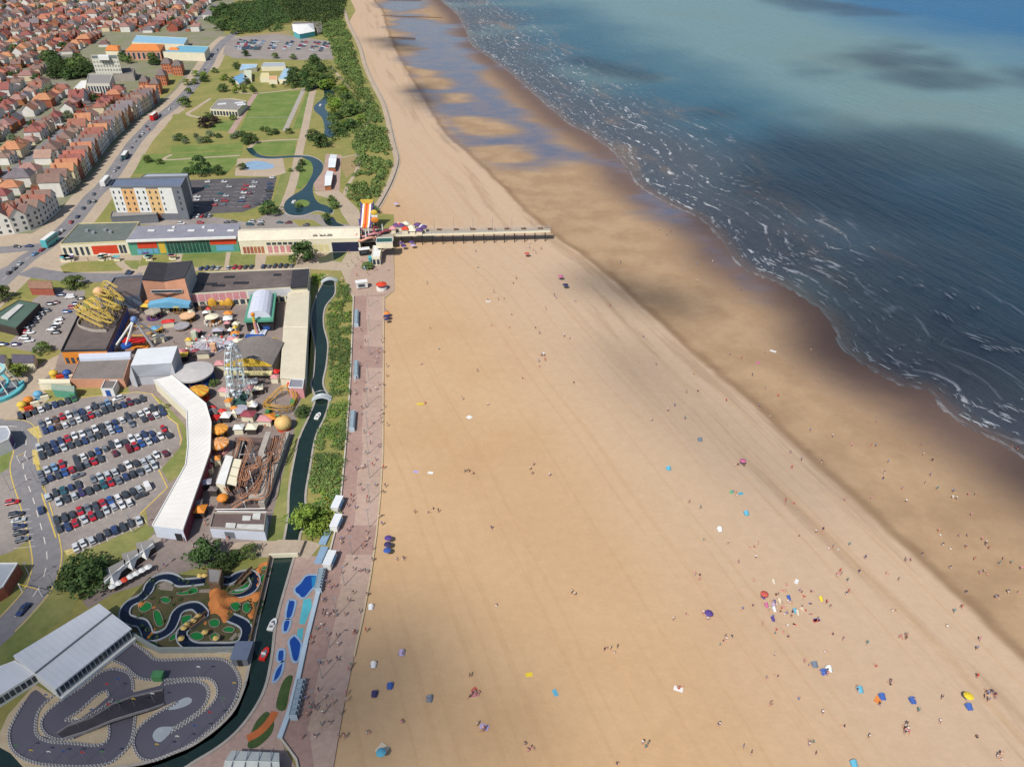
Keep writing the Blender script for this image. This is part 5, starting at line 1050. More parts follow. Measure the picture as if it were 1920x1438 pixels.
# groups of tables and goods in front of the arcades
for i in range(22):
    x = random.choice((random.uniform(108,145), random.uniform(182,222), random.uniform(265,330), random.uniform(505,575))); y = 489-(x-110)*.02+random.uniform(-3, 3)-(8 if x > 500 else 0)
    b = G(x, y); m = random.choice((PINK, WHITE, CREAM, TURQ, PURPLE, WHITE)); t = thing('market_stall', '%s goods stall in front of the arcades, %s from the road' % ({PINK:'pink',WHITE:'white',CREAM:'cream',TURQ:'turquoise',PURPLE:'purple'}[m], ORD[i+1]), 'stall', b, 'goods stalls in front of the arcades')
    MB().obox((b.x,b.y,0), (2.4,1.2,.9), random.uniform(-.2,.2)).build('counter', CREAM, t); MB().obox((b.x,b.y,2.1), (2.8,1.8,.15)).build('awning', m, t)
    for s_ in (-1, 1): MB().tube([(b.x+s_*1.2,b.y,.9),(b.x+s_*1.2,b.y,2.1)], .05, 4).build('pole', STEEL, t)
# ================================================================== adventure golf and kart track
GR = M('golf_turf',(26,128,62),.9,.12,.4); ROCK = M('orange_rockwork',(222,144,78),.9,.25,.5,rgb2=(196,118,64),bump=.5,detail=7); CHAN = M('golf_channel_water',(24,34,56),.12,.15,.2,spec=.5); CHK = M('channel_kerb',(176,182,186),.8,.1); STONEP = M('golf_path_stone',(150,138,126),.9,.2,.6)
sheet('golf_ground', Zm([(60,700),(380,340),(560,300),(960,330),(1480,250),(1640,150),(1660,200),(1580,600),(1420,1090),(480,1110),(210,980)]), M('golf_planting',(70,82,46),.95,.25,.25,rgb2=(108,92,66),bump=.4,detail=8), .036)
CH1 = [(960,380),(880,390),(780,400),(700,400),(640,360),(560,340),(470,360),(400,420),(370,490),(300,560),(200,610),(140,680),(140,760),(230,800),(310,820),(350,880),(380,950),(480,950),(590,890),(640,800),(670,720),(740,660),(850,640),(920,690),(940,740),(860,800),(760,870),(720,930),(750,1010),(850,1060),(1050,1065),(1250,1060),(1350,1010),(1390,900),(1350,820),(1220,760)]
CH2 = [(1130,380),(1220,380),(1300,330),(1400,310),(1460,340),(1475,400),(1440,470),(1360,510),(1260,525)]
for P in (CH1, CH2):
    W = smooth(GS(Zm(P)), 5); ribbon('golf_channel', W, 2.1, CHAN, .05, px=False, curve=0)
    for s_ in (-1.15, 1.15):
        L = []
        for i, p in enumerate(W): d = (W[min(i+1, len(W)-1)]-W[max(i-1, 0)]).normalized(); L.append(p+Vector((-d.y, d.x, 0))*s_)
        o = MB().strip(L, .3, .03, .4).build('channel_kerb', CHK); o['kind'] = 'structure'
GWHERE = ['ringed by the left orange rim','long one right of the left spur','wavy one in the upper middle','small one above the middle','tucked inside the channel bend','left of the lower pair','right of the lower pair','below the rock mountain on the right','at the lower left bank','by the kart building corner','along the track wall','inside the hooked ridge','left of the twin greens','right of the twin greens','at the very top by the bridge','on the canal side ridge','in the upper right loop']; gk = -1
for P in ([(280,640),(330,600),(400,610),(410,660),(340,700),(290,690)], [(430,700),(480,680),(520,760),(530,830),(480,850),(440,790)], [(670,500),(760,490),(830,450),(880,460),(880,500),(800,520),(690,525)], [(500,560),(560,545),(610,580),(570,610),(520,600)], [(720,750),(820,730),(800,790),(740,840),(715,800)],
          [(800,940),(870,905),(940,930),(930,980),(850,990)], [(1010,950),(1060,915),(1110,945),(1100,990),(1030,995)], [(1140,880),(1200,850),(1260,870),(1240,910),(1160,905)], [(600,960),(680,900),(660,970),(600,1000)], [(240,920),(310,930),(310,980),(260,960)], [(360,1020),(460,1010),(450,1070),(390,1060)],
          [(1000,800),(1060,770),(1110,800),(1090,850),(1020,850)], [(1220,620),(1280,590),(1330,640),(1290,690),(1240,670)], [(1350,630),(1400,600),(1430,650),(1400,710),(1350,690)], [(1530,240),(1610,230),(1600,260),(1540,265)], [(1540,330),(1580,310),(1560,420),(1530,390)], [(1210,500),(1320,450),(1420,380),(1430,440),(1320,510)]):
    Wp = smooth(GS(Zm(P)), 3, True); gk += 1; t = thing('putting_green', 'bright green putting area of the adventure golf, %s' % GWHERE[gk], 'putting green', (*centre(Wp).xy, .04), 'adventure golf greens'); MB().prism([(p.x, p.y) for p in Wp], .04, .1, bottom=False).build('turf', GR, t); MB().strip(Wp, .18, .1, .24, closed=True).build('edging', STONEP, t)
for P in ([(880,470),(1010,460),(1000,500),(890,500)], [(1170,420),(1280,380),(1280,410),(1180,440)], [(1200,980),(1270,910),(1300,920),(1240,990)], [(1280,920),(1310,910),(1390,1020),(1350,1040)], [(440,430),(560,380),(640,430),(620,480),(500,470)], [(780,1000),(1300,1000),(1290,1025),(790,1030)]): sheet('golf_path', Zm(P), STONEP, .045)
def mound(name, label, cat, P, h, mat, step=.7, rough=.5):
    W = smooth(P, 3, True); xs = [p.x for p in W]; ys = [p.y for p in W]; nx = int((max(xs)-min(xs))/step)+2; ny = int((max(ys)-min(ys))/step)+2
    X = np.linspace(min(xs), max(xs), nx)[None, :]*np.ones((ny, 1)); Y = np.linspace(min(ys), max(ys), ny)[:, None]*np.ones((1, nx))
    f = poly_field(X, Y, W); Z = np.clip(f, -.8, None)*.9
    for j in range(ny):
        for i in range(nx): Z[j, i] = min(Z[j, i], h*(.6+.5*noise.noise(Vector((X[j,i]*.35, Y[j,i]*.35, 3)))))+rough*noise.noise(Vector((X[j,i]*.9, Y[j,i]*.9, 7))) if f[j, i] > -.8 else -.5
    idx = np.arange(nx*ny).reshape(ny, nx); F = np.stack([idx[:-1,:-1], idx[:-1,1:], idx[1:,1:], idx[1:,:-1]], -1).reshape(-1, 4); F = F[(f.reshape(-1)[F] > -.75).any(1)]
    o = np_mesh(name, np.stack([X, Y, Z], -1).reshape(-1, 3), F, mat, smooth_=False); tag(o, label, cat); return o
mound('rock_mountain', 'large orange artificial rock mountain of the adventure golf', 'rockwork', GS(Zm([(1120,390),(1160,430),(1180,520),(1260,540),(1380,540),(1460,500),(1560,480),(1560,560),(1480,600),(1400,580),(1330,600),(1220,620),(1200,660),(1240,700),(1200,740),(1160,830),(1110,740),(1060,720),(1000,700),(1000,560),(1020,440)])), 5, ROCK)
for P, lb in (([(1480,250),(1540,200),(1640,170),(1630,240),(1560,230),(1520,330),(1520,430),(1480,480),(1500,380)], 'orange rock ridge along the canal side of the golf course'), ([(1430,580),(1470,640),(1460,770),(1390,740),(1430,690)], 'curved orange rock arm beside the twin greens'), ([(1000,760),(970,820),(990,870),(1040,880),(1000,890),(955,850),(960,780),(990,740)], 'hooked orange rock ridge below the mountain'), ([(260,640),(290,590),(350,575),(400,590),(340,600),(290,650)], 'small orange rock rim around the left green'), ([(380,640),(450,640),(520,760),(490,700),(430,670)], 'orange rock spur between the left greens'), ([(350,980),(440,860),(450,880),(400,960),(410,1000),(360,1000)], 'orange rock finger by the track fence')):
    mound('rock_ridge', lb, 'rockwork', GS(Zm(P)), 2, ROCK, .5)
t, P = flat('golf_hut', 'grey roofed hut bridging the golf channel', 'hut', Zm([(990,395),(1100,400),(1130,265),(980,250)]), 3.2, WOOD, M('grey_stone_roof',(150,146,142)), .15)
for i, (x, y) in enumerate(((920,362),(968,362),(905,780),(855,825),(790,865),(755,900),(728,1010),(970,945),(1085,1005))):
    b = G(*Zm([(x, y)])[0]); t = thing('thatched_parasol', 'round straw parasol in the golf course, %s from the grey hut' % ORD[i+1], 'parasol', b, 'straw parasols'); MB().cyl(b, .08, 0, 2.2, 5).build('pole', WOOD, t); MB().cyl(b, .75, 1.5, 2.1, 12, .1).build('canopy', M('straw',(220,188,112),.9,.2,1.5), t)
for P, lb in (([(1290,400),(1370,310),(1420,270)], 'wooden bridge beside the upper golf loop'), ([(780,850),(950,730)], 'wooden bridge with straw parasols in the golf course')):
    W = GS(Zm(P), 1); t = thing('wooden_bridge', lb, 'bridge', (*W[0].xy, 0)); MB().strip(W, 1.6, .75, 1).build('deck', WOOD, t)
    for s_ in (-.8, .8): MB().strip([p+Vector((s_*.5, s_, 0)) for p in W], .1, 1, 1.8).build('railing', WOOD, t)
# ---- kart track
SANDY = M('track_infield',(190,170,138),.95,.15,.3,rgb2=(204,186,156),bump=.1); TYRE = M('painted_tyre_white',(214,212,210),.8,.15,1.5); TYRED = M('painted_tyre_grey',(142,138,138),.8,.2,1.5)
sheet('kart_grounds', Zk([(960,0),(1200,95),(1880,85),(1880,180),(1870,330),(1780,560),(1600,730),(1400,850),(1200,930),(900,1010),(0,1010),(-60,820),(60,560),(260,330),(420,420)]), SANDY, .036)
sheet('kart_track', Zk([(1000,20),(1180,148),(1650,140),(1740,190),(1800,310),(1785,400),(1720,530),(1560,690),(1400,800),(1200,890),(1120,905),(1050,880),(1005,800),(970,790),(900,870),(800,930),(600,950),(350,935),(230,910),(130,860),(80,790),(70,690),(110,590),(180,470),(270,370),(420,430),(860,130)]), TRACK, .044, curve=3)
for P in ([(830,150),(930,190),(1010,260),(1080,295),(1230,300),(1200,340),(1000,390),(990,290),(950,240),(870,215),(760,240),(620,350),(450,460),(340,560),(310,640),(350,710),(440,745),(280,710),(270,620),(300,520),(400,420),(560,300),(720,200)], [(560,740),(700,675),(820,630),(815,700),(790,760),(720,785),(560,775),(450,750)], [(490,600),(600,530),(720,420),(790,385),(815,420),(700,520),(580,600),(520,615)],
          [(1015,570),(1180,520),(1330,450),(1180,545),(1060,640),(1010,720),(975,790),(1000,700)], [(1560,290),(1620,340),(1625,420),(1570,500),(1450,590),(1330,665),(1290,670),(1400,600),(1510,520),(1560,430),(1555,360),(1500,315),(1400,290)]): sheet('track_infield', Zk(P), SANDY, .052)
OVAL = M('pale_track_patch',(176,184,188),.8,.1,.3)
for P in ([(1260,520),(1320,465),(1400,428),(1440,445),(1420,480),(1340,512)], [(1145,720),(1160,680),(1200,652),(1260,648),(1330,655),(1270,705),(1210,760),(1165,755)]): sheet('track_patch', Zk(P), OVAL, .06, curve=3)
TW = [([(1000,20),(1100,90),(1180,148),(1400,143),(1620,140),(1700,160),(1760,215),(1800,310),(1785,400),(1720,530),(1560,690),(1400,800),(1200,890),(1120,905),(1050,880),(1005,800),(1010,720),(1060,640),(1170,555),(1340,465)],'along the outer right loop'), ([(830,150),(930,190),(1010,260),(1080,295),(1230,300),(1400,290),(1560,290),(1620,340),(1625,420),(1570,500),(1450,590),(1330,665),(1270,700)],'curling round the right infield'),
      ([(1240,330),(1380,310),(1500,315),(1555,360),(1560,430),(1510,520),(1400,600),(1290,670)],'on the inner right loop'), ([(830,150),(720,200),(560,300),(400,420),(300,520),(270,620),(280,710),(370,760),(560,775),(720,790),(800,760),(820,700),(815,630)],'round the left infield'), ([(860,215),(950,240),(990,290),(1000,380)],'below the kart building'),
      ([(860,215),(760,240),(620,350),(450,460),(340,560),(310,640),(350,710),(440,745),(560,735)],'on the inner left loop'), ([(490,600),(600,530),(720,420),(800,385),(815,430)],'along the small island'), ([(500,600),(580,605),(700,550),(850,450)],'under the bridge edge'), ([(180,470),(110,590),(70,690),(80,790),(130,860),(230,910),(350,935),(600,950),(800,930),(900,870),(970,790),(1000,700),(1015,570)],'along the outer left loop')]
for P, where in TW:
    W = resample(smooth(GS(Zk(P)), 6), .34); t = thing('tyre_barrier', 'chequered tyre barrier %s of the kart track' % where, 'barrier', W[0], 'kart track tyre barriers'); m = [MB(), MB()]
    for i, p in enumerate(W):
        d = (W[min(i+1, len(W)-1)]-W[max(i-1, 0)]); d.z = 0; d.normalize(); n = Vector((-d.y, d.x, 0))
        for s_ in (-.15, .15): m[(i+(s_ > 0)) % 2].cyl(p+n*s_, .155, .03, .28, 6, .13)
    for k, mm in enumerate((TYRE, TYRED)): o = m[k].build('tyre_stack', mm, t); o['kind'] = 'stuff'
Bd = [(430,700),(520,640),(700,575),(850,480),(1000,425),(1225,375)]; Be = [(480,740),(640,690),(840,605),(1000,555),(1120,520),(1235,480)]; zz = [.1,.6,1.3,1.5,1.0,.12]
A = [G(*Zk([p])[0], z) for p, z in zip(Bd, zz)]; B = [G(*Zk([p])[0], z) for p, z in zip(Be, zz)]; t = thing('kart_bridge', 'dark decked kart flyover crossing the lower track', 'bridge', (*((A[2]+B[2])/2).xy, 0)); vs = []
for a_, b_ in zip(A, B): vs += [a_, b_, b_-Vector((0,0,.35)), a_-Vector((0,0,.35))]
MB().add(vs, [(4*i+j, 4*i+(j+1) % 4, 4*i+4+(j+1) % 4, 4*i+4+j) for i in range(5) for j in range(4)]).build('deck', M('flyover_tarmac',(66,62,68),.9,.1), t)
for L in (A, B):
    v2 = []
    for p in L: v2 += [(p.x,p.y-.15,p.z-.2),(p.x,p.y+.15,p.z-.2),(p.x,p.y+.15,p.z+.35),(p.x,p.y-.15,p.z+.35)]
    MB().add(v2, [(4*i+j, 4*i+(j+1) % 4, 4*i+4+(j+1) % 4, 4*i+4+j) for i in range(5) for j in range(4)]+[(0,1,2,3),(23,22,21,20)]).build('parapet', TYRED, t)
for k in (1, 2, 3): MB().cyl(A[k].lerp(B[k], .5), .5, 0, A[k].z-.3, 8).build('pier_column', CONC, t)
FLC = [('white',WHITE),('blue',BLUE),('red',REDB),('green',GREENP),('yellow',YEL)]
for i, (x, y) in enumerate([(600,670),(720,600),(840,560),(920,540),(1025,520),(1165,480),(910,370),(830,410),(160,870),(270,905),(400,915),(510,915),(650,920),(800,915),(1200,860),(1350,800),(1480,720),(1590,620),(1690,515),(1770,400),(1505,280),(380,490)]):
    b = G(*Zk([(x, y)])[0]); c_, m = FLC[i % 5]; t = thing('flag_pole', '%s flag on a thin pole by the kart track, %s along from the bridge' % (c_, ORD[i+1]), 'flag', b, 'kart track flags'); MB().tube([b, (b.x,b.y,4)], .04, 5).build('pole', STEEL, t)
    MB().add([(b.x,b.y,4),(b.x+.4,b.y+.1,3.96),(b.x+.8,b.y-.05,3.92),(b.x+.8,b.y-.05,3.5),(b.x+.4,b.y+.1,3.52),(b.x,b.y,3.55)], [(0,1,4,5),(1,2,3,4)]).build('flag', m, t)
b = G(*Zk([(1830,130)])[0]); t = thing('track_hut', 'small grey flat roofed hut at the canal corner of the kart track', 'hut', b); MB().obox((b.x,b.y,0), (3.4,4.2,2.4)).build('wall', GREYW, t); MB().obox((b.x,b.y,2.41), (3.8,4.6,.2)).build('roof', M('blue_grey_roof',(112,124,146)), t); MB().obox((b.x,b.y-2.15,.05), (1,.1,2)).build('door', DARK, t)
w_ = MB().strip(GS(Zk([(1010,-20),(1100,40),(1200,92),(1500,90),(1880,84)])), .5, 0, 1.6).build('boundary_wall', M('grey_green_wall',(146,152,148),.9,.1)); tag(w_, 'grey wall between the golf course and kart track', 'wall')
b = G(*Zk([(1195,290)])[0]); t = thing('marshal_box', 'small green marshal box in the kart infield', 'hut', b); MB().obox((b.x,b.y,0), (2,1.4,1.6)).build('body', GREENP, t); MB().obox((b.x,b.y,1.61), (2.3,1.7,.12)).build('roof', GREENP, t)
w_ = MB().strip(GS([(466,1225),(476,1180),(493,1110),(508,1046)]), .35, 0, 1.3).build('golf_fence', WOOD); w_.hide_render = False; tag(w_, 'wooden fence between golf course and canal', 'fence')
# pedal boats on the canal
for i, (x, y, m, lb) in enumerate(((511,1172,WHITE,'white pedal boat on the dark lower canal'), (496,1227,REDB,'red and white pedal boat on the dark lower canal'), (596,781,WHITE,'white pedal boat moored near the arched footbridge'), (551,379,WHITE,'white boat beside the lake island'), (601,198,WHITE,'white boat on the upper stream'))):
    b = G(x, y, .1); t = thing('pedal_boat', lb, 'boat', b); ou = [(-.7,-1.5),(.7,-1.5),(.8,.6),(.45,1.5),(0,1.8),(-.45,1.5),(-.8,.6)]; rz = -.15
    rp = [(b.x+x_*math.cos(rz)-y_*math.sin(rz), b.y+x_*math.sin(rz)+y_*math.cos(rz)) for x_, y_ in ou]; MB().prism(rp, .05, .5).build('hull', m, t); MB().prism([(b.x+(p[0]-b.x)*.6, b.y+(p[1]-b.y)*.6) for p in rp], .5, .56).build('cockpit', GREYW, t); MB().obox((b.x,b.y-.2,.56), (1,.3,.5), rz).build('seat', WHITE, t)
# ================================================================== trees, bushes, scrub
def leafmat(name, c1, c2, c3):
    a = NT(name); pos = a.pos(); cl = a.attr('tone'); oi = a.n('ShaderNodeObjectInfo')
    f = a.noise(pos, .8, 3); col = a.mix(cl, C(*c1), C(*c2)); col = a.mix(a.math('MULTIPLY', a.step(f, .45, .7), .5), col, C(*c3))
    hs = a.n('ShaderNodeHueSaturation'); a.put(hs.inputs['Color'], col); a.put(hs.inputs['Value'], a.math('MULTIPLY_ADD', oi.outputs['Random'], .5, .75)); a.put(hs.inputs['Hue'], a.math('MULTIPLY_ADD', oi.outputs['Random'], .03, .485))
    a.put(a.b.inputs['Base Color'], hs.outputs[0]); a.b.inputs['Roughness'].default_value = .75; a.b.inputs['Specular IOR Level'].default_value = .15
    MATS[name] = a.m; return a.m
LEAF = leafmat('leaf_green', (76,96,54), (116,138,74), (138,154,88)); LEAFD = leafmat('leaf_dark', (56,76,46), (82,106,58), (98,122,66)); LEAFB = leafmat('leaf_bright', (98,126,50), (138,160,66), (158,174,84)); LEAFG = leafmat('leaf_grey_green', (112,126,92), (142,152,116), (96,118,76)); LEAFP = leafmat('leaf_purple', (62,48,50), (84,62,62), (60,60,50))
BARK = M('bark', (104,88,70), .95, .2, 2.)
def leaf_cloud(centres, radii, per, size, flat_=.8):
    """many small leaf faces spread over clumps; returns V, F, tone"""
    centres = np.asarray(centres, float); radii = np.asarray(radii, float); n = len(centres)*per
    c = np.repeat(centres, per, 0); r = np.repeat(radii, per)
    d = rng.normal(size=(n, 3)); d /= np.linalg.norm(d, axis=1)[:, None]; d[:, 2] = np.abs(d[:, 2])*1.0-.15*rng.random(n)
    p = c+d*(r*rng.uniform(.72, 1.08, n))[:, None]*np.array([1, 1, flat_])
    nrm = d+rng.normal(0, .45, (n, 3)); nrm /= np.linalg.norm(nrm, axis=1)[:, None]
    t = np.cross(nrm, rng.normal(size=(n, 3))); t /= np.linalg.norm(t, axis=1)[:, None]+1e-9; b = np.cross(nrm, t)
    s = (size*rng.uniform(.6, 1.3, n))[:, None]
    V = np.stack([p+t*s, p+b*s*.8, p-t*s, p-b*s*.8], 1).reshape(-1, 3); F = np.arange(4*n).reshape(-1, 4)
    tone = np.repeat(np.clip(np.repeat(rng.random(len(centres)), per)*.8+rng.random(n)*.3, 0, 1), 4)
    return V, F, tone
def mesh_np(name, V, F, mat, tone):
    me = bpy.data.meshes.new(name); me.vertices.add(len(V)); me.vertices.foreach_set('co', V.astype(np.float32).ravel()); me.loops.add(F.size); me.loops.foreach_set('vertex_index', F.astype(np.int32).ravel())
    me.polygons.add(len(F)); me.polygons.foreach_set('loop_start', np.arange(0, F.size, 4, dtype=np.int32)); me.materials.append(mat); me.update(calc_edges=True)
    at = me.attributes.new('tone', 'FLOAT', 'POINT'); at.data.foreach_set('value', tone.astype(np.float32)); return me
def tree_parts(seed, mat, h=1., spread=.5, nclump=38, per=40):
    """a tree of height 1: trunk with limbs, and a crown of leaf clumps"""
    r_ = random.Random(seed); cs, rs = [], []
    for k in range(nclump):
        a0 = r_.uniform(0, 6.283); q = math.sqrt(r_.random()); z = r_.uniform(.12, .84); wd = spread*(1-max(0,z-.35)*1.3)*(.75+.5*min(z,.35)/.35)
        cs.append((q*wd*math.cos(a0), q*wd*math.sin(a0), z)); rs.append(r_.uniform(.12, .21))
    V, F, tn = leaf_cloud(cs, rs, per, .042)
    tr = MB().tube([(0,0,0),(.01,.01,.25),(0,.02,.55)], [.045,.035,.018], 6)
    for k in range(5): a0 = k*1.26; tr.tube([(0,.01,.2+.05*k),(.18*math.cos(a0),.18*math.sin(a0),.45+.05*k)], [.018,.008], 4)
    return [('trunk', tr.mesh('trunk', BARK), []), ('crown', mesh_np('crown', V, F, mat, tn), [])]
TREES = {k: [tree_parts(i+10*j, m, spread=sp) for i, sp in enumerate((.46, .52, .42))] for j, (k, m) in enumerate((('green', LEAF), ('dark green', LEAFD), ('bright green', LEAFB), ('grey-green', LEAFG), ('purple-leaved', LEAFP)))}
def tree(px, py, h, kind, label, group=None, wide=1.2, name='broadleaf_tree', cat='tree'):
    i = random.randrange(3); s = h*random.uniform(.92, 1.08)
    return spawn(TREES[kind][i], name, label, cat, G(px, py), random.uniform(0, 6.28), (s*wide, s*wide, s), group)
# trees one can point at
NT_ = [(390,1052,6.4,'dark green','big dark round tree between the curved arcade and the golf course',1.25),(420,1062,4,'dark green','smaller dark tree beside the big round tree',1.3),(443,1050,3.2,'dark green','low dark bush tree on the bank above the golf course',1.4),(470,1040,3.2,'green','green bush tree nearest the canal bridge above the golf course',1.4),
 (165,1088,7,'dark green','huge round dark bush by the car park road',1.55),(143,1090,5,'dark green','left shoulder of dark bushes by the car park road',1.5),(187,1080,5.2,'dark green','right shoulder of dark bushes beside the sail cafes',1.5),(573,988,6.5,'bright green','bright yellow-green tree overhanging the canal',1.35),(568,776,3,'dark green','dark bush on the canal bank below the arched footbridge',1.4),
 (142,539,5.5,'green','lone round tree by the side road',1.4),(5,562,7,'green','tree at the picture edge above the green roofed building',1.3),(572,490,9,'dark green','large dark tree in front of the cream pier building',1.2),(508,402,7,'dark green','dark tree at the lake end of the hotel car park',1.3),(378,328,11,'dark green','tall dark tree on the lawn behind the hotel',.95),(410,327,6,'dark green','smaller dark tree right of the tall lawn tree',1.1),(354,328,4.5,'dark green','short tree left of the tall lawn tree',1.2),
 (402,722,2.6,'green','small bush where the arcade roof bends',1.3),(81,661,4,'green','round tree above the dark roofed kiosks',1.4),(39,704,4.5,'bright green','bright round tree beside the turquoise ride',1.3),(560,390,2.5,'green','bush on the lake island',1.5),(566,310,4,'dark green','tree on the lawn beside the lake, upper',1.1),(562,322,4,'dark green','tree on the lawn beside the lake, lower',1.1),
 (600,275,8,'dark green','wide dark tree mass where the stream meets the lake',1.6),(588,262,7,'dark green','dark tree on the stream bank',1.4),(385,240,7,'purple-leaved','purple leaved tree beside the bowls pavilion',1.3),(393,228,6,'dark green','dark tree behind the purple leaved tree',1.3),(405,232,5,'purple-leaved','second purple leaved tree beside the pavilion',1.3),(438,225,4,'green','hedge tree at the bowls pavilion corner',1.3),(470,270,7,'dark green','dark tree at the stream bend above the paddling pool',1.2),(473,262,5,'green','green tree behind the stream bend tree',1.2),
 (420,172,6,'dark green','dark tree on the pavilion lawn near the road',1.2),(437,160,7,'dark green','dark conical tree at the animal centre corner',1.0),(462,158,5,'dark green','round dark tree in front of the animal centre',1.4),(445,130,6,'dark green','tree left of the animal centre',1.2),(461,106,6,'dark green','tree at the top car park edge',1.3),(517,110,5,'green','small tree right of the top car park entrance',1.3),(550,112,5,'green','tree near the middle edge of the top car park',1.3),(590,115,6,'dark green','tree at the dune side of the top car park',1.4),
 (278,305,4,'green','round tree at the lawn corner behind the hotel',1.2),(300,308,3,'green','second hedge tree on the hotel lawn',1.4),(455,318,4,'green','small bush left of the paddling pool',1.3),(612,412,4,'green','bush beside the pond near the pier',1.4),(628,390,4,'green','tree on the plaza lawn by the lake',1.3),(622,378,3.5,'green','bush on the plaza lawn',1.3),(690,503,3,'green','bush on the plaza below the pier',1.6),(700,400,4,'green','bush behind the fun slide',1.4),(545,322,2.5,'green','bush on the lawn strip by the park path',1.3)]
for x, y, h, k, lb, wd in NT_: tree(x, y, h, k, lb, None, wd)
def scatter(poly, n, hmin, hmax, kinds, label, group, wide=1.3, name='broadleaf_tree'):
    xs = [p[0] for p in poly]; ys = [p[1] for p in poly]; k = 0; tries = 0
    while k < n and tries < 6000:
        tries += 1; x, y = random.uniform(min(xs), max(xs)), random.uniform(min(ys), max(ys))
        if inside(x, y, poly):
            kd = random.choice(kinds); hh_ = random.uniform(hmin, hmax); u = (x-min(xs))/(max(xs)-min(xs)); v = (y-min(ys))/(max(ys)-min(ys)); k += 1
            tree(x, y, hh_, kd, '%s %s tree %s, %s' % ('tall' if hh_ > (hmin+hmax)/2 else 'short', kd, label, ('seaward','middle','inland')[2-int(u*2.99)]+(' back' if v < .33 else ' centre' if v < .67 else ' front')), group, wide, name)
scatter([(560,128),(600,120),(622,165),(590,175),(545,165),(535,150)], 22, 7, 10, ['dark green','green','dark green'], 'in the thicket beside the animal centre', 'thicket beside the animal centre')
scatter([(90,112),(165,118),(160,150),(110,152),(85,140)], 24, 8, 11, ['dark green','green','dark green'], 'in the wood left of the white tower', 'wood left of the white tower')
scatter([(222,100),(240,104),(262,116),(300,108),(340,104),(345,112),(290,124),(228,118)], 12, 6, 8, ['dark green','green'], 'in the belt below the orange theatre roof', 'tree belt below the theatre')
scatter([(325,258),(460,254),(460,266),(325,272)], 14, 3, 5, ['green','dark green','grey-green'], 'in the garden hedge above the crazy golf', 'garden hedge above the crazy golf')
scatter([(440,162),(545,162),(560,172),(440,176)], 9, 2.5, 4, ['green','bright green','dark green'], 'in the flower garden below the animal centre', 'flower garden below the animal centre')
scatter([(398,20),(450,20),(446,66),(425,68),(405,58)], 20, 7, 10, ['dark green','green'], 'at the road head above the blue hall', 'trees at the road head')
scatter([(360,135),(420,128),(430,160),(330,215),(325,205)], 14, 3, 6, ['green','dark green','bright green'], 'on the roadside lawns of the park', 'roadside park trees')
scatter([(600,170),(640,160),(680,200),(680,250),(630,262)], 22, 5, 8, ['dark green','green','bright green'], 'on the dune slope beside the stream', 'dune slope trees')
scatter([(470,246),(540,242),(545,252),(475,256)], 6, 3, 4, ['green','dark green'], 'in the hedge below the bowling green', 'hedge below the bowling green')
# scrub masses nobody could count
def scrub(name, label_unused, poly_px, spacing, rmin, rmax, per, size, mat, thin=0., seed=3):
    P = GS(poly_px); xs = [p.x for p in P]; ys = [p.y for p in P]; r_ = np.random.default_rng(seed)
    gx = np.arange(min(xs), max(xs), spacing); gy = np.arange(min(ys), max(ys), spacing); X, Y = np.meshgrid(gx, gy); X = X+r_.uniform(-.5, .5, X.shape)*spacing; Y = Y+r_.uniform(-.5, .5, Y.shape)*spacing
    f = poly_field(X, Y, P); m = f > 0; pts = np.stack([X[m], Y[m]], -1); cs, rs = [], []
    for x, y in pts:
        nz = noise.noise(Vector((x*.05, y*.05, seed)))
        if nz < thin-.6: continue
        nz2 = noise.noise(Vector((x*.21, y*.21, seed+5)))
        if nz2 < thin-.55: continue
        r0 = rmin+(rmax-rmin)*min(1, max(0, .45+nz+.5*nz2))*r_.uniform(.55, 1.15); cs.append((x, y, .1+r0*.35)); rs.append(r0)
    V, F, tn = leaf_cloud(cs, rs, per, size); big_ = np.repeat(np.array([noise.noise(Vector((c_[0]*.07, c_[1]*.07, seed+2))) for c_ in cs]), per*4); tn = np.clip(tn*.55+.25+big_*.9, 0, 1.3); o = bpy.data.objects.new(name, mesh_np(name, V, F, mat, tn)); COL.objects.link(o); o['kind'] = 'stuff'
DUNE = [(598,60),(630,30),(645,45),(658,75),(668,110),(680,150),(700,190),(718,230),(730,285),(734,310),(722,345),(700,385),(690,398),(660,388),(655,350),(668,318),(672,292),(660,270),(672,250),(685,240),(688,190),(660,150),(632,130),(624,100),(615,75)]
scrub('dune_scrub', '', DUNE, 3.0, 1.2, 3.6, 34, .58, LEAF, .34, 3)
scrub('dune_scrub', '', [(612,120),(660,150),(690,195),(684,248),(640,262),(620,268),(625,215),(612,170)], 4.5, 1.8, 3.8, 34, .62, LEAF, .42, 5)
scrub('dune_scrub', '', [(640,-40),(650,0),(640,40),(600,60),(570,30),(560,-40)], 5, 2, 3.6, 26, .8, LEAF, .2, 6)
scrub('bank_scrub', '', [(630,515),(655,525),(658,600),(655,740),(622,745),(616,690),(620,640),(612,600),(615,580),(635,550)], 1.15, .25, 1.7, 26, .24, LEAF, .34, 7)
scrub('bank_scrub', '', [(622,755),(652,755),(645,850),(632,960),(590,975),(578,925),(588,870),(596,820),(612,785)], 1.15, .3, 1.9, 28, .24, LEAF, .28, 8)
scrub('bank_scrub', '', [(634,540),(656,545),(656,740),(630,742),(622,690),(626,620),(620,590)], 2.6, .3, 1.6, 30, .26, LEAFB, .52, 17)
scrub('bank_scrub', '', [(624,757),(651,757),(644,850),(631,958),(596,970),(590,900),(602,820)], 2.4, .3, 1.7, 30, .26, LEAFB, .5, 18)
scrub('bank_scrub', '', [(580,960),(632,965),(618,1000),(590,1010),(575,1000)], 1.4, .9, 1.8, 40, .3, LEAFB, .2, 9)
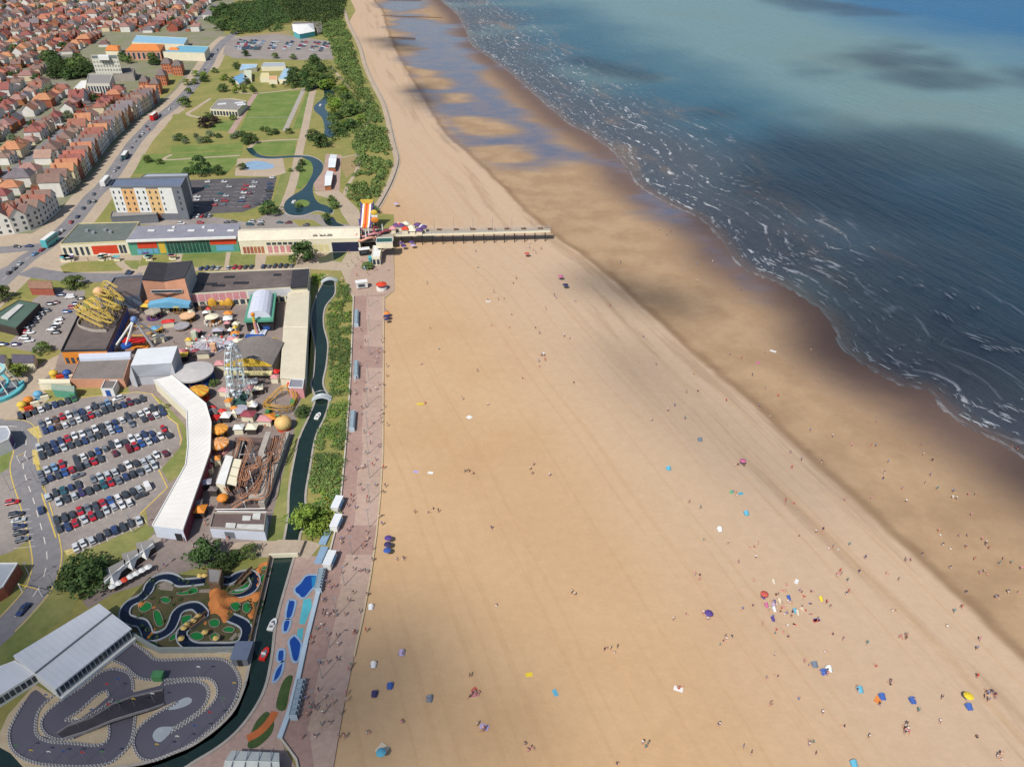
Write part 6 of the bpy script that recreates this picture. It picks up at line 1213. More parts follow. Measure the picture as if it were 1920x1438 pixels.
scrub('bank_scrub', '', [(590,512),(608,512),(606,528),(588,536)], 1.8, 1.2, 2.0, 40, .36, LEAFB, .1, 10)
scrub('golf_planting', '', Zm([(120,690),(380,350),(560,310),(960,340),(1480,260),(1640,160),(1570,600),(1420,1080),(480,1100),(220,970)]), 2.3, .3, .75, 26, .16, LEAFD, .42, 11)
scrub('roadside_scrub', '', [(100,738),(240,728),(300,740),(330,780),(320,782),(290,745),(235,738),(100,748)], 3.4, .5, 1.2, 26, .25, LEAF, .6, 12)
scrub('gorse', '', [(612,930),(630,925),(622,955),(604,958)], 1.5, .5, 1.0, 30, .2, leafmat('gorse_yellow', (150,150,40), (196,182,44), (120,140,46)), .3, 13)
scrub('canal_reeds', '', [(470,1215),(478,1180),(500,1105),(511,1060),(505,1060),(492,1105),(470,1178),(455,1215)], 1.4, .4, 1.0, 30, .2, LEAFD, .3, 14)
scrub('distant_wood', '', [(385,40),(440,10),(520,2),(545,45),(520,60),(450,64),(420,58)], 5.5, 3, 6, 60, .75, LEAFD, .18, 21)
scrub('distant_wood', '', [(440,-30),(600,-30),(650,-10),(640,30),(610,46),(548,40),(525,4)], 6, 3, 6, 56, .8, LEAFD, .2, 22)
# ================================================================== the town
ROOFS = {'red': M('red_tiles',(156,102,90),.9,.14,.4,rnd=.14), 'brown': M('brown_roof_tiles',(134,108,100),.9,.14,.4,rnd=.16), 'orange': M('bright_orange_tiles',(188,126,98),.9,.12,.4,rnd=.1), 'slate grey': M('slate_tiles',(124,116,120),.85,.14,.4,rnd=.15), 'dusky pink': M('pink_tiles',(166,130,120),.9,.12,.4,rnd=.12)}
WALLS = {'white': M('white_render',(230,226,218),.85,.08,.3,rnd=.06), 'cream': M('cream_render',(224,208,176),.85,.08,.3,rnd=.06), 'brick': BRICK, 'grey': M('grey_render',(186,184,184),.85,.08,.3)}
HW = {}
def house_mesh(kind, roof, wall, win):
    key = (kind, roof, wall, win)
    if key in HW: return HW[key]
    W, D, h, rz = {'hip': (11,9,4.8,8.2), 'gable': (9,9.5,4.6,8.6), 'semi': (12,8.5,5,8.4), 'bungalow': (10,9,2.8,5.8), 'terrace': (7,11,8.2,11.8)}[kind]; o = .35
    wm = MB(); x, y = W/2, D/2
    wm.box(-x,-y,0,x,y,h)
    if kind in ('gable','terrace'): wm.add([(-x,-y,h),(x,-y,h),(0,-y,rz-.1),(-x,y,h),(x,y,h),(0,y,rz-.1)], [(0,1,2),(4,3,5)])
    rm = MB(); X, Y = x+o, y+o
    if kind in ('gable','terrace'): rm.add([(-X,-Y,h-.15),(0,-Y,rz),(X,-Y,h-.15),(-X,Y,h-.15),(0,Y,rz),(X,Y,h-.15)], [(0,1,4,3),(1,2,5,4)])
    else: c_ = D*.42; rm.add([(-X,-Y,h-.1),(X,-Y,h-.1),(X,Y,h-.1),(-X,Y,h-.1),(-X+c_,0,rz),(X-c_,0,rz)], [(0,1,5,4),(1,2,5),(2,3,4,5),(3,0,4)])
    if kind == 'semi':
        for sx in (-3.2, 3.2): wm.add([(sx-1.7,-y-.8,0),(sx+1.7,-y-.8,0),(sx+1.7,-y-.8,h),(sx-1.7,-y-.8,h),(sx,-y-.8,h+1.9),(sx-1.7,-y,0),(sx+1.7,-y,0),(sx+1.7,-y,h),(sx-1.7,-y,h)], [(0,1,2,4,3),(1,6,7,2),(5,0,3,8)]); rm.add([(sx-2,-y-1.1,h-.2),(sx,-y-1.1,h+2.1),(sx+2,-y-1.1,h-.2),(sx-2,0,h-.2),(sx,0,h+2.1),(sx+2,0,h-.2)], [(0,1,4,3),(1,2,5,4)])
    ch = MB().box(x*.55-.4,.5,rz-2,x*.55+.4,1.3,rz+1.3)
    parts = [('wall', wm.mesh('wall', WALLS[wall]), []), ('roof', rm.mesh('roof', ROOFS[roof]), [('chimney', ch.mesh('chimney', BRICK))])]
    if win:
        yo = -y-.86 if kind == 'semi' else -y-.06; wn = MB().box(-.6,yo,0,.6,yo+.12,1.3)
        xs = (-3.2,3.2) if kind == 'semi' else (-1.9,1.9) if kind == 'terrace' else (-2.6,2.6)
        for sx in xs:
            for z in ((.9,3.2) if h < 6 else (.9,3.6,6.2)):
                if h < 3 and z > 2: continue
                q = MB(); q.add([(vx+sx, vy, vz+z) for vx, vy, vz in wn.v], wn.f); parts.append(('window', q.mesh('window', GLASS), []))
    HW[key] = parts; return parts
o0, o1 = G(85,462), G(402,100); U = (o1-o0).normalized(); Nn = Vector((-U.y, U.x, 0)); rzr = math.atan2(U.y, U.x)
ROADW = resample(smooth(GS(ROAD_PX), 6), 4.0)
TOWN = [(-70,-40),(430,-40),(405,10),(392,36),(345,50),(402,62),(408,80),(372,128),(318,180),(280,212),(222,290),(180,345),(118,402),(60,438),(-70,440)]
KEEP = [[(150,92),(262,92),(262,174),(128,178),(120,160)], [(190,62),(400,62),(400,108),(228,125),(215,104)], [(255,112),(350,108),(345,150),(300,175),(255,178)], [(80,106),(170,112),(165,156),(84,154)], [(385,40),(440,10),(520,8),(545,45),(520,60),(420,62)]]
def ok(p):
    px = PX(p); 
    return inside(px[0], px[1], TOWN) and not any(inside(px[0], px[1], k) for k in KEEP)
HOUSES = []
# front terrace: tall gabled houses facing the road
front = []
for i, p in enumerate(ROADW):
    d = (ROADW[min(i+1, len(ROADW)-1)]-ROADW[max(i-1, 0)]).normalized(); n = Vector((-d.y, d.x, 0)); q = p+n*20; px = PX(q)
    if 105 < px[0] < 296 and 190 < px[1] < 420 and (not front or (front[-1][0]-q).length > 7.0): front.append((q, math.atan2(d.y, d.x)))
for i, (q, a0) in enumerate(front):
    w_ = random.choice(('white','white','grey','cream','brick')); r_ = random.choice(('brown','red','orange','slate grey','brown'))
    spawn(house_mesh('terrace', r_, w_, True), 'terraced_house', 'tall %s seafront house with %s roof, %s in the road terrace from the hotel' % (w_, r_, ORD[i+1]), 'house', (q.x, q.y, 0), a0+math.pi*0+0.0, 1, 'seafront terrace')
# crescent at the roundabout
cw = resample(smooth(GS([(-50,448),(0,443),(40,437),(75,425),(100,408),(118,390)], 0), 6), 7.0)
for i, p in enumerate(cw):
    d = (cw[min(i+1, len(cw)-1)]-cw[max(i-1, 0)]).normalized(); n = Vector((-d.y, d.x, 0)); q = p+n*6
    spawn(house_mesh('terrace', 'brown' if i % 3 else 'red', 'white', True), 'crescent_house', 'white gabled house of the curved crescent, %s from the picture edge' % ORD[i+1], 'house', (q.x, q.y, 0), math.atan2(d.y, d.x), 1, 'white crescent terrace')
    aw = MB().box(-3.2,-8,2.6,3.2,-5.6,2.8); 
# inland rows
SP_, ROWP = 13.0, 23.0
for r in range(0, 24):
    for k in range(-20, 95):
        jit = noise.noise(Vector((r*.37, k*.11, 1.3)))
        p = o0+U*(k*SP_+4*math.sin(r*1.7))+Nn*(44+r*ROWP+jit*5)
        if k % 9 == 0: continue                                   # cross streets
        if not ok(p): continue
        px = PX(p)
        if px[0] < -40 or px[1] < -20: continue
        HOUSES.append((p, r, k, px))
HOUSES.sort(key=lambda h: h[0].y)
NEAR = 285-len(front)-len(cw)
far_w, far_r = {}, {}
for i, (p, r, k, px) in enumerate(HOUSES):
    h01 = (noise.noise(Vector((p.x*.013, p.y*.013, 9)))+1)/2
    kind = random.choices(['hip','semi','gable','bungalow'], [4,4,3,1.4])[0]; wall = random.choices(['white','cream','brick','grey'], [7,2,2.6,.8])[0]
    roof = random.choices(['red','brown','orange','slate grey','dusky pink'], [4,3.4,1.5+2*h01,1.2,2.4])[0]
    block = int(k // 9+r*3) % 4 == 0; a0 = rzr+(math.pi/2 if block else 0)+(math.pi if r % 2 else 0)+random.gauss(0, .05); a0 = a0 if random.random() < .75 else a0+math.pi/2
    sc = random.uniform(.85, 1.12)
    if i < NEAR:
        spawn(house_mesh(kind, roof, wall, px[1] > 215), 'house', '%s roofed %s %s house, %s from the roundabout in the %s row' % (roof, wall, {'hip':'hipped','semi':'twin gabled','gable':'gabled','bungalow':'low'}[kind], ORD[max(1, min(135, k+20))], ORD[r+1]), 'house', (p.x, p.y, 0), a0, (sc, sc, sc*random.uniform(.92, 1.08)), 'town houses')
    else:
        for (nm, me, sub) in house_mesh(kind, roof, wall, False):
            D_ = far_w if nm == 'wall' else far_r; key = wall if nm == 'wall' else roof
            n = len(me.vertices); co = np.empty(n*3, np.float32); me.vertices.foreach_get('co', co); co = co.reshape(-1, 3)*sc; ca, sa = math.cos(a0), math.sin(a0)
            v = np.stack([co[:,0]*ca-co[:,1]*sa+p.x, co[:,0]*sa+co[:,1]*ca+p.y, co[:,2]], -1); mb = D_.setdefault(key, MB()); b0 = len(mb.v); mb.v += [tuple(x) for x in v]; fs = [tuple(b0+j for j in pl.vertices) for pl in me.polygons]; mb.f += fs; mb.m += [0]*len(fs)
mats, mb = [], MB()
for D_, L_ in ((far_w, WALLS), (far_r, ROOFS)):
    for key, q in D_.items(): b0 = len(mb.v); mb.v += q.v; mb.f += [tuple(i+b0 for i in f) for f in q.f]; mb.m += [len(mats)]*len(q.f); mats.append(L_[key])
if mb.v: o = mb.build('distant_housing', mats); o['kind'] = 'stuff'
# streets between the rows, back gardens and street trees
for r in range(0, 24, 2):
    pts = [o0+U*(k*SP_)+Nn*(44+(r+.5)*ROWP) for k in range(-20, 95)]; run = []
    for p in pts+[None]:
        if p is not None and ok(p) and PX(p)[1] > -15: run.append(p)
        else:
            if len(run) > 2: ribbon('street', run, 6.5, ROADM, .022, px=False, curve=0)
            run = []
for kk in range(-18, 95, 9):
    run = []
    for r in list(range(0, 96))+[None]:
        p = None if r is None else o0+U*(kk*SP_)+Nn*(30+r*6)
        if p is not None and ok(p): run.append(p)
        else:
            if len(run) > 2: ribbon('street', run, 6.5, ROADM, .024, px=False, curve=0)
            run = []
k = 0
for _ in range(2000):
    p = HOUSES[random.randrange(len(HOUSES))]; q = p[0]+Nn*random.uniform(8, 12)*random.choice((-1, 1))+U*random.uniform(-6, 6)
    if not ok(q): continue
    px = PX(q); kd = random.choice(('green','dark green','dark green','grey-green')); near_ = min(NT_, key=lambda n: (n[0]-px[0])**2+(n[1]-px[1])**2)
    tree(px[0], px[1], random.uniform(4.5, 8), kd, '%s garden tree by the %s house of the %s row' % (kd, ORD[max(1, min(135, p[2]+20))], ORD[p[1]+1]), 'garden trees of the town', 1.2); k += 1
    if k > 112: break
for _ in range(170):                                               # sheds and extensions in the yards
    p = HOUSES[random.randrange(min(len(HOUSES), 260))]; q = p[0]+Nn*random.uniform(7, 11)*random.choice((-1, 1))+U*random.uniform(-5, 5)
    if not ok(q): continue
    c_ = random.choice(('pale','grey','brown')); m = {'pale': M('pale_shed_roof',(206,202,196),.8,.1), 'grey': GREYROOF, 'brown': WOOD}[c_]
    if ('shed', c_) not in HW: HW['shed', c_] = [('wall', MB().box(-2,-1.6,0,2,1.6,2.2).mesh('wall', WALLS['brick']), []), ('roof', MB().add([(-2.2,-1.8,2.2),(2.2,-1.8,2.2),(2.2,1.8,2.7),(-2.2,1.8,2.7),(-2.2,-1.8,2.05),(2.2,-1.8,2.05),(2.2,1.8,2.55),(-2.2,1.8,2.55)], [(0,1,2,3),(7,6,5,4),(0,4,5,1),(1,5,6,2),(2,6,7,3),(3,7,4,0)]).mesh('roof', m), [])]
    spawn(HW['shed', c_], 'garden_shed', '%s roofed back yard shed by the %s house of the %s row' % (c_, ORD[max(1, min(135, p[2]+20))], ORD[p[1]+1]), 'shed', (q.x, q.y, 0), rzr+random.choice((0, 1.57)), random.uniform(.8, 1.4), 'back yard sheds')
# ================================================================== vehicles
CC = {'W':('white',(232,232,232)),'K':('black',(70,72,78)),'N':('navy',(54,70,114)),'D':('dark grey',(122,126,134)),'S':('silver',(198,202,206)),'R':('red',(190,40,50)),'M':('maroon',(112,40,52)),'B':('blue',(54,92,160)),'L':('light blue',(128,166,206)),'T':('teal',(44,98,110)),'G':('green',(70,120,80)),'O':('brown',(110,82,64)),'P':('purple',(70,60,110)),'Y':('yellow',(226,196,60))}
CPAINT = {k: M('car_paint_'+v[0].replace(' ', '_'), v[1], (.22), .04, 1., spec=.7) for k, v in CC.items()}
CMESH = {}
def car_parts(col, kind, full):
    key = (col, kind, full)
    if key in CMESH: return CMESH[key]
    L, W, top = {'hatch': (4.0,1.76,1.48), 'saloon': (4.5,1.8,1.43), 'suv': (4.5,1.88,1.68), 'van': (5.2,2.0,2.15)}[kind]; h = L/2; w_ = W/2; sh = .95 if kind != 'van' else 1.15
    xs = [(-h,.5,.7,.86),(-h+.12,.3,sh-.06,.97),(-h+.9,.24,sh,1),(h-1.5,.24,sh,1),(h-.75,.24,sh-.1,.99),(h-.18,.3,sh-.24,.94),(h,.42,.62,.8)]; vs = []; fs = []
    for x, zb, zt, f in xs: vs += [(x,-w_*f*.9,zb),(x,-w_*f,zb+.22),(x,-w_*f*.99,zt-.12),(x,-w_*f*.86,zt),(x,w_*f*.86,zt),(x,w_*f*.99,zt-.12),(x,w_*f,zb+.22),(x,w_*f*.9,zb)]
    for i in range(len(xs)-1): fs += [(8*i+k, 8*i+8+k, 8*i+8+(k+1) % 8, 8*i+(k+1) % 8) for k in range(8)]
    fs += [tuple(range(8)), tuple(reversed(range(len(vs)-8, len(vs))))]; body = MB().add(vs, [tuple(reversed(f)) for f in fs])
    r0 = -h+.12 if kind in ('hatch','suv','van') else -h+.75; f0 = h-1.25 if kind != 'van' else h-.75; t0, t1 = (r0+.28 if kind != 'saloon' else r0+.55), (f0-.75 if kind != 'van' else f0-.45)
    a_, b_ = w_*.88, w_*.70 if kind != 'van' else w_*.82; zt = top-.05; zb = sh-.02
    B4 = [(r0,-a_,zb),(f0,-a_*.96,zb),(f0,a_*.96,zb),(r0,a_,zb)]; T4 = [(t0,-b_,zt),(t1,-b_,zt),(t1,b_,zt),(t0,b_,zt)]
    roof = MB().add([(x, y*1.02, z+.002) for x, y, z in T4]+[(x*.97, y*.9, z+.06) for x, y, z in T4], [(4,5,6,7),(0,1,5,4),(1,2,6,5),(2,3,7,6),(3,0,4,7)])
    sides = [(0,1),(1,2),(2,3),(3,0)]; nm = ['side_window','windscreen','side_window','rear_window']; parts = []
    pm = CPAINT[col]; gl = GLASS if kind != 'van' else pm
    if full:
        parts = [('body', body.mesh('body', pm), []), ('roof', roof.mesh('roof', pm), [])]
        for (i, j), n in zip(sides, nm): parts.append((n, MB().add([B4[i],B4[j],T4[j],T4[i]], [(0,1,2,3)]).mesh(n, GLASS if n == 'windscreen' else gl), []))
        for sx in (-L*.31, L*.31):
            for sy in (-w_*.9, w_*.9):
                ws = [(sx+.32*math.cos(k*.785), sy+dy, .32+.32*math.sin(k*.785)) for dy in (-.11, .11) for k in range(8)]
                parts.append(('wheel', MB().add(ws, [(k, (k+1) % 8, 8+(k+1) % 8, 8+k) for k in range(8)]+[tuple(range(8)), tuple(reversed(range(8,16)))]).mesh('wheel', RUBBER), []))
    else:
        g_ = MB().add(B4+T4, [(0,1,5,4),(1,2,6,5),(2,3,7,6),(3,0,4,7)])
        parts = [('body', body.mesh('body', pm), []), ('window_glass', g_.mesh('window_glass', gl), []), ('roof', roof.mesh('roof', pm), [])]
    CMESH[key] = parts; return parts
def put_car(px, py, col, d, label, full=True, group=None, kind=None, z=.03):
    kind = kind or random.choices(['hatch','saloon','suv','van'], [5,3,3,.25])[0]; p = G(px, py); a0 = math.atan2(d.y, d.x)+(math.pi if random.random() < .45 else 0)
    lb = label % (CC[col][0]+(' van' if kind == 'van' else ' car'))
    return spawn(car_parts(col, kind, full), 'van' if kind == 'van' else 'car', lb, 'van' if kind == 'van' else 'car', (p.x, p.y, z+.0), a0+random.gauss(0, .025), random.uniform(.76, .84), group)
ROWS = [('zero','upper', Ze, [(210,330,'K'),(280,310,'K'),(347,288,'K'),(413,265,'W'),(480,240,'K'),(553,216,'N'),(612,198,'K'),(683,178,'K'),(740,152,'G')]),
 ('one','back', Ze, [(420,412,'D'),(490,385,'W'),(560,368,'O'),(628,340,'R'),(692,322,'W'),(765,305,'D'),(822,285,'N'),(893,258,'W'),(953,235,'K'),(1023,222,'D'),(1083,200,'L')]),
 ('one','front', Ze, [(455,475,'N'),(520,456,'B'),(588,436,'O'),(655,420,'W'),(725,392,'D'),(793,366,'W'),(857,347,'K'),(915,325,'R'),(982,306,'D'),(1050,276,'K'),(1112,258,'K'),(1177,235,'K'),(1240,217,'N'),(1302,197,'M'),(1370,182,'K'),(1432,160,'K')]),
 ('two','back', Ze, [(400,655,'S'),(475,633,'K'),(540,606,'N'),(612,584,'N'),(680,557,'R'),(750,530,'W'),(825,506,'W'),(890,486,'D'),(955,456,'W'),(1018,432,'K'),(1090,424,'S'),(1150,392,'N'),(1222,370,'W'),(1283,340,'K'),(1347,323,'D'),(1410,305,'W'),(1473,282,'W'),(1535,256,'K'),(1605,244,'K')]),
 ('two','front', Ze, [(425,728,'K'),(500,694,'K'),(572,668,'N'),(642,645,'S'),(714,624,'K'),(785,598,'K'),(852,577,'N'),(918,550,'D'),(986,525,'K'),(1047,496,'K'),(1117,480,'S'),(1187,465,'B'),(1320,410,'D'),(1440,360,'K'),(1510,344,'M'),(1567,320,'W'),(1635,296,'N')]),
 ('three','back', Ze, [(405,908,'D'),(475,870,'S'),(550,845,'L'),(625,816,'R'),(765,765,'K'),(838,735,'W'),(912,710,'K'),(985,686,'B'),(1055,655,'D'),(1120,622,'K'),(1185,614,'W'),(1253,590,'K'),(1320,560,'W'),(1385,540,'W'),(1447,514,'N'),(1520,504,'N'),(1610,534,'W'),(1640,460,'R')]),
 ('three','front', Ze, [(435,978,'D'),(510,948,'N'),(587,920,'K'),(652,892,'B'),(722,866,'R'),(797,838,'K'),(872,804,'D'),(942,784,'R'),(1012,760,'K'),(1155,705,'M'),(1293,660,'M'),(1357,638,'R'),(1420,608,'B'),(1489,584,'S'),(1554,564,'N'),(1687,520,'K')]),
 ('four','back', Ze, [(485,1142,'S'),(560,1098,'K'),(637,1078,'T'),(712,1044,'N'),(787,1018,'K'),(938,964,'D'),(1005,940,'S'),(1080,918,'S'),(1153,888,'S'),(1217,854,'K'),(1285,818,'W'),(1363,803,'K'),(1440,784,'S'),(1500,754,'S'),(1568,722,'W'),(1658,704,'M')]),
 ('four','front', Ze, [(592,1188,'S'),(667,1158,'K'),(747,1128,'S'),(820,1098,'P'),(895,1078,'K'),(967,1044,'K'),(1042,1018,'T'),(1112,994,'R'),(1187,974,'D'),(1260,938,'N'),(1330,912,'K'),(1407,888,'D'),(1477,854,'S'),(1547,824,'S')]),
 ('five','back', Zf, [(570,412,'K'),(655,388,'K'),(727,354,'K'),(805,320,'R'),(882,294,'D'),(962,270,'K'),(1032,240,'R'),(1107,214,'B'),(1182,184,'W'),(1257,154,'K'),(1332,124,'K'),(1397,98,'S'),(1482,74,'W')]),
 ('five','front', Zf, [(597,498,'K'),(682,478,'N'),(757,440,'R'),(847,404,'S'),(927,378,'R'),(997,354,'K'),(1067,314,'S'),(1142,278,'S'),(1222,258,'W'),(1299,234,'W')]),
 ('six','single', Zf, [(762,680,'W'),(832,640,'W'),(922,614,'S'),(1002,584,'K'),(1077,536,'K'),(1152,510,'N'),(1237,484,'K'),(1312,444,'K'),(1397,414,'S')])]
bd = (G(*Ze([(570,668)])[0])-G(*Ze([(540,602)])[0])).normalized()
for row, line, Zz, cars in ROWS:
    mk = MB()
    for i, (x, y, c_) in enumerate(cars):
        px = Zz([(x, y)])[0]; put_car(*px, c_, bd, '%%s, %s from the road in the %s line of car park row %s' % (ORD[i+1], line, row), True, 'cars in the big car park', kind='van' if (row, c_) == ('zero','G') else None)
        p = G(*px)+Vector((-bd.y, bd.x, 0))*1.28; q = Vector((-bd.y, bd.x, 0))*.06; e = bd*2.4
        mk.add([(*(p-e+q).xy, .044), (*(p-e-q).xy, .044), (*(p+e-q).xy, .044), (*(p+e+q).xy, .044)], [(0,1,2,3)])
    o = mk.build('bay_marking', LINEM); o['kind'] = 'structure'
rowd = Vector((-bd.y, bd.x, 0))
for x, y, c_, lb in ((780,930,'D','%s driving along the aisle of the big car park'),(1415,880,'K','%s parked sideways by the car park grass end')): put_car(*Ze([(x, y)])[0], c_, rowd, lb, True)
put_car(*Zf([(1415,165)])[0], 'K', rowd, '%s parked across the end of car park row five', True)
put_car(*Ze([(1185,155)])[0], 'W', rowd, '%s parked sideways behind the first car park row', True, kind='suv')
for i, (x, y, c_) in enumerate(((130,232,'R'),(168,355,'K'),(192,412,'S'),(197,475,'N'),(207,540,'K'),(227,606,'D'))): put_car(*Zf([(x, y)])[0], c_, (G(60,940)-G(30,946)).normalized(), '%%s in the hatched side bays, %s from the top' % ORD[i+1], True, 'cars in the side bays')
for i in range(7): b = G(*Zf([(105+i*7, 300+i*62)])[0]); o = MB().obox((b.x+2.5, b.y, .045), (5,.12,.002), .15).build('bay_marking', LINEM); o['kind'] = 'structure'
dr = (CW[30]-CW[26]).normalized(); put_car(*Zf([(415,312)])[0], 'N', (G(80,975)-G(72,945)).normalized(), '%s driving on the car park road beside row four', True); put_car(*Zf([(240,1305)])[0], 'N', (G(30,1153)-G(60,1120)).normalized(), '%s driving away under the height barrier at the lower road', True)
# hotel car park, pier car parks, seafront car park
hd = (G(456,390)-G(478,345)).normalized(); sd = Vector((1, .05, 0)).normalized()
for i, (x, y, c_) in enumerate([(305,535,'W'),(293,575,'T'),(440,535,'W'),(480,575,'S'),(405,630,'T'),(455,650,'S'),(365,690,'S'),(445,690,'R'),(360,725,'R'),(430,720,'D'),(620,565,'R'),(600,595,'R'),(690,540,'S'),(670,575,'W'),(600,625,'W'),(645,630,'M'),(590,665,'S'),(580,692,'N'),(830,500,'W'),(810,550,'N'),(815,580,'N'),(808,610,'K'),(803,640,'K'),(793,665,'K'),(773,688,'K'),(710,715,'K'),(625,738,'R'),(218,658,'W'),(213,684,'W'),(197,740,'D')]):
    put_car(*Zb([(x, y)])[0], c_, sd, '%%s in the hotel car park, %s counting from the hotel side' % ORD[i+1], False, 'cars in the hotel car park')
mk = MB()
for x0 in (392, 404, 446, 458, 470, 500):
    for k in range(7): p = G(x0-k*2.6+6, 346+k*7); mk.obox((p.x, p.y, .034), (4.4,.12,.002), 0)
o = mk.build('bay_marking', LINEM); o['kind'] = 'structure'
for i, (x, y, c_) in enumerate([(650,885,'T'),(665,862,'S'),(735,885,'K'),(740,862,'S'),(895,868,'T'),(965,870,'M'),(1110,888,'K'),(460,866,'K'),(520,862,'K'),(245,870,'R'),(90,876,'W')]): put_car(*Zb([(x, y)])[0], c_, sd, '%%s on the yard behind the pier arcades, %s along from the lake side' % ORD[i+1], False, 'cars behind the pier arcades')
for i in range(17): put_car(273+i*7.6, 412-i*.35, random.choice('KKDSRWNMTK'), Vector((.1,1,0)), '%%s in the line below the hotel, %s from the road' % ORD[i+1], False, 'cars below the hotel')
k = 0
for a_, b_ in ((378,418),(430,476),(495,556)):
    x = a_
    while x < b_: k += 1; put_car(x, 505-(x-378)*.03, random.choice('KKNDSRWK'), Vector((.1,1,0)), '%%s in the line along the black roofed arcade, %s from the hall' % ORD[k], False, 'cars along the black roofed arcade'); x += 10.5
for i, (x, y, c_) in enumerate([(670,900,'N'),(770,925,'W'),(885,940,'K'),(560,1000,'K'),(605,985,'M'),(835,1000,'N'),(500,1075,'D'),(800,1038,'R'),(735,1085,'B'),(440,1112,'S'),(395,1160,'W'),(370,1200,'K'),(330,1238,'D'),(650,1168,'W'),(630,1210,'W'),(600,1250,'K'),(560,1278,'W'),(610,1312,'K'),(280,1278,'W'),(335,1312,'W'),(258,1312,'R'),(265,1368,'W'),(40,1440,'N'),(180,1440,'P'),(320,1400,'W')]): put_car(*Zd([(x, y)])[0], c_, Vector((1,.18,0)), '%%s in the seafront car park below the coaster, %s from the side road' % ORD[i+1], True, 'cars in the seafront car park', kind='van' if i == 1 else None)
for i, (x, y) in enumerate(((686,500),(691,500),(697,500))): put_car(x, y+3, 'LKM'[i], Vector((.1,1,0)), '%%s parked by the turquoise canopy below the pier, %s of three' % ORD[i+1], False)
for i, (x, y) in enumerate(((240,513),(246,513))): put_car(x, y, 'KN'[i], Vector((.1,1,0)), '%%s parked on the side road by the lawn, %s of two' % ORD[i+1], False)
# traffic on the seafront road
for i, f_ in enumerate([(18,513,'K'),(38,496,'S'),(28,505,'D'),(66,478,'L'),(79,470,'R'),(111,440,'K'),(118,434,'W'),(134,418,'R'),(146,408,'N'),(157,392,'N'),(167,381,'D'),(178,379,'K'),(176,366,'D'),(215,322,'S'),(222,316,'K'),(228,302,'D'),(238,290,'W'),(247,278,'N'),(254,266,'S'),(262,258,'K'),(268,252,'W'),(279,244,'R'),(275,239,'K'),(300,218,'K'),(318,206,'W'),(336,190,'K'),(352,172,'S'),(368,152,'D'),(384,132,'K'),(396,112,'W'),(408,95,'K')]):
    x, y, c_ = f_; p = G(x, y); j = min(range(2, len(ROADW)-2), key=lambda q: (ROADW[q]-p).length); put_car(x, y, c_, (ROADW[j+2]-ROADW[j-2]).normalized(), '%%s on the seafront road, %s vehicle along from the picture edge' % ORD[i+1], y > 400, 'traffic on the seafront road', z=.04)
for i, (x, y) in enumerate(((33,464),(55,463))): put_car(x, y, 'KN'[i], Vector((1,-.05,0)), '%%s waiting on the side road beside the crescent, %s of two' % ORD[i+1], True)
def bus(px, py, col, label, L=11., top=3.0):
    p = G(px, py); j = min(range(2, len(ROADW)-2), key=lambda q: (ROADW[q]-p).length); d = (ROADW[j+2]-ROADW[j-2]).normalized(); a0 = math.atan2(d.y, d.x); t = thing('bus', label, 'bus', p); t.rotation_euler = (0,0,a0); ORG[t.name] = Vector((0,0,0))
    MB().box(-L/2,-1.25,.35,L/2,1.25,top-.15).build('body', col, t); MB().box(-L/2+.2,-1.15,top-.149,L/2-.2,1.15,top).build('roof', WHITE, t)
    for s_ in (-1, 1):
        for k in range(6): x0 = -L/2+.6+k*(L-1.2)/6; MB().box(x0, s_*1.26-.02, top*.5, x0+(L-1.2)/6-.25, s_*1.26+.02, top*.5+.8).build('window', GLASS, t)
        for x0 in (-L*.3, L*.3): MB().tube([(x0, s_*1.05, .45), (x0, s_*1.3, .45)], .45, 10).build('wheel', RUBBER, t)
    MB().box(L/2-.02,-1.1,top*.45,L/2+.03,1.1,top*.45+1).build('windscreen', GLASS, t)
bus(96,458,TURQ,'turquoise and white double decker bus on the road by the arcades',10,4.2); bus(199,345,WHITE,'white coach on the seafront road beside the hotel',11,3.2); bus(290,224,REDB,'red bus far along the seafront road',10,4.0); bus(236,296,M('dark_teal',(50,84,90),.5,.1),'dark teal bus queueing on the seafront road',10,3.)
# far car park: too small to tell apart
far = {}; 
for ci, (x0, y0) in enumerate(((450,92),(458,94),(472,93),(486,94),(512,95),(540,95),(566,96),(590,97),(609,97))):
    for k in range(7):
        for s_ in (0, 1):
            if random.random() < .25: continue
            p = G(x0-k*1.0+k*2.6+s_*7-8, y0-k*2.6); c_ = random.choice('KKDSRWNMWSLT'); 
            for nm, me, sub in car_parts(c_, 'hatch', False):
                n = len(me.vertices); co = np.empty(n*3, np.float32); me.vertices.foreach_get('co', co); co = co.reshape(-1, 3); mb = far.setdefault('glass' if nm == 'window_glass' else c_, MB()); b0 = len(mb.v); mb.v += [(v[0]+p.x, v[1]+p.y, v[2]+.03) for v in co]; fs = [tuple(b0+j for j in pl.vertices) for pl in me.polygons]; mb.f += fs; mb.m += [0]*len(fs)
mats, mb = [], MB()
for k, q in far.items(): b0 = len(mb.v); mb.v += q.v; mb.f += [tuple(i+b0 for i in f) for f in q.f]; mb.m += [len(mats)]*len(q.f); mats.append(GLASS if k == 'glass' else CPAINT[k])
o = mb.build('distant_parked_cars', mats); o['kind'] = 'stuff'
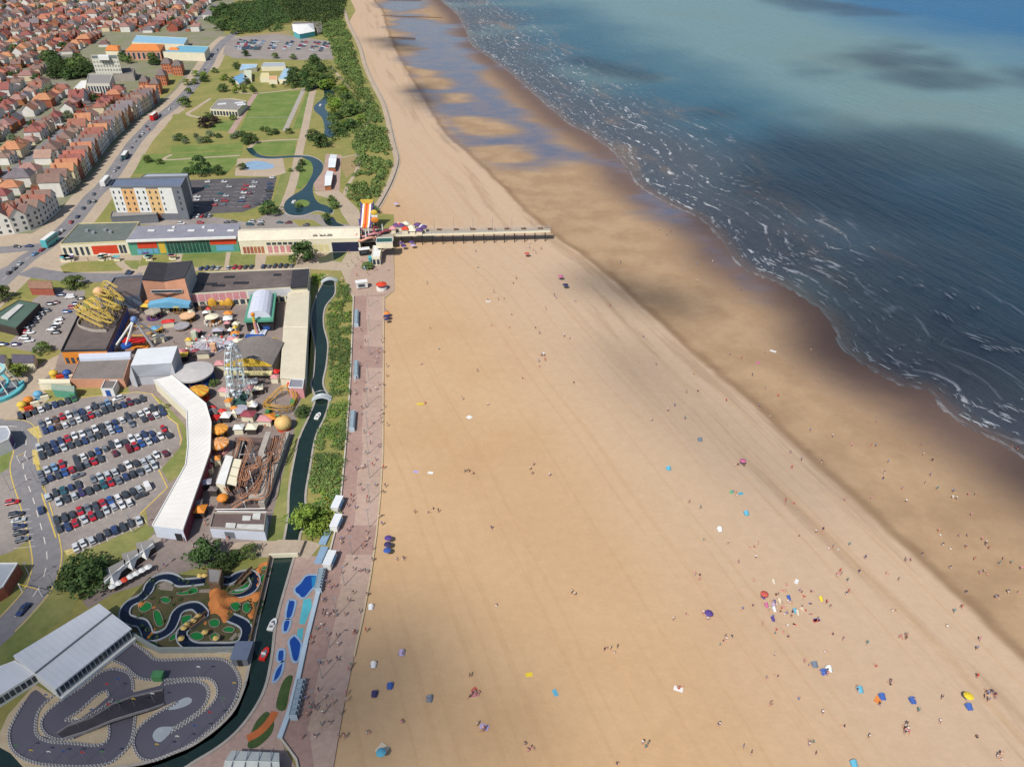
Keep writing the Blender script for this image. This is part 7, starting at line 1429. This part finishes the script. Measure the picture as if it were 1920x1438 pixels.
# height barriers over the lower road, lamp posts
for i, ((x0, y0), (x1, y1), lb) in enumerate((((42,1108),(80,1118),'white height barrier across the lower car park road'), ((38,868),(52,862),'white height barrier at the car park entrance bend'))):
    a_, b_ = G(x0, y0), G(x1, y1); t = thing('height_barrier', lb, 'barrier', a_)
    for p in (a_, b_): MB().cyl(p, .15, 0, 2.6, 8).build('post', WHITE, t)
    MB().tube([(*a_.xy, 2.5), (*b_.xy, 2.5)], .1, 5).build('crossbar', YEL, t)
LP = [(252,998),(108,1110),(62,1090),(20,920),(70,905)]+[(692+2*math.sin(i), 575+i*46) for i in range(10)]+[(660-i*14, 1040+i*58) for i in range(6)]
for i, (x, y) in enumerate(LP):
    b = G(x, y); t = thing('street_lamp', 'slim grey lamp post %s, %s counting from the top' % (('by the car park roads', i+1) if i < 5 else ('along the middle of the promenade', i-4)) if False else 'slim grey lamp post %s, %s in line' % ('by the car park roads' if i < 5 else 'along the middle of the promenade', ORD[i+1 if i < 5 else i-4]), 'lamp post', b, 'lamp posts'); MB().tube([b, (b.x,b.y,6.5)], [.09,.06], 6).build('pole', STEEL, t); MB().obox((b.x+.35,b.y,6.45), (.9,.25,.14)).build('lamp_head', STEEL, t)
# ================================================================== people and their things on the sand
def figure(pose):
    J = {'pel':(0,0,.95,.13),'spi':(0,0,1.15,.125),'che':(0,0,1.36,.145),'nec':(0,0,1.5,.05),'hed':(0,-.02,1.6,.095),'top':(0,0,1.7,.07)}
    for s, n in ((-1,'l'),(1,'r')):
        J.update({'sh'+n:(s*.17,0,1.42,.06),'el'+n:(s*.25,.02,1.15,.045),'wr'+n:(s*.25,-.08,.92,.035),'ha'+n:(s*.24,-.12,.83,.034),'hi'+n:(s*.09,0,.9,.09),'kn'+n:(s*.10,-.02,.5,.065),'an'+n:(s*.10,.02,.09,.045),'to'+n:(s*.11,-.14,.05,.04)})
    def mv(k, x, y, z): J[k] = (x, y, z, J[k][3])
    if pose == 'walking':
        for s, n in ((-1,'l'),(1,'r')): mv('kn'+n, s*.1, -.16*s-.04, .52); mv('an'+n, s*.1, -.26*s+.06, .10); mv('to'+n, s*.11, -.26*s-.1, .06); mv('el'+n, s*.25, .12*s, 1.15); mv('wr'+n, s*.24, .2*s-.1, .95); mv('ha'+n, s*.23, .22*s-.14, .88)
    if pose in ('sitting', 'lying'):
        for k in list(J): x, y, z, r = J[k]; J[k] = (x, y, z-.83, r)
        for s, n in ((-1,'l'),(1,'r')): mv('kn'+n, s*.14, -.42, .34 if pose == 'sitting' else .1); mv('an'+n, s*.13, -.72 if pose == 'sitting' else -.85, .07); mv('to'+n, s*.14, -.86 if pose == 'sitting' else -.95, .12); mv('el'+n, s*.28, .12, .3); mv('wr'+n, s*.25, .02, .1); mv('ha'+n, s*.25, -.06, .06)
    if pose == 'lying':
        for k, y, z in (('spi',.2,.12),('che',.42,.13),('nec',.56,.12),('hed',.68,.13),('top',.78,.14)): mv(k, 0, y, z)
        for s, n in ((-1,'l'),(1,'r')): mv('sh'+n, s*.18, .48, .12); mv('el'+n, s*.32, .3, .07); mv('wr'+n, s*.3, .06, .05); mv('ha'+n, s*.3, -.04, .05)
    if pose == 'bending':
        for k, y, z in (('spi',-.08,1.12),('che',-.3,1.2),('nec',-.42,1.16),('hed',-.52,1.1),('top',-.58,1.04)): mv(k, 0, y, z)
        for s, n in ((-1,'l'),(1,'r')): mv('sh'+n, s*.17, -.34, 1.22); mv('el'+n, s*.2, -.42, .95); mv('wr'+n, s*.18, -.46, .7); mv('ha'+n, s*.17, -.48, .6)
    names = list(J); E = [('pel','spi'),('spi','che'),('che','nec'),('nec','hed'),('hed','top')]
    for n in 'lr': E += [('che','sh'+n),('sh'+n,'el'+n),('el'+n,'wr'+n),('wr'+n,'ha'+n),('pel','hi'+n),('hi'+n,'kn'+n),('kn'+n,'an'+n),('an'+n,'to'+n)]
    me = bpy.data.meshes.new('figure'); me.from_pydata([J[k][:3] for k in names], [(names.index(a_), names.index(b_)) for a_, b_ in E], [])
    o = bpy.data.objects.new('figure', me); COL.objects.link(o); o.modifiers.new('skin', 'SKIN')
    for i, k in enumerate(names): sv_ = me.skin_vertices[0].data[i]; sv_.radius = (J[k][3]*1.12, J[k][3]*1.12); sv_.use_root = (k == 'pel')
    sb = o.modifiers.new('sub', 'SUBSURF'); sb.levels = 1
    dg = bpy.context.evaluated_depsgraph_get(); out = bpy.data.meshes.new_from_object(o.evaluated_get(dg)); bpy.data.objects.remove(o)
    pts = np.array([J[k][:3] for k in names]); reg = {}
    for k in names: reg[k] = 3 if k in ('hed','top') else 0 if k[:2] in ('ne','el','wr','ha','kn','an') else 1 if k in ('spi','che','shl','shr') else 2
    reg['hed'] = 0; reg['tol'] = reg['tor'] = 2; idx = []
    for pl in out.polygons: c_ = np.array(pl.center); idx.append(reg[names[int(np.argmin(((pts-c_)**2).sum(1)))]])
    return out, idx
SKINM = M('skin_tone', (214,168,140), .7, .08, 2.); HAIRM = M('hair_brown', (74,56,44), .8, .2, 3.)
TOPS = {'white': WHITE, 'black': M('black_cloth',(44,44,48),.9,.1), 'navy': M('navy_cloth',(48,58,92),.9,.1), 'red': M('red_cloth',(196,58,56),.9,.1), 'pink': M('pink_cloth',(220,140,160),.9,.1), 'blue': M('blue_cloth',(84,126,190),.9,.1), 'grey': M('grey_cloth',(140,140,146),.9,.1), 'teal': M('teal_cloth',(70,150,150),.9,.1), 'bare': SKINM}
FIG = {p: figure(p) for p in ('standing','walking','sitting','lying','bending')}; PM = {}
def person(px, py, pose, where, group, z=None, scale=1.):
    top = random.choices(list(TOPS), [5,3,2,2,2,2,2,1,3])[0]; bot = random.choice(('navy','black','grey','white','blue','red'))
    if (pose, top, bot) not in PM:
        m, idx = FIG[pose]; m = m.copy(); m.materials.clear()
        for q in (SKINM, TOPS[top], TOPS[bot], HAIRM): m.materials.append(q)
        m.polygons.foreach_set('material_index', idx); m.polygons.foreach_set('use_smooth', [True]*len(idx)); PM[pose, top, bot] = m
    p = G(px, py); zz = -.05 if z is None else z
    if z is None:
        j = min(range(0, len(BERM), 1), key=lambda q: (BERM[q]-p).length); k = min(len(BERM)-2, max(0, j)); d = BERM[k+1]-BERM[k]; v = p-BERM[k]
        if d.x*v.y-d.y*v.x > 0: zz = -.33
    spawn([('body', PM[pose, top, bot], [])], 'person', 'person %s, %s shorts, %s %s' % ('with bare chest' if top == 'bare' else 'in %s top' % top, bot, pose, where), 'person', (p.x, p.y, zz), random.uniform(0, 6.28), scale*random.uniform(.9, 1.08), group)
BEACHM = {'white': WHITE, 'blue': M('beach_blue',(64,96,170),.8,.1), 'cyan': M('beach_cyan',(96,174,200),.8,.1), 'purple': M('beach_purple',(92,70,140),.8,.1), 'dark purple': M('beach_dark_purple',(62,56,98),.8,.1), 'pink': M('beach_pink',(206,112,150),.8,.1), 'red': M('beach_red',(196,92,80),.8,.1), 'yellow': M('beach_yellow',(236,206,60),.8,.1), 'grey': M('beach_grey',(120,130,144),.8,.1), 'beige': M('beach_beige',(222,204,176),.8,.1), 'green': M('beach_green',(110,180,130),.8,.1), 'lilac': M('beach_lilac',(186,170,210),.8,.1), 'orange': M('beach_orange',(230,140,70),.8,.1)}
def zb(px, py):
    p = G(px, py); k = min(range(len(BERM)-1), key=lambda q: (BERM[q]-p).length); d = BERM[k+1]-BERM[k]; v = p-BERM[k]; return -.34 if d.x*v.y-d.y*v.x > 0 else -.06
def umbrella(px, py, c_, label, r=1.15):
    b = G(px, py, 0); b.z = zb(px, py); t = thing('beach_umbrella', label, 'umbrella', b); MB().tube([b, (b.x,b.y,b.z+2.1)], .035, 5).build('pole', STEEL, t); n = 8
    for k in range(n):
        a0, a1 = 2*math.pi*k/n, 2*math.pi*(k+1)/n; q = [(b.x+r*math.cos(a), b.y+r*math.sin(a), b.z+1.75) for a in (a0, a1)]; m_ = [(b.x+r*.55*math.cos(a), b.y+r*.55*math.sin(a), b.z+2.05) for a in (a0, a1)]
        MB().add([(b.x,b.y,b.z+2.18), m_[0], q[0], q[1], m_[1]], [(0,1,4),(1,2,3,4)]).build('canopy_panel', BEACHM[c_], t)
def tent(px, py, c_, label, w_=1.45):
    b = G(px, py, 0); b.z = zb(px, py); t = thing('beach_tent', label, 'tent', b); n = 7; vs = []
    for k in range(n+1):
        a0 = math.pi*k/n
        for s_ in (0, 1): vs.append((b.x-w_/2*math.cos(a0)*(1-.35*s_), b.y+.7-s_*1.3, b.z+w_*.62*math.sin(a0)*(1-.75*s_)))
    MB().add(vs, [(2*k, 2*k+2, 2*k+3, 2*k+1) for k in range(n)]).build('canopy', BEACHM[c_], t); MB().box(b.x-w_/2, b.y-.3, b.z+.01, b.x+w_/2, b.y+1.0, b.z+.05).build('groundsheet', TOPS['grey'], t); MB().tube([vs[2*k] for k in range(n+1)], .03, 4).build('front_pole', STEEL, t)
def towel(px, py, c_, label, L=1.8, W=.9):
    b = G(px, py, 0); b.z = zb(px, py); a0 = random.uniform(0, 3); o = MB().obox((b.x,b.y,b.z+.012), (W, L, .02), a0).build('beach_towel', BEACHM[c_]); tag(o, label, 'towel')
for x, y, c_, lb in ((729,1017,'purple','purple beach umbrella at the top of the row of three'),(728,1029,'dark purple','dark purple beach umbrella in the middle of the row of three'),(727,1040,'blue','blue beach umbrella at the bottom of the row of three'),(726,594,'orange','orange beach umbrella above two dark ones by the promenade'),(726,600,'dark purple','dark umbrella just below the orange one'),(726,606,'dark purple','lower dark umbrella by the promenade under the orange one'),
 (753,462,'purple','purple umbrella under the pier, left of four'),(758,468,'purple','purple umbrella under the pier, lower left of four'),(772,460,'purple','purple umbrella under the pier, right of four'),(775,466,'lilac','lilac umbrella under the pier, lower right of four'),(988,482,'red','orange red umbrella on open sand beyond the pier end'),(1051,525,'pink','pink umbrella on the shaded upper shore'),(1060,541,'dark purple','dark purple umbrella beside the pink one'),(1811,1313,'yellow','yellow umbrella next to a royal blue tent'),(716,1419,'cyan','cyan umbrella beside the beige square windbreak'),(1327,1158,'purple','purple umbrella left of the big beach party'),(1431,1122,'red','red umbrella inside the big beach party'),(1391,872,'pink','magenta umbrella on the pale upper shore'),(743,388,'lilac','lilac umbrella on the sand beyond the pier')): umbrella(x, y, c_, lb, 1.0 if y > 600 else 1.3)
for x, y, c_, lb in ((1254,880,'cyan','cyan beach tent alone on mid beach'),(1313,826,'grey','grey beach tent near the upper shore'),(1400,964,'cyan','cyan beach tent on the right mid beach'),(1528,1248,'grey','grey beach tent at the left of a tent trio'),(1545,1262,'blue','blue beach tent at the bottom of a tent trio'),(1555,1256,'white','white beach tent at the right of a tent trio'),(1613,1295,'cyan','bright cyan tent right of the tent trio'),(1655,1308,'blue','small blue tent beside the orange windbreak'),(1712,1315,'blue','royal blue long tent on the lower right beach'),(1818,1327,'blue','royal blue tent beside the yellow umbrella'),(805,1312,'grey','grey beach tent on the shaded lower beach'),(731,1288,'blue','small blue tent near the promenade edge'),(1602,1434,'cyan','pale cyan tent cut by the bottom edge'),(700,1248,'white','white pushchair shade near the promenade'),(753,1226,'lilac','lilac tent on the shaded sand near the promenade'),(695,1140,'white','white cool box shade by the promenade edge'),(1350,994,'white','small white tent on the right mid beach'),(702,1303,'dark purple','dark blue shade at the promenade edge')): tent(x, y, c_, lb)
for x, y, c_, L, W, lb in ((788,757,'yellow',2.2,1.0,'bright yellow inflatable mat on the empty mid beach'),(717,1404,'beige',2.2,2.2,'beige square windbreak sheet beside the cyan umbrella'),(992,1264,'yellow',1.5,1,'yellow towel on the shaded lower beach'),(1041,1298,'cyan',1.6,.9,'pale blue towel on the lower mid beach'),(1272,1291,'white',1.9,1.1,'white towel group on the lower mid beach'),(930,1236,'blue',1.4,.8,'blue towel alone on the lower beach'),(891,1300,'pink',1.6,1.2,'pink towel in the colourful group on the shaded sand'),(889,1292,'red',1.3,.8,'red towel in the colourful group on the shaded sand'),(908,1362,'lilac',1.8,1.2,'lilac towel below the colourful group'),(1646,1311,'orange',1.8,1.2,'orange windbreak mat beside the small blue tent'),(1450,657,'white',2.2,1.1,'white towel on the wet sand'),(1422,679,'pink',1.6,.9,'pale pink towel on the wet sand'),(1448,793,'red',3.5,.7,'long orange red strip lying on the berm edge'),(1375,880,'green',1.5,1,'green towel near the magenta umbrella'),(1372,922,'green',1.4,1,'pale green towel on the upper mid beach'),(1389,925,'cyan',1.4,1,'pale cyan towel beside the green one'),(880,782,'white',1.7,1.5,'white sheet on the empty mid beach'),(807,886,'white',1.5,1,'white towel near the promenade mid beach'),(780,884,'lilac',1.5,1,'lilac towel near the promenade mid beach'),(1019,662,'white',1.2,.8,'small white towel on the far mid beach'),(915,565,'white',1.8,1,'white towel on the far beach below the pier')): towel(x, y, c_, lb, L, W)
PC = ['white','blue','cyan','pink','red','lilac','yellow','green','beige','purple']
for i in range(34):
    x, y = 1468+random.gauss(0, 30), 1137+random.gauss(0, 22); c_ = random.choice(PC)
    if i % 3: towel(x, y, c_, '%s towel in the big beach party, %s from its left' % (c_, ORD[i+1]), 1.5, .8)
    else: tent(x, y, c_, '%s small shade in the big beach party, %s of its shades' % (c_, ORD[i//3+1]), .9)
GRP = [(1472,1137,66,52,36,'smsl','in the big beach party'),(1327,1156,7,8,5,'ssm','at the purple umbrella left of the party'),(1702,1366,12,10,8,'ssm','in the dark group on the lower right beach'),(1874,1416,6,7,6,'ssm','in the pink group at lower right corner'),(1857,1306,9,12,12,'ssmw','in the group right of the yellow umbrella'),(1693,1195,6,9,5,'ssm','in the white group below the berm'),(1680,1145,3,4,3,'ss','beside the berm strandline'),(1545,1262,5,10,6,'ssm','at the tent trio'),(1610,1290,3,6,4,'ss','at the bright cyan tent'),(1670,1280,5,6,9,'ssm','between the orange mat and the berm'),(1712,1314,3,8,4,'s','at the royal blue long tent'),(1539,995,6,8,5,'ssm','by the lilac group on the strandline'),(1560,1030,4,8,6,'ms','on the berm slope'),(1415,1027,4,7,5,'ms','right of the white tent'),(1308,1083,4,7,4,'ms','on the mid beach left of the strandline'),(1620,1047,3,8,4,'wm','walking the berm'),(1695,1050,4,14,6,'wm','on the berm crest'),(1570,1080,6,30,12,'wm','on the strandline above the party'),(1850,1010,6,40,22,'wm','on the wet sand at the right edge'),(1750,1010,5,22,12,'ms','on the wet sand by the berm'),(1865,1115,4,10,6,'ssm','beside the blue things on the wet sand'),(1850,1075,3,6,4,'sm','on the wet sand above the blue things'),(1800,930,6,60,18,'wmb','paddling near the yellow kelp'),(1670,860,6,70,22,'wm','on the wet sand below the waterline'),(1570,700,4,90,40,'wm','on the shining wet sand'),(1890,838,3,16,8,'wb','at the sea edge on the right'),(1250,440,5,18,12,'wm','at the waterline beyond the pier'),(1280,500,7,60,26,'wm','on the wet sand beyond the pier'),(1395,545,2,6,3,'w','in red at the waterline'),
 (1000,470,5,26,10,'wm','on the sand below the pier end'),(1050,600,10,110,40,'wms','on the far shaded shore'),(1300,760,10,70,60,'wms','along the pale upper shore'),(930,560,5,20,10,'sm','by the white towel below the pier'),(1020,675,5,12,10,'ssm','at the small white towel'),(1390,875,4,10,7,'ssm','at the magenta umbrella'),(1380,925,4,14,6,'ss','at the green towels'),(1255,765,4,12,6,'ms','on the upper mid beach'),(880,885,6,10,6,'wms','on the mid beach left'),(1000,880,5,30,14,'wm','on the empty mid beach'),(780,950,6,50,20,'wms','on the sand beside the promenade'),(925,990,2,4,3,'w','alone on the mid beach'),(755,1048,6,14,4,'sm','in the line beside the three umbrellas'),(930,1140,3,5,7,'sm','on the lower mid beach'),(1080,1113,3,12,5,'wm','walking the lower mid beach'),(1142,1219,7,8,5,'ssm','in the bright group at centre bottom'),(892,1298,7,10,7,'ssm','in the colourful group on the shaded sand'),(908,1364,6,12,8,'ssm','in the lilac towel group'),(752,1225,3,5,4,'ss','at the lilac tent'),(752,1352,3,5,4,'ss','on the shaded sand lower left'),(687,1372,3,5,4,'sm','near the promenade lower end'),(805,1312,2,4,3,'ss','at the grey tent in the shade'),(991,1400,4,5,6,'ssm','on the bottom centre sand'),(1211,1398,4,10,4,'ssm','at the bottom right of centre'),(1161,1433,2,5,3,'ss','at the bottom edge'),(1272,1290,3,7,3,'ls','at the white towel group'),(1520,1395,5,10,12,'ssm','at the bottom beside the dark group'),(1350,1358,3,6,4,'wm','walking near the bottom'),(1263,1168,2,4,4,'wm','on the lower mid beach right'),(1447,1322,1,2,2,'w','alone on the lower right beach'),(880,1270,1,2,2,'w','alone in the shade edge'),(1360,1200,5,14,8,'sb','at the dug sand hole left of the party')]
POSE = {'s':'sitting','m':'standing','w':'walking','l':'lying','b':'bending'}
for x, y, n, sx, sy, poses, where in GRP:
    for k in range(max(1, round(n*.7))): person(x+random.gauss(0, sx*.6), y+random.gauss(0, sy*.6), POSE[random.choice(poses)], where, 'beachgoers '+where)
for zone, n, x0, y0, y1 in (('upper stretch',10,0,570,760),('middle stretch',11,0,760,960),('lower stretch',13,0,960,1180),('bottom stretch',9,0,1180,1400)):
    for k in range(n): y = random.uniform(y0, y1); a_, b_ = edge_at(PROM_L, y), edge_at(PROM_R, y); person(a_+(b_-a_)*random.uniform(.12, 1.12), y, random.choice(('walking','walking','standing')), 'on the %s of the promenade' % zone, 'strollers on the promenade', z=.055)
for n, (x0, y0, x1, y1), where in ((7,(640,470,732,552),'on the plaza below the pier'),(8,(300,560,440,680),'among the round rides of the fair'),(8,(400,700,520,800),'in the fair around the big wheel'),(4,(370,930,410,1000),'at the south gate of the fair'),(6,(200,1030,330,1110),'outside the sail cafes'),(5,(105,482,230,490),'before the green roofed arcade'),(4,(770,432,1020,437),'on the pier deck')):
    for k in range(n):
        x, y = random.uniform(x0, x1), random.uniform(y0, y1)
        if 'sail' in where: y = 1105-(x-200)*.42+random.uniform(-4, 10)
        if 'pier deck' in where:
            u = random.random(); p = A0.lerp(A1, u).lerp(A3.lerp(A2, u), random.uniform(.2, .7)); px = PX((p.x, p.y, 0)); person(px[0], px[1], 'standing', where, 'people '+where, z=5.0)
        else: person(x, y, random.choice(('walking','standing')), where, 'people '+where, z=.05)
for i in range(7):      # cafe tables under white parasols
    b = G(215+i*11, 1108-i*6); t = thing('cafe_table', 'white parasol table outside the sail cafes, %s from the road' % ORD[i+1], 'table', b, 'cafe tables'); MB().cyl(b, .08, 0, 2.1, 5).build('pole', STEEL, t); MB().cyl(b, .5, .7, .76, 9).build('table_top', WOOD, t); MB().cyl(b, .95, 1.8, 2.25, 8, .08).build('canopy', RED if i == 2 else WHITE, t)
for i in range(3):      # timber groynes on the far shore
    (x0, y0), (x1, y1) = (((716,30),(828,34)), ((728,71),(778,73)), ((700,0),(790,1)))[i]; a_, b_ = G(x0, y0), G(x1, y1); n = 14; t = thing('groyne', 'dark timber groyne running across the far tidal flat, %s from the top' % ORD[(2,3,1)[i]], 'groyne', a_); MB().strip([a_, b_], .5, -.5, .5).build('planking', WOOD, t)
    for k in range(n): p = a_.lerp(b_, k/(n-1)); MB().obox((p.x, p.y, -.5), (.6,.6,1.6)).build('post', WOOD, t)

# the rest of the crowd: specks nobody could count
crowd = {}
def speck(px, py, pose, z):
    m, idx = FIG[pose]; n = len(m.vertices); co = np.empty(n*3, np.float32); m.vertices.foreach_get('co', co); co = co.reshape(-1, 3); a0 = random.uniform(0, 6.28); ca, sa = math.cos(a0), math.sin(a0); p = G(px, py)
    if 'F' not in crowd: crowd['F'] = {}
    if pose not in crowd['F']: crowd['F'][pose] = [tuple(pl.vertices) for pl in m.polygons]
    V_ = crowd.setdefault('v', []); b0 = len(V_); V_ += [(x*ca-y*sa+p.x, x*sa+y*ca+p.y, zz+z) for x, y, zz in co.tolist()]
    tp = random.randrange(8); crowd.setdefault('f', []).extend([tuple(b0+j for j in f) for f in crowd['F'][pose]]); crowd.setdefault('m', []).extend([(0, 1+tp, 1+(tp*3+2) % 8, 9)[k] for k in idx])
def on_land(y, f): a_, b_ = edge_at(PROM_L, y), edge_at(PROM_R, y); return a_+(b_-a_)*f
for k in range(95): y = 565+850*random.random()**.85; speck(on_land(y, random.uniform(.1, 1.15)), y, random.choice(('walking','standing')), .055)
for k in range(60): x = random.uniform(1280, 1915); y = random.uniform(940, 1430); speck(x, y, random.choice(('sitting','standing','walking')), zb(x, y)+.01) if x > 1150+(y-940)*.35 or k % 3 else None
for k in range(40): u = random.random(); x = 1300+620*u+random.gauss(0, 50); y = 650+430*u+random.gauss(0, 40); speck(x, y, random.choice(('walking','standing')), zb(x, y)+.01)
for k in range(26): x = random.uniform(760, 1250); y = random.uniform(470, 760); speck(x, y, random.choice(('walking','sitting')), -.05)
for k in range(55): x, y = random.choice(((random.uniform(290, 520), random.uniform(560, 680)), (random.uniform(398, 520), random.uniform(690, 810)), (random.uniform(640, 735), random.uniform(470, 555)), (random.uniform(300, 500), random.uniform(1006, 1030)))); speck(x, y, 'standing', .04)
o = MB(); o.v = crowd['v']; o.f = crowd['f']; o.m = crowd['m']
o = o.build('distant_crowd', [SKINM]+[TOPS[k] for k in ('white','black','navy','red','pink','blue','grey','teal')]+[HAIRM]); o['kind'] = 'stuff'
# ================================================================== fair-weather clouds overhead; their shadows drift over sand, sea and fairground
a = NT('cloud_vapour'); a.t.nodes.remove(a.b); df = a.n('ShaderNodeBsdfDiffuse'); df.inputs[0].default_value = (.9,.9,.9,1); tr = a.n('ShaderNodeBsdfTransparent'); mx = a.n('ShaderNodeMixShader'); mx.inputs[0].default_value = .062
a.t.links.new(tr.outputs[0], mx.inputs[1]); a.t.links.new(df.outputs[0], mx.inputs[2]); a.t.links.new(mx.outputs[0], a.t.nodes['Material Output'].inputs[0]); VAP = a.m
def vap(f):
    m = VAP.copy(); [n for n in m.node_tree.nodes if n.type == 'MIX_SHADER'][0].inputs[0].default_value = f; return m
VAPS = [.061, .11, .10, .13, .09, .09, .09, .07, .022]
ALT = 2000.; OFF = SUNV*(ALT/SUNV.z)
SHADE = [[(-420,1000),(150,1030),(420,1010),(600,1025),(760,1095),(900,1170),(1030,1275),(1110,1520),(400,1700),(-500,1700)],
 [(1290,196),(1431,200),(1575,214),(1750,228),(1920,262),(2150,330),(2300,1000),(2150,1090),(1920,1000),(1800,920),(1700,850),(1600,760),(1500,670),(1400,590),(1300,512),(1215,425),(1235,350),(1330,290)],
 [(1030,508),(1100,498),(1200,525),(1330,560),(1390,610),(1320,612),(1200,590),(1090,550)],
 [(1440,124),(1560,100),(1640,62),(1720,76),(1800,108),(1920,122),(2150,112),(2150,200),(1920,186),(1750,170),(1600,164),(1470,142)],
 [(1040,100),(1110,108),(1180,124),(1265,150),(1200,156),(1100,136)], [(670,70),(760,70),(805,95),(730,98)], [(742,165),(800,150),(832,195),(790,216)], [(1380,-10),(1500,-10),(1620,10),(1740,30),(1600,34),(1480,22)], [(1040,620),(1200,610),(1380,720),(1520,860),(1640,960),(1560,1000),(1380,920),(1180,800)]]
for ci, P in enumerate(SHADE):
    W = GS(P); xs = [p.x for p in W]; ys = [p.y for p in W]; area = abs(sum(W[i-1].x*W[i].y-W[i].x*W[i-1].y for i in range(len(W))))/2; rb = min(30, max(9, math.sqrt(area)*.13)); mb = MB(); n = int(area/(rb*rb)*3.0)+16; k = 0; tries = 0
    while k < n and tries < 20000:
        tries += 1; x, y = random.uniform(min(xs), max(xs)), random.uniform(min(ys), max(ys))
        if not inside(x, y, W): continue
        e = min(abs((W[i].x-W[i-1].x)*(W[i-1].y-y)-(W[i-1].x-x)*(W[i].y-W[i-1].y))/((W[i]-W[i-1]).length+1e-6) for i in range(len(W)))
        r_ = min(rb, .7*e+rb*.18)*random.uniform(.7, 1.15); k += 1
        mb.ball((x+OFF.x, y+OFF.y, ALT+random.uniform(-.2, .5)*rb), r_, 12, 7, (1, 1, .6))
    o = mb.build('cloud', vap(VAPS[ci])); o['kind'] = 'structure'; o.data.polygons.foreach_set('use_smooth', [True]*len(o.data.polygons))

# ---- look-alikes: say which one by its order from the sea
same = {}
for o in COL.objects:
    if o.parent is None and 'label' in o.keys(): same.setdefault(o['label'], []).append(o)
for lb, L in same.items():
    if len(L) < 2: continue
    L.sort(key=lambda o: -PX(o.location)[0])
    for i, o in enumerate(L):
        ext = ', %s from the sea' % ORD[i+1]; nw = len(lb.split())
        o['label'] = lb+ext if nw <= 12 else lb+', '+ORD[i+1]+' seaward' if nw <= 14 else lb
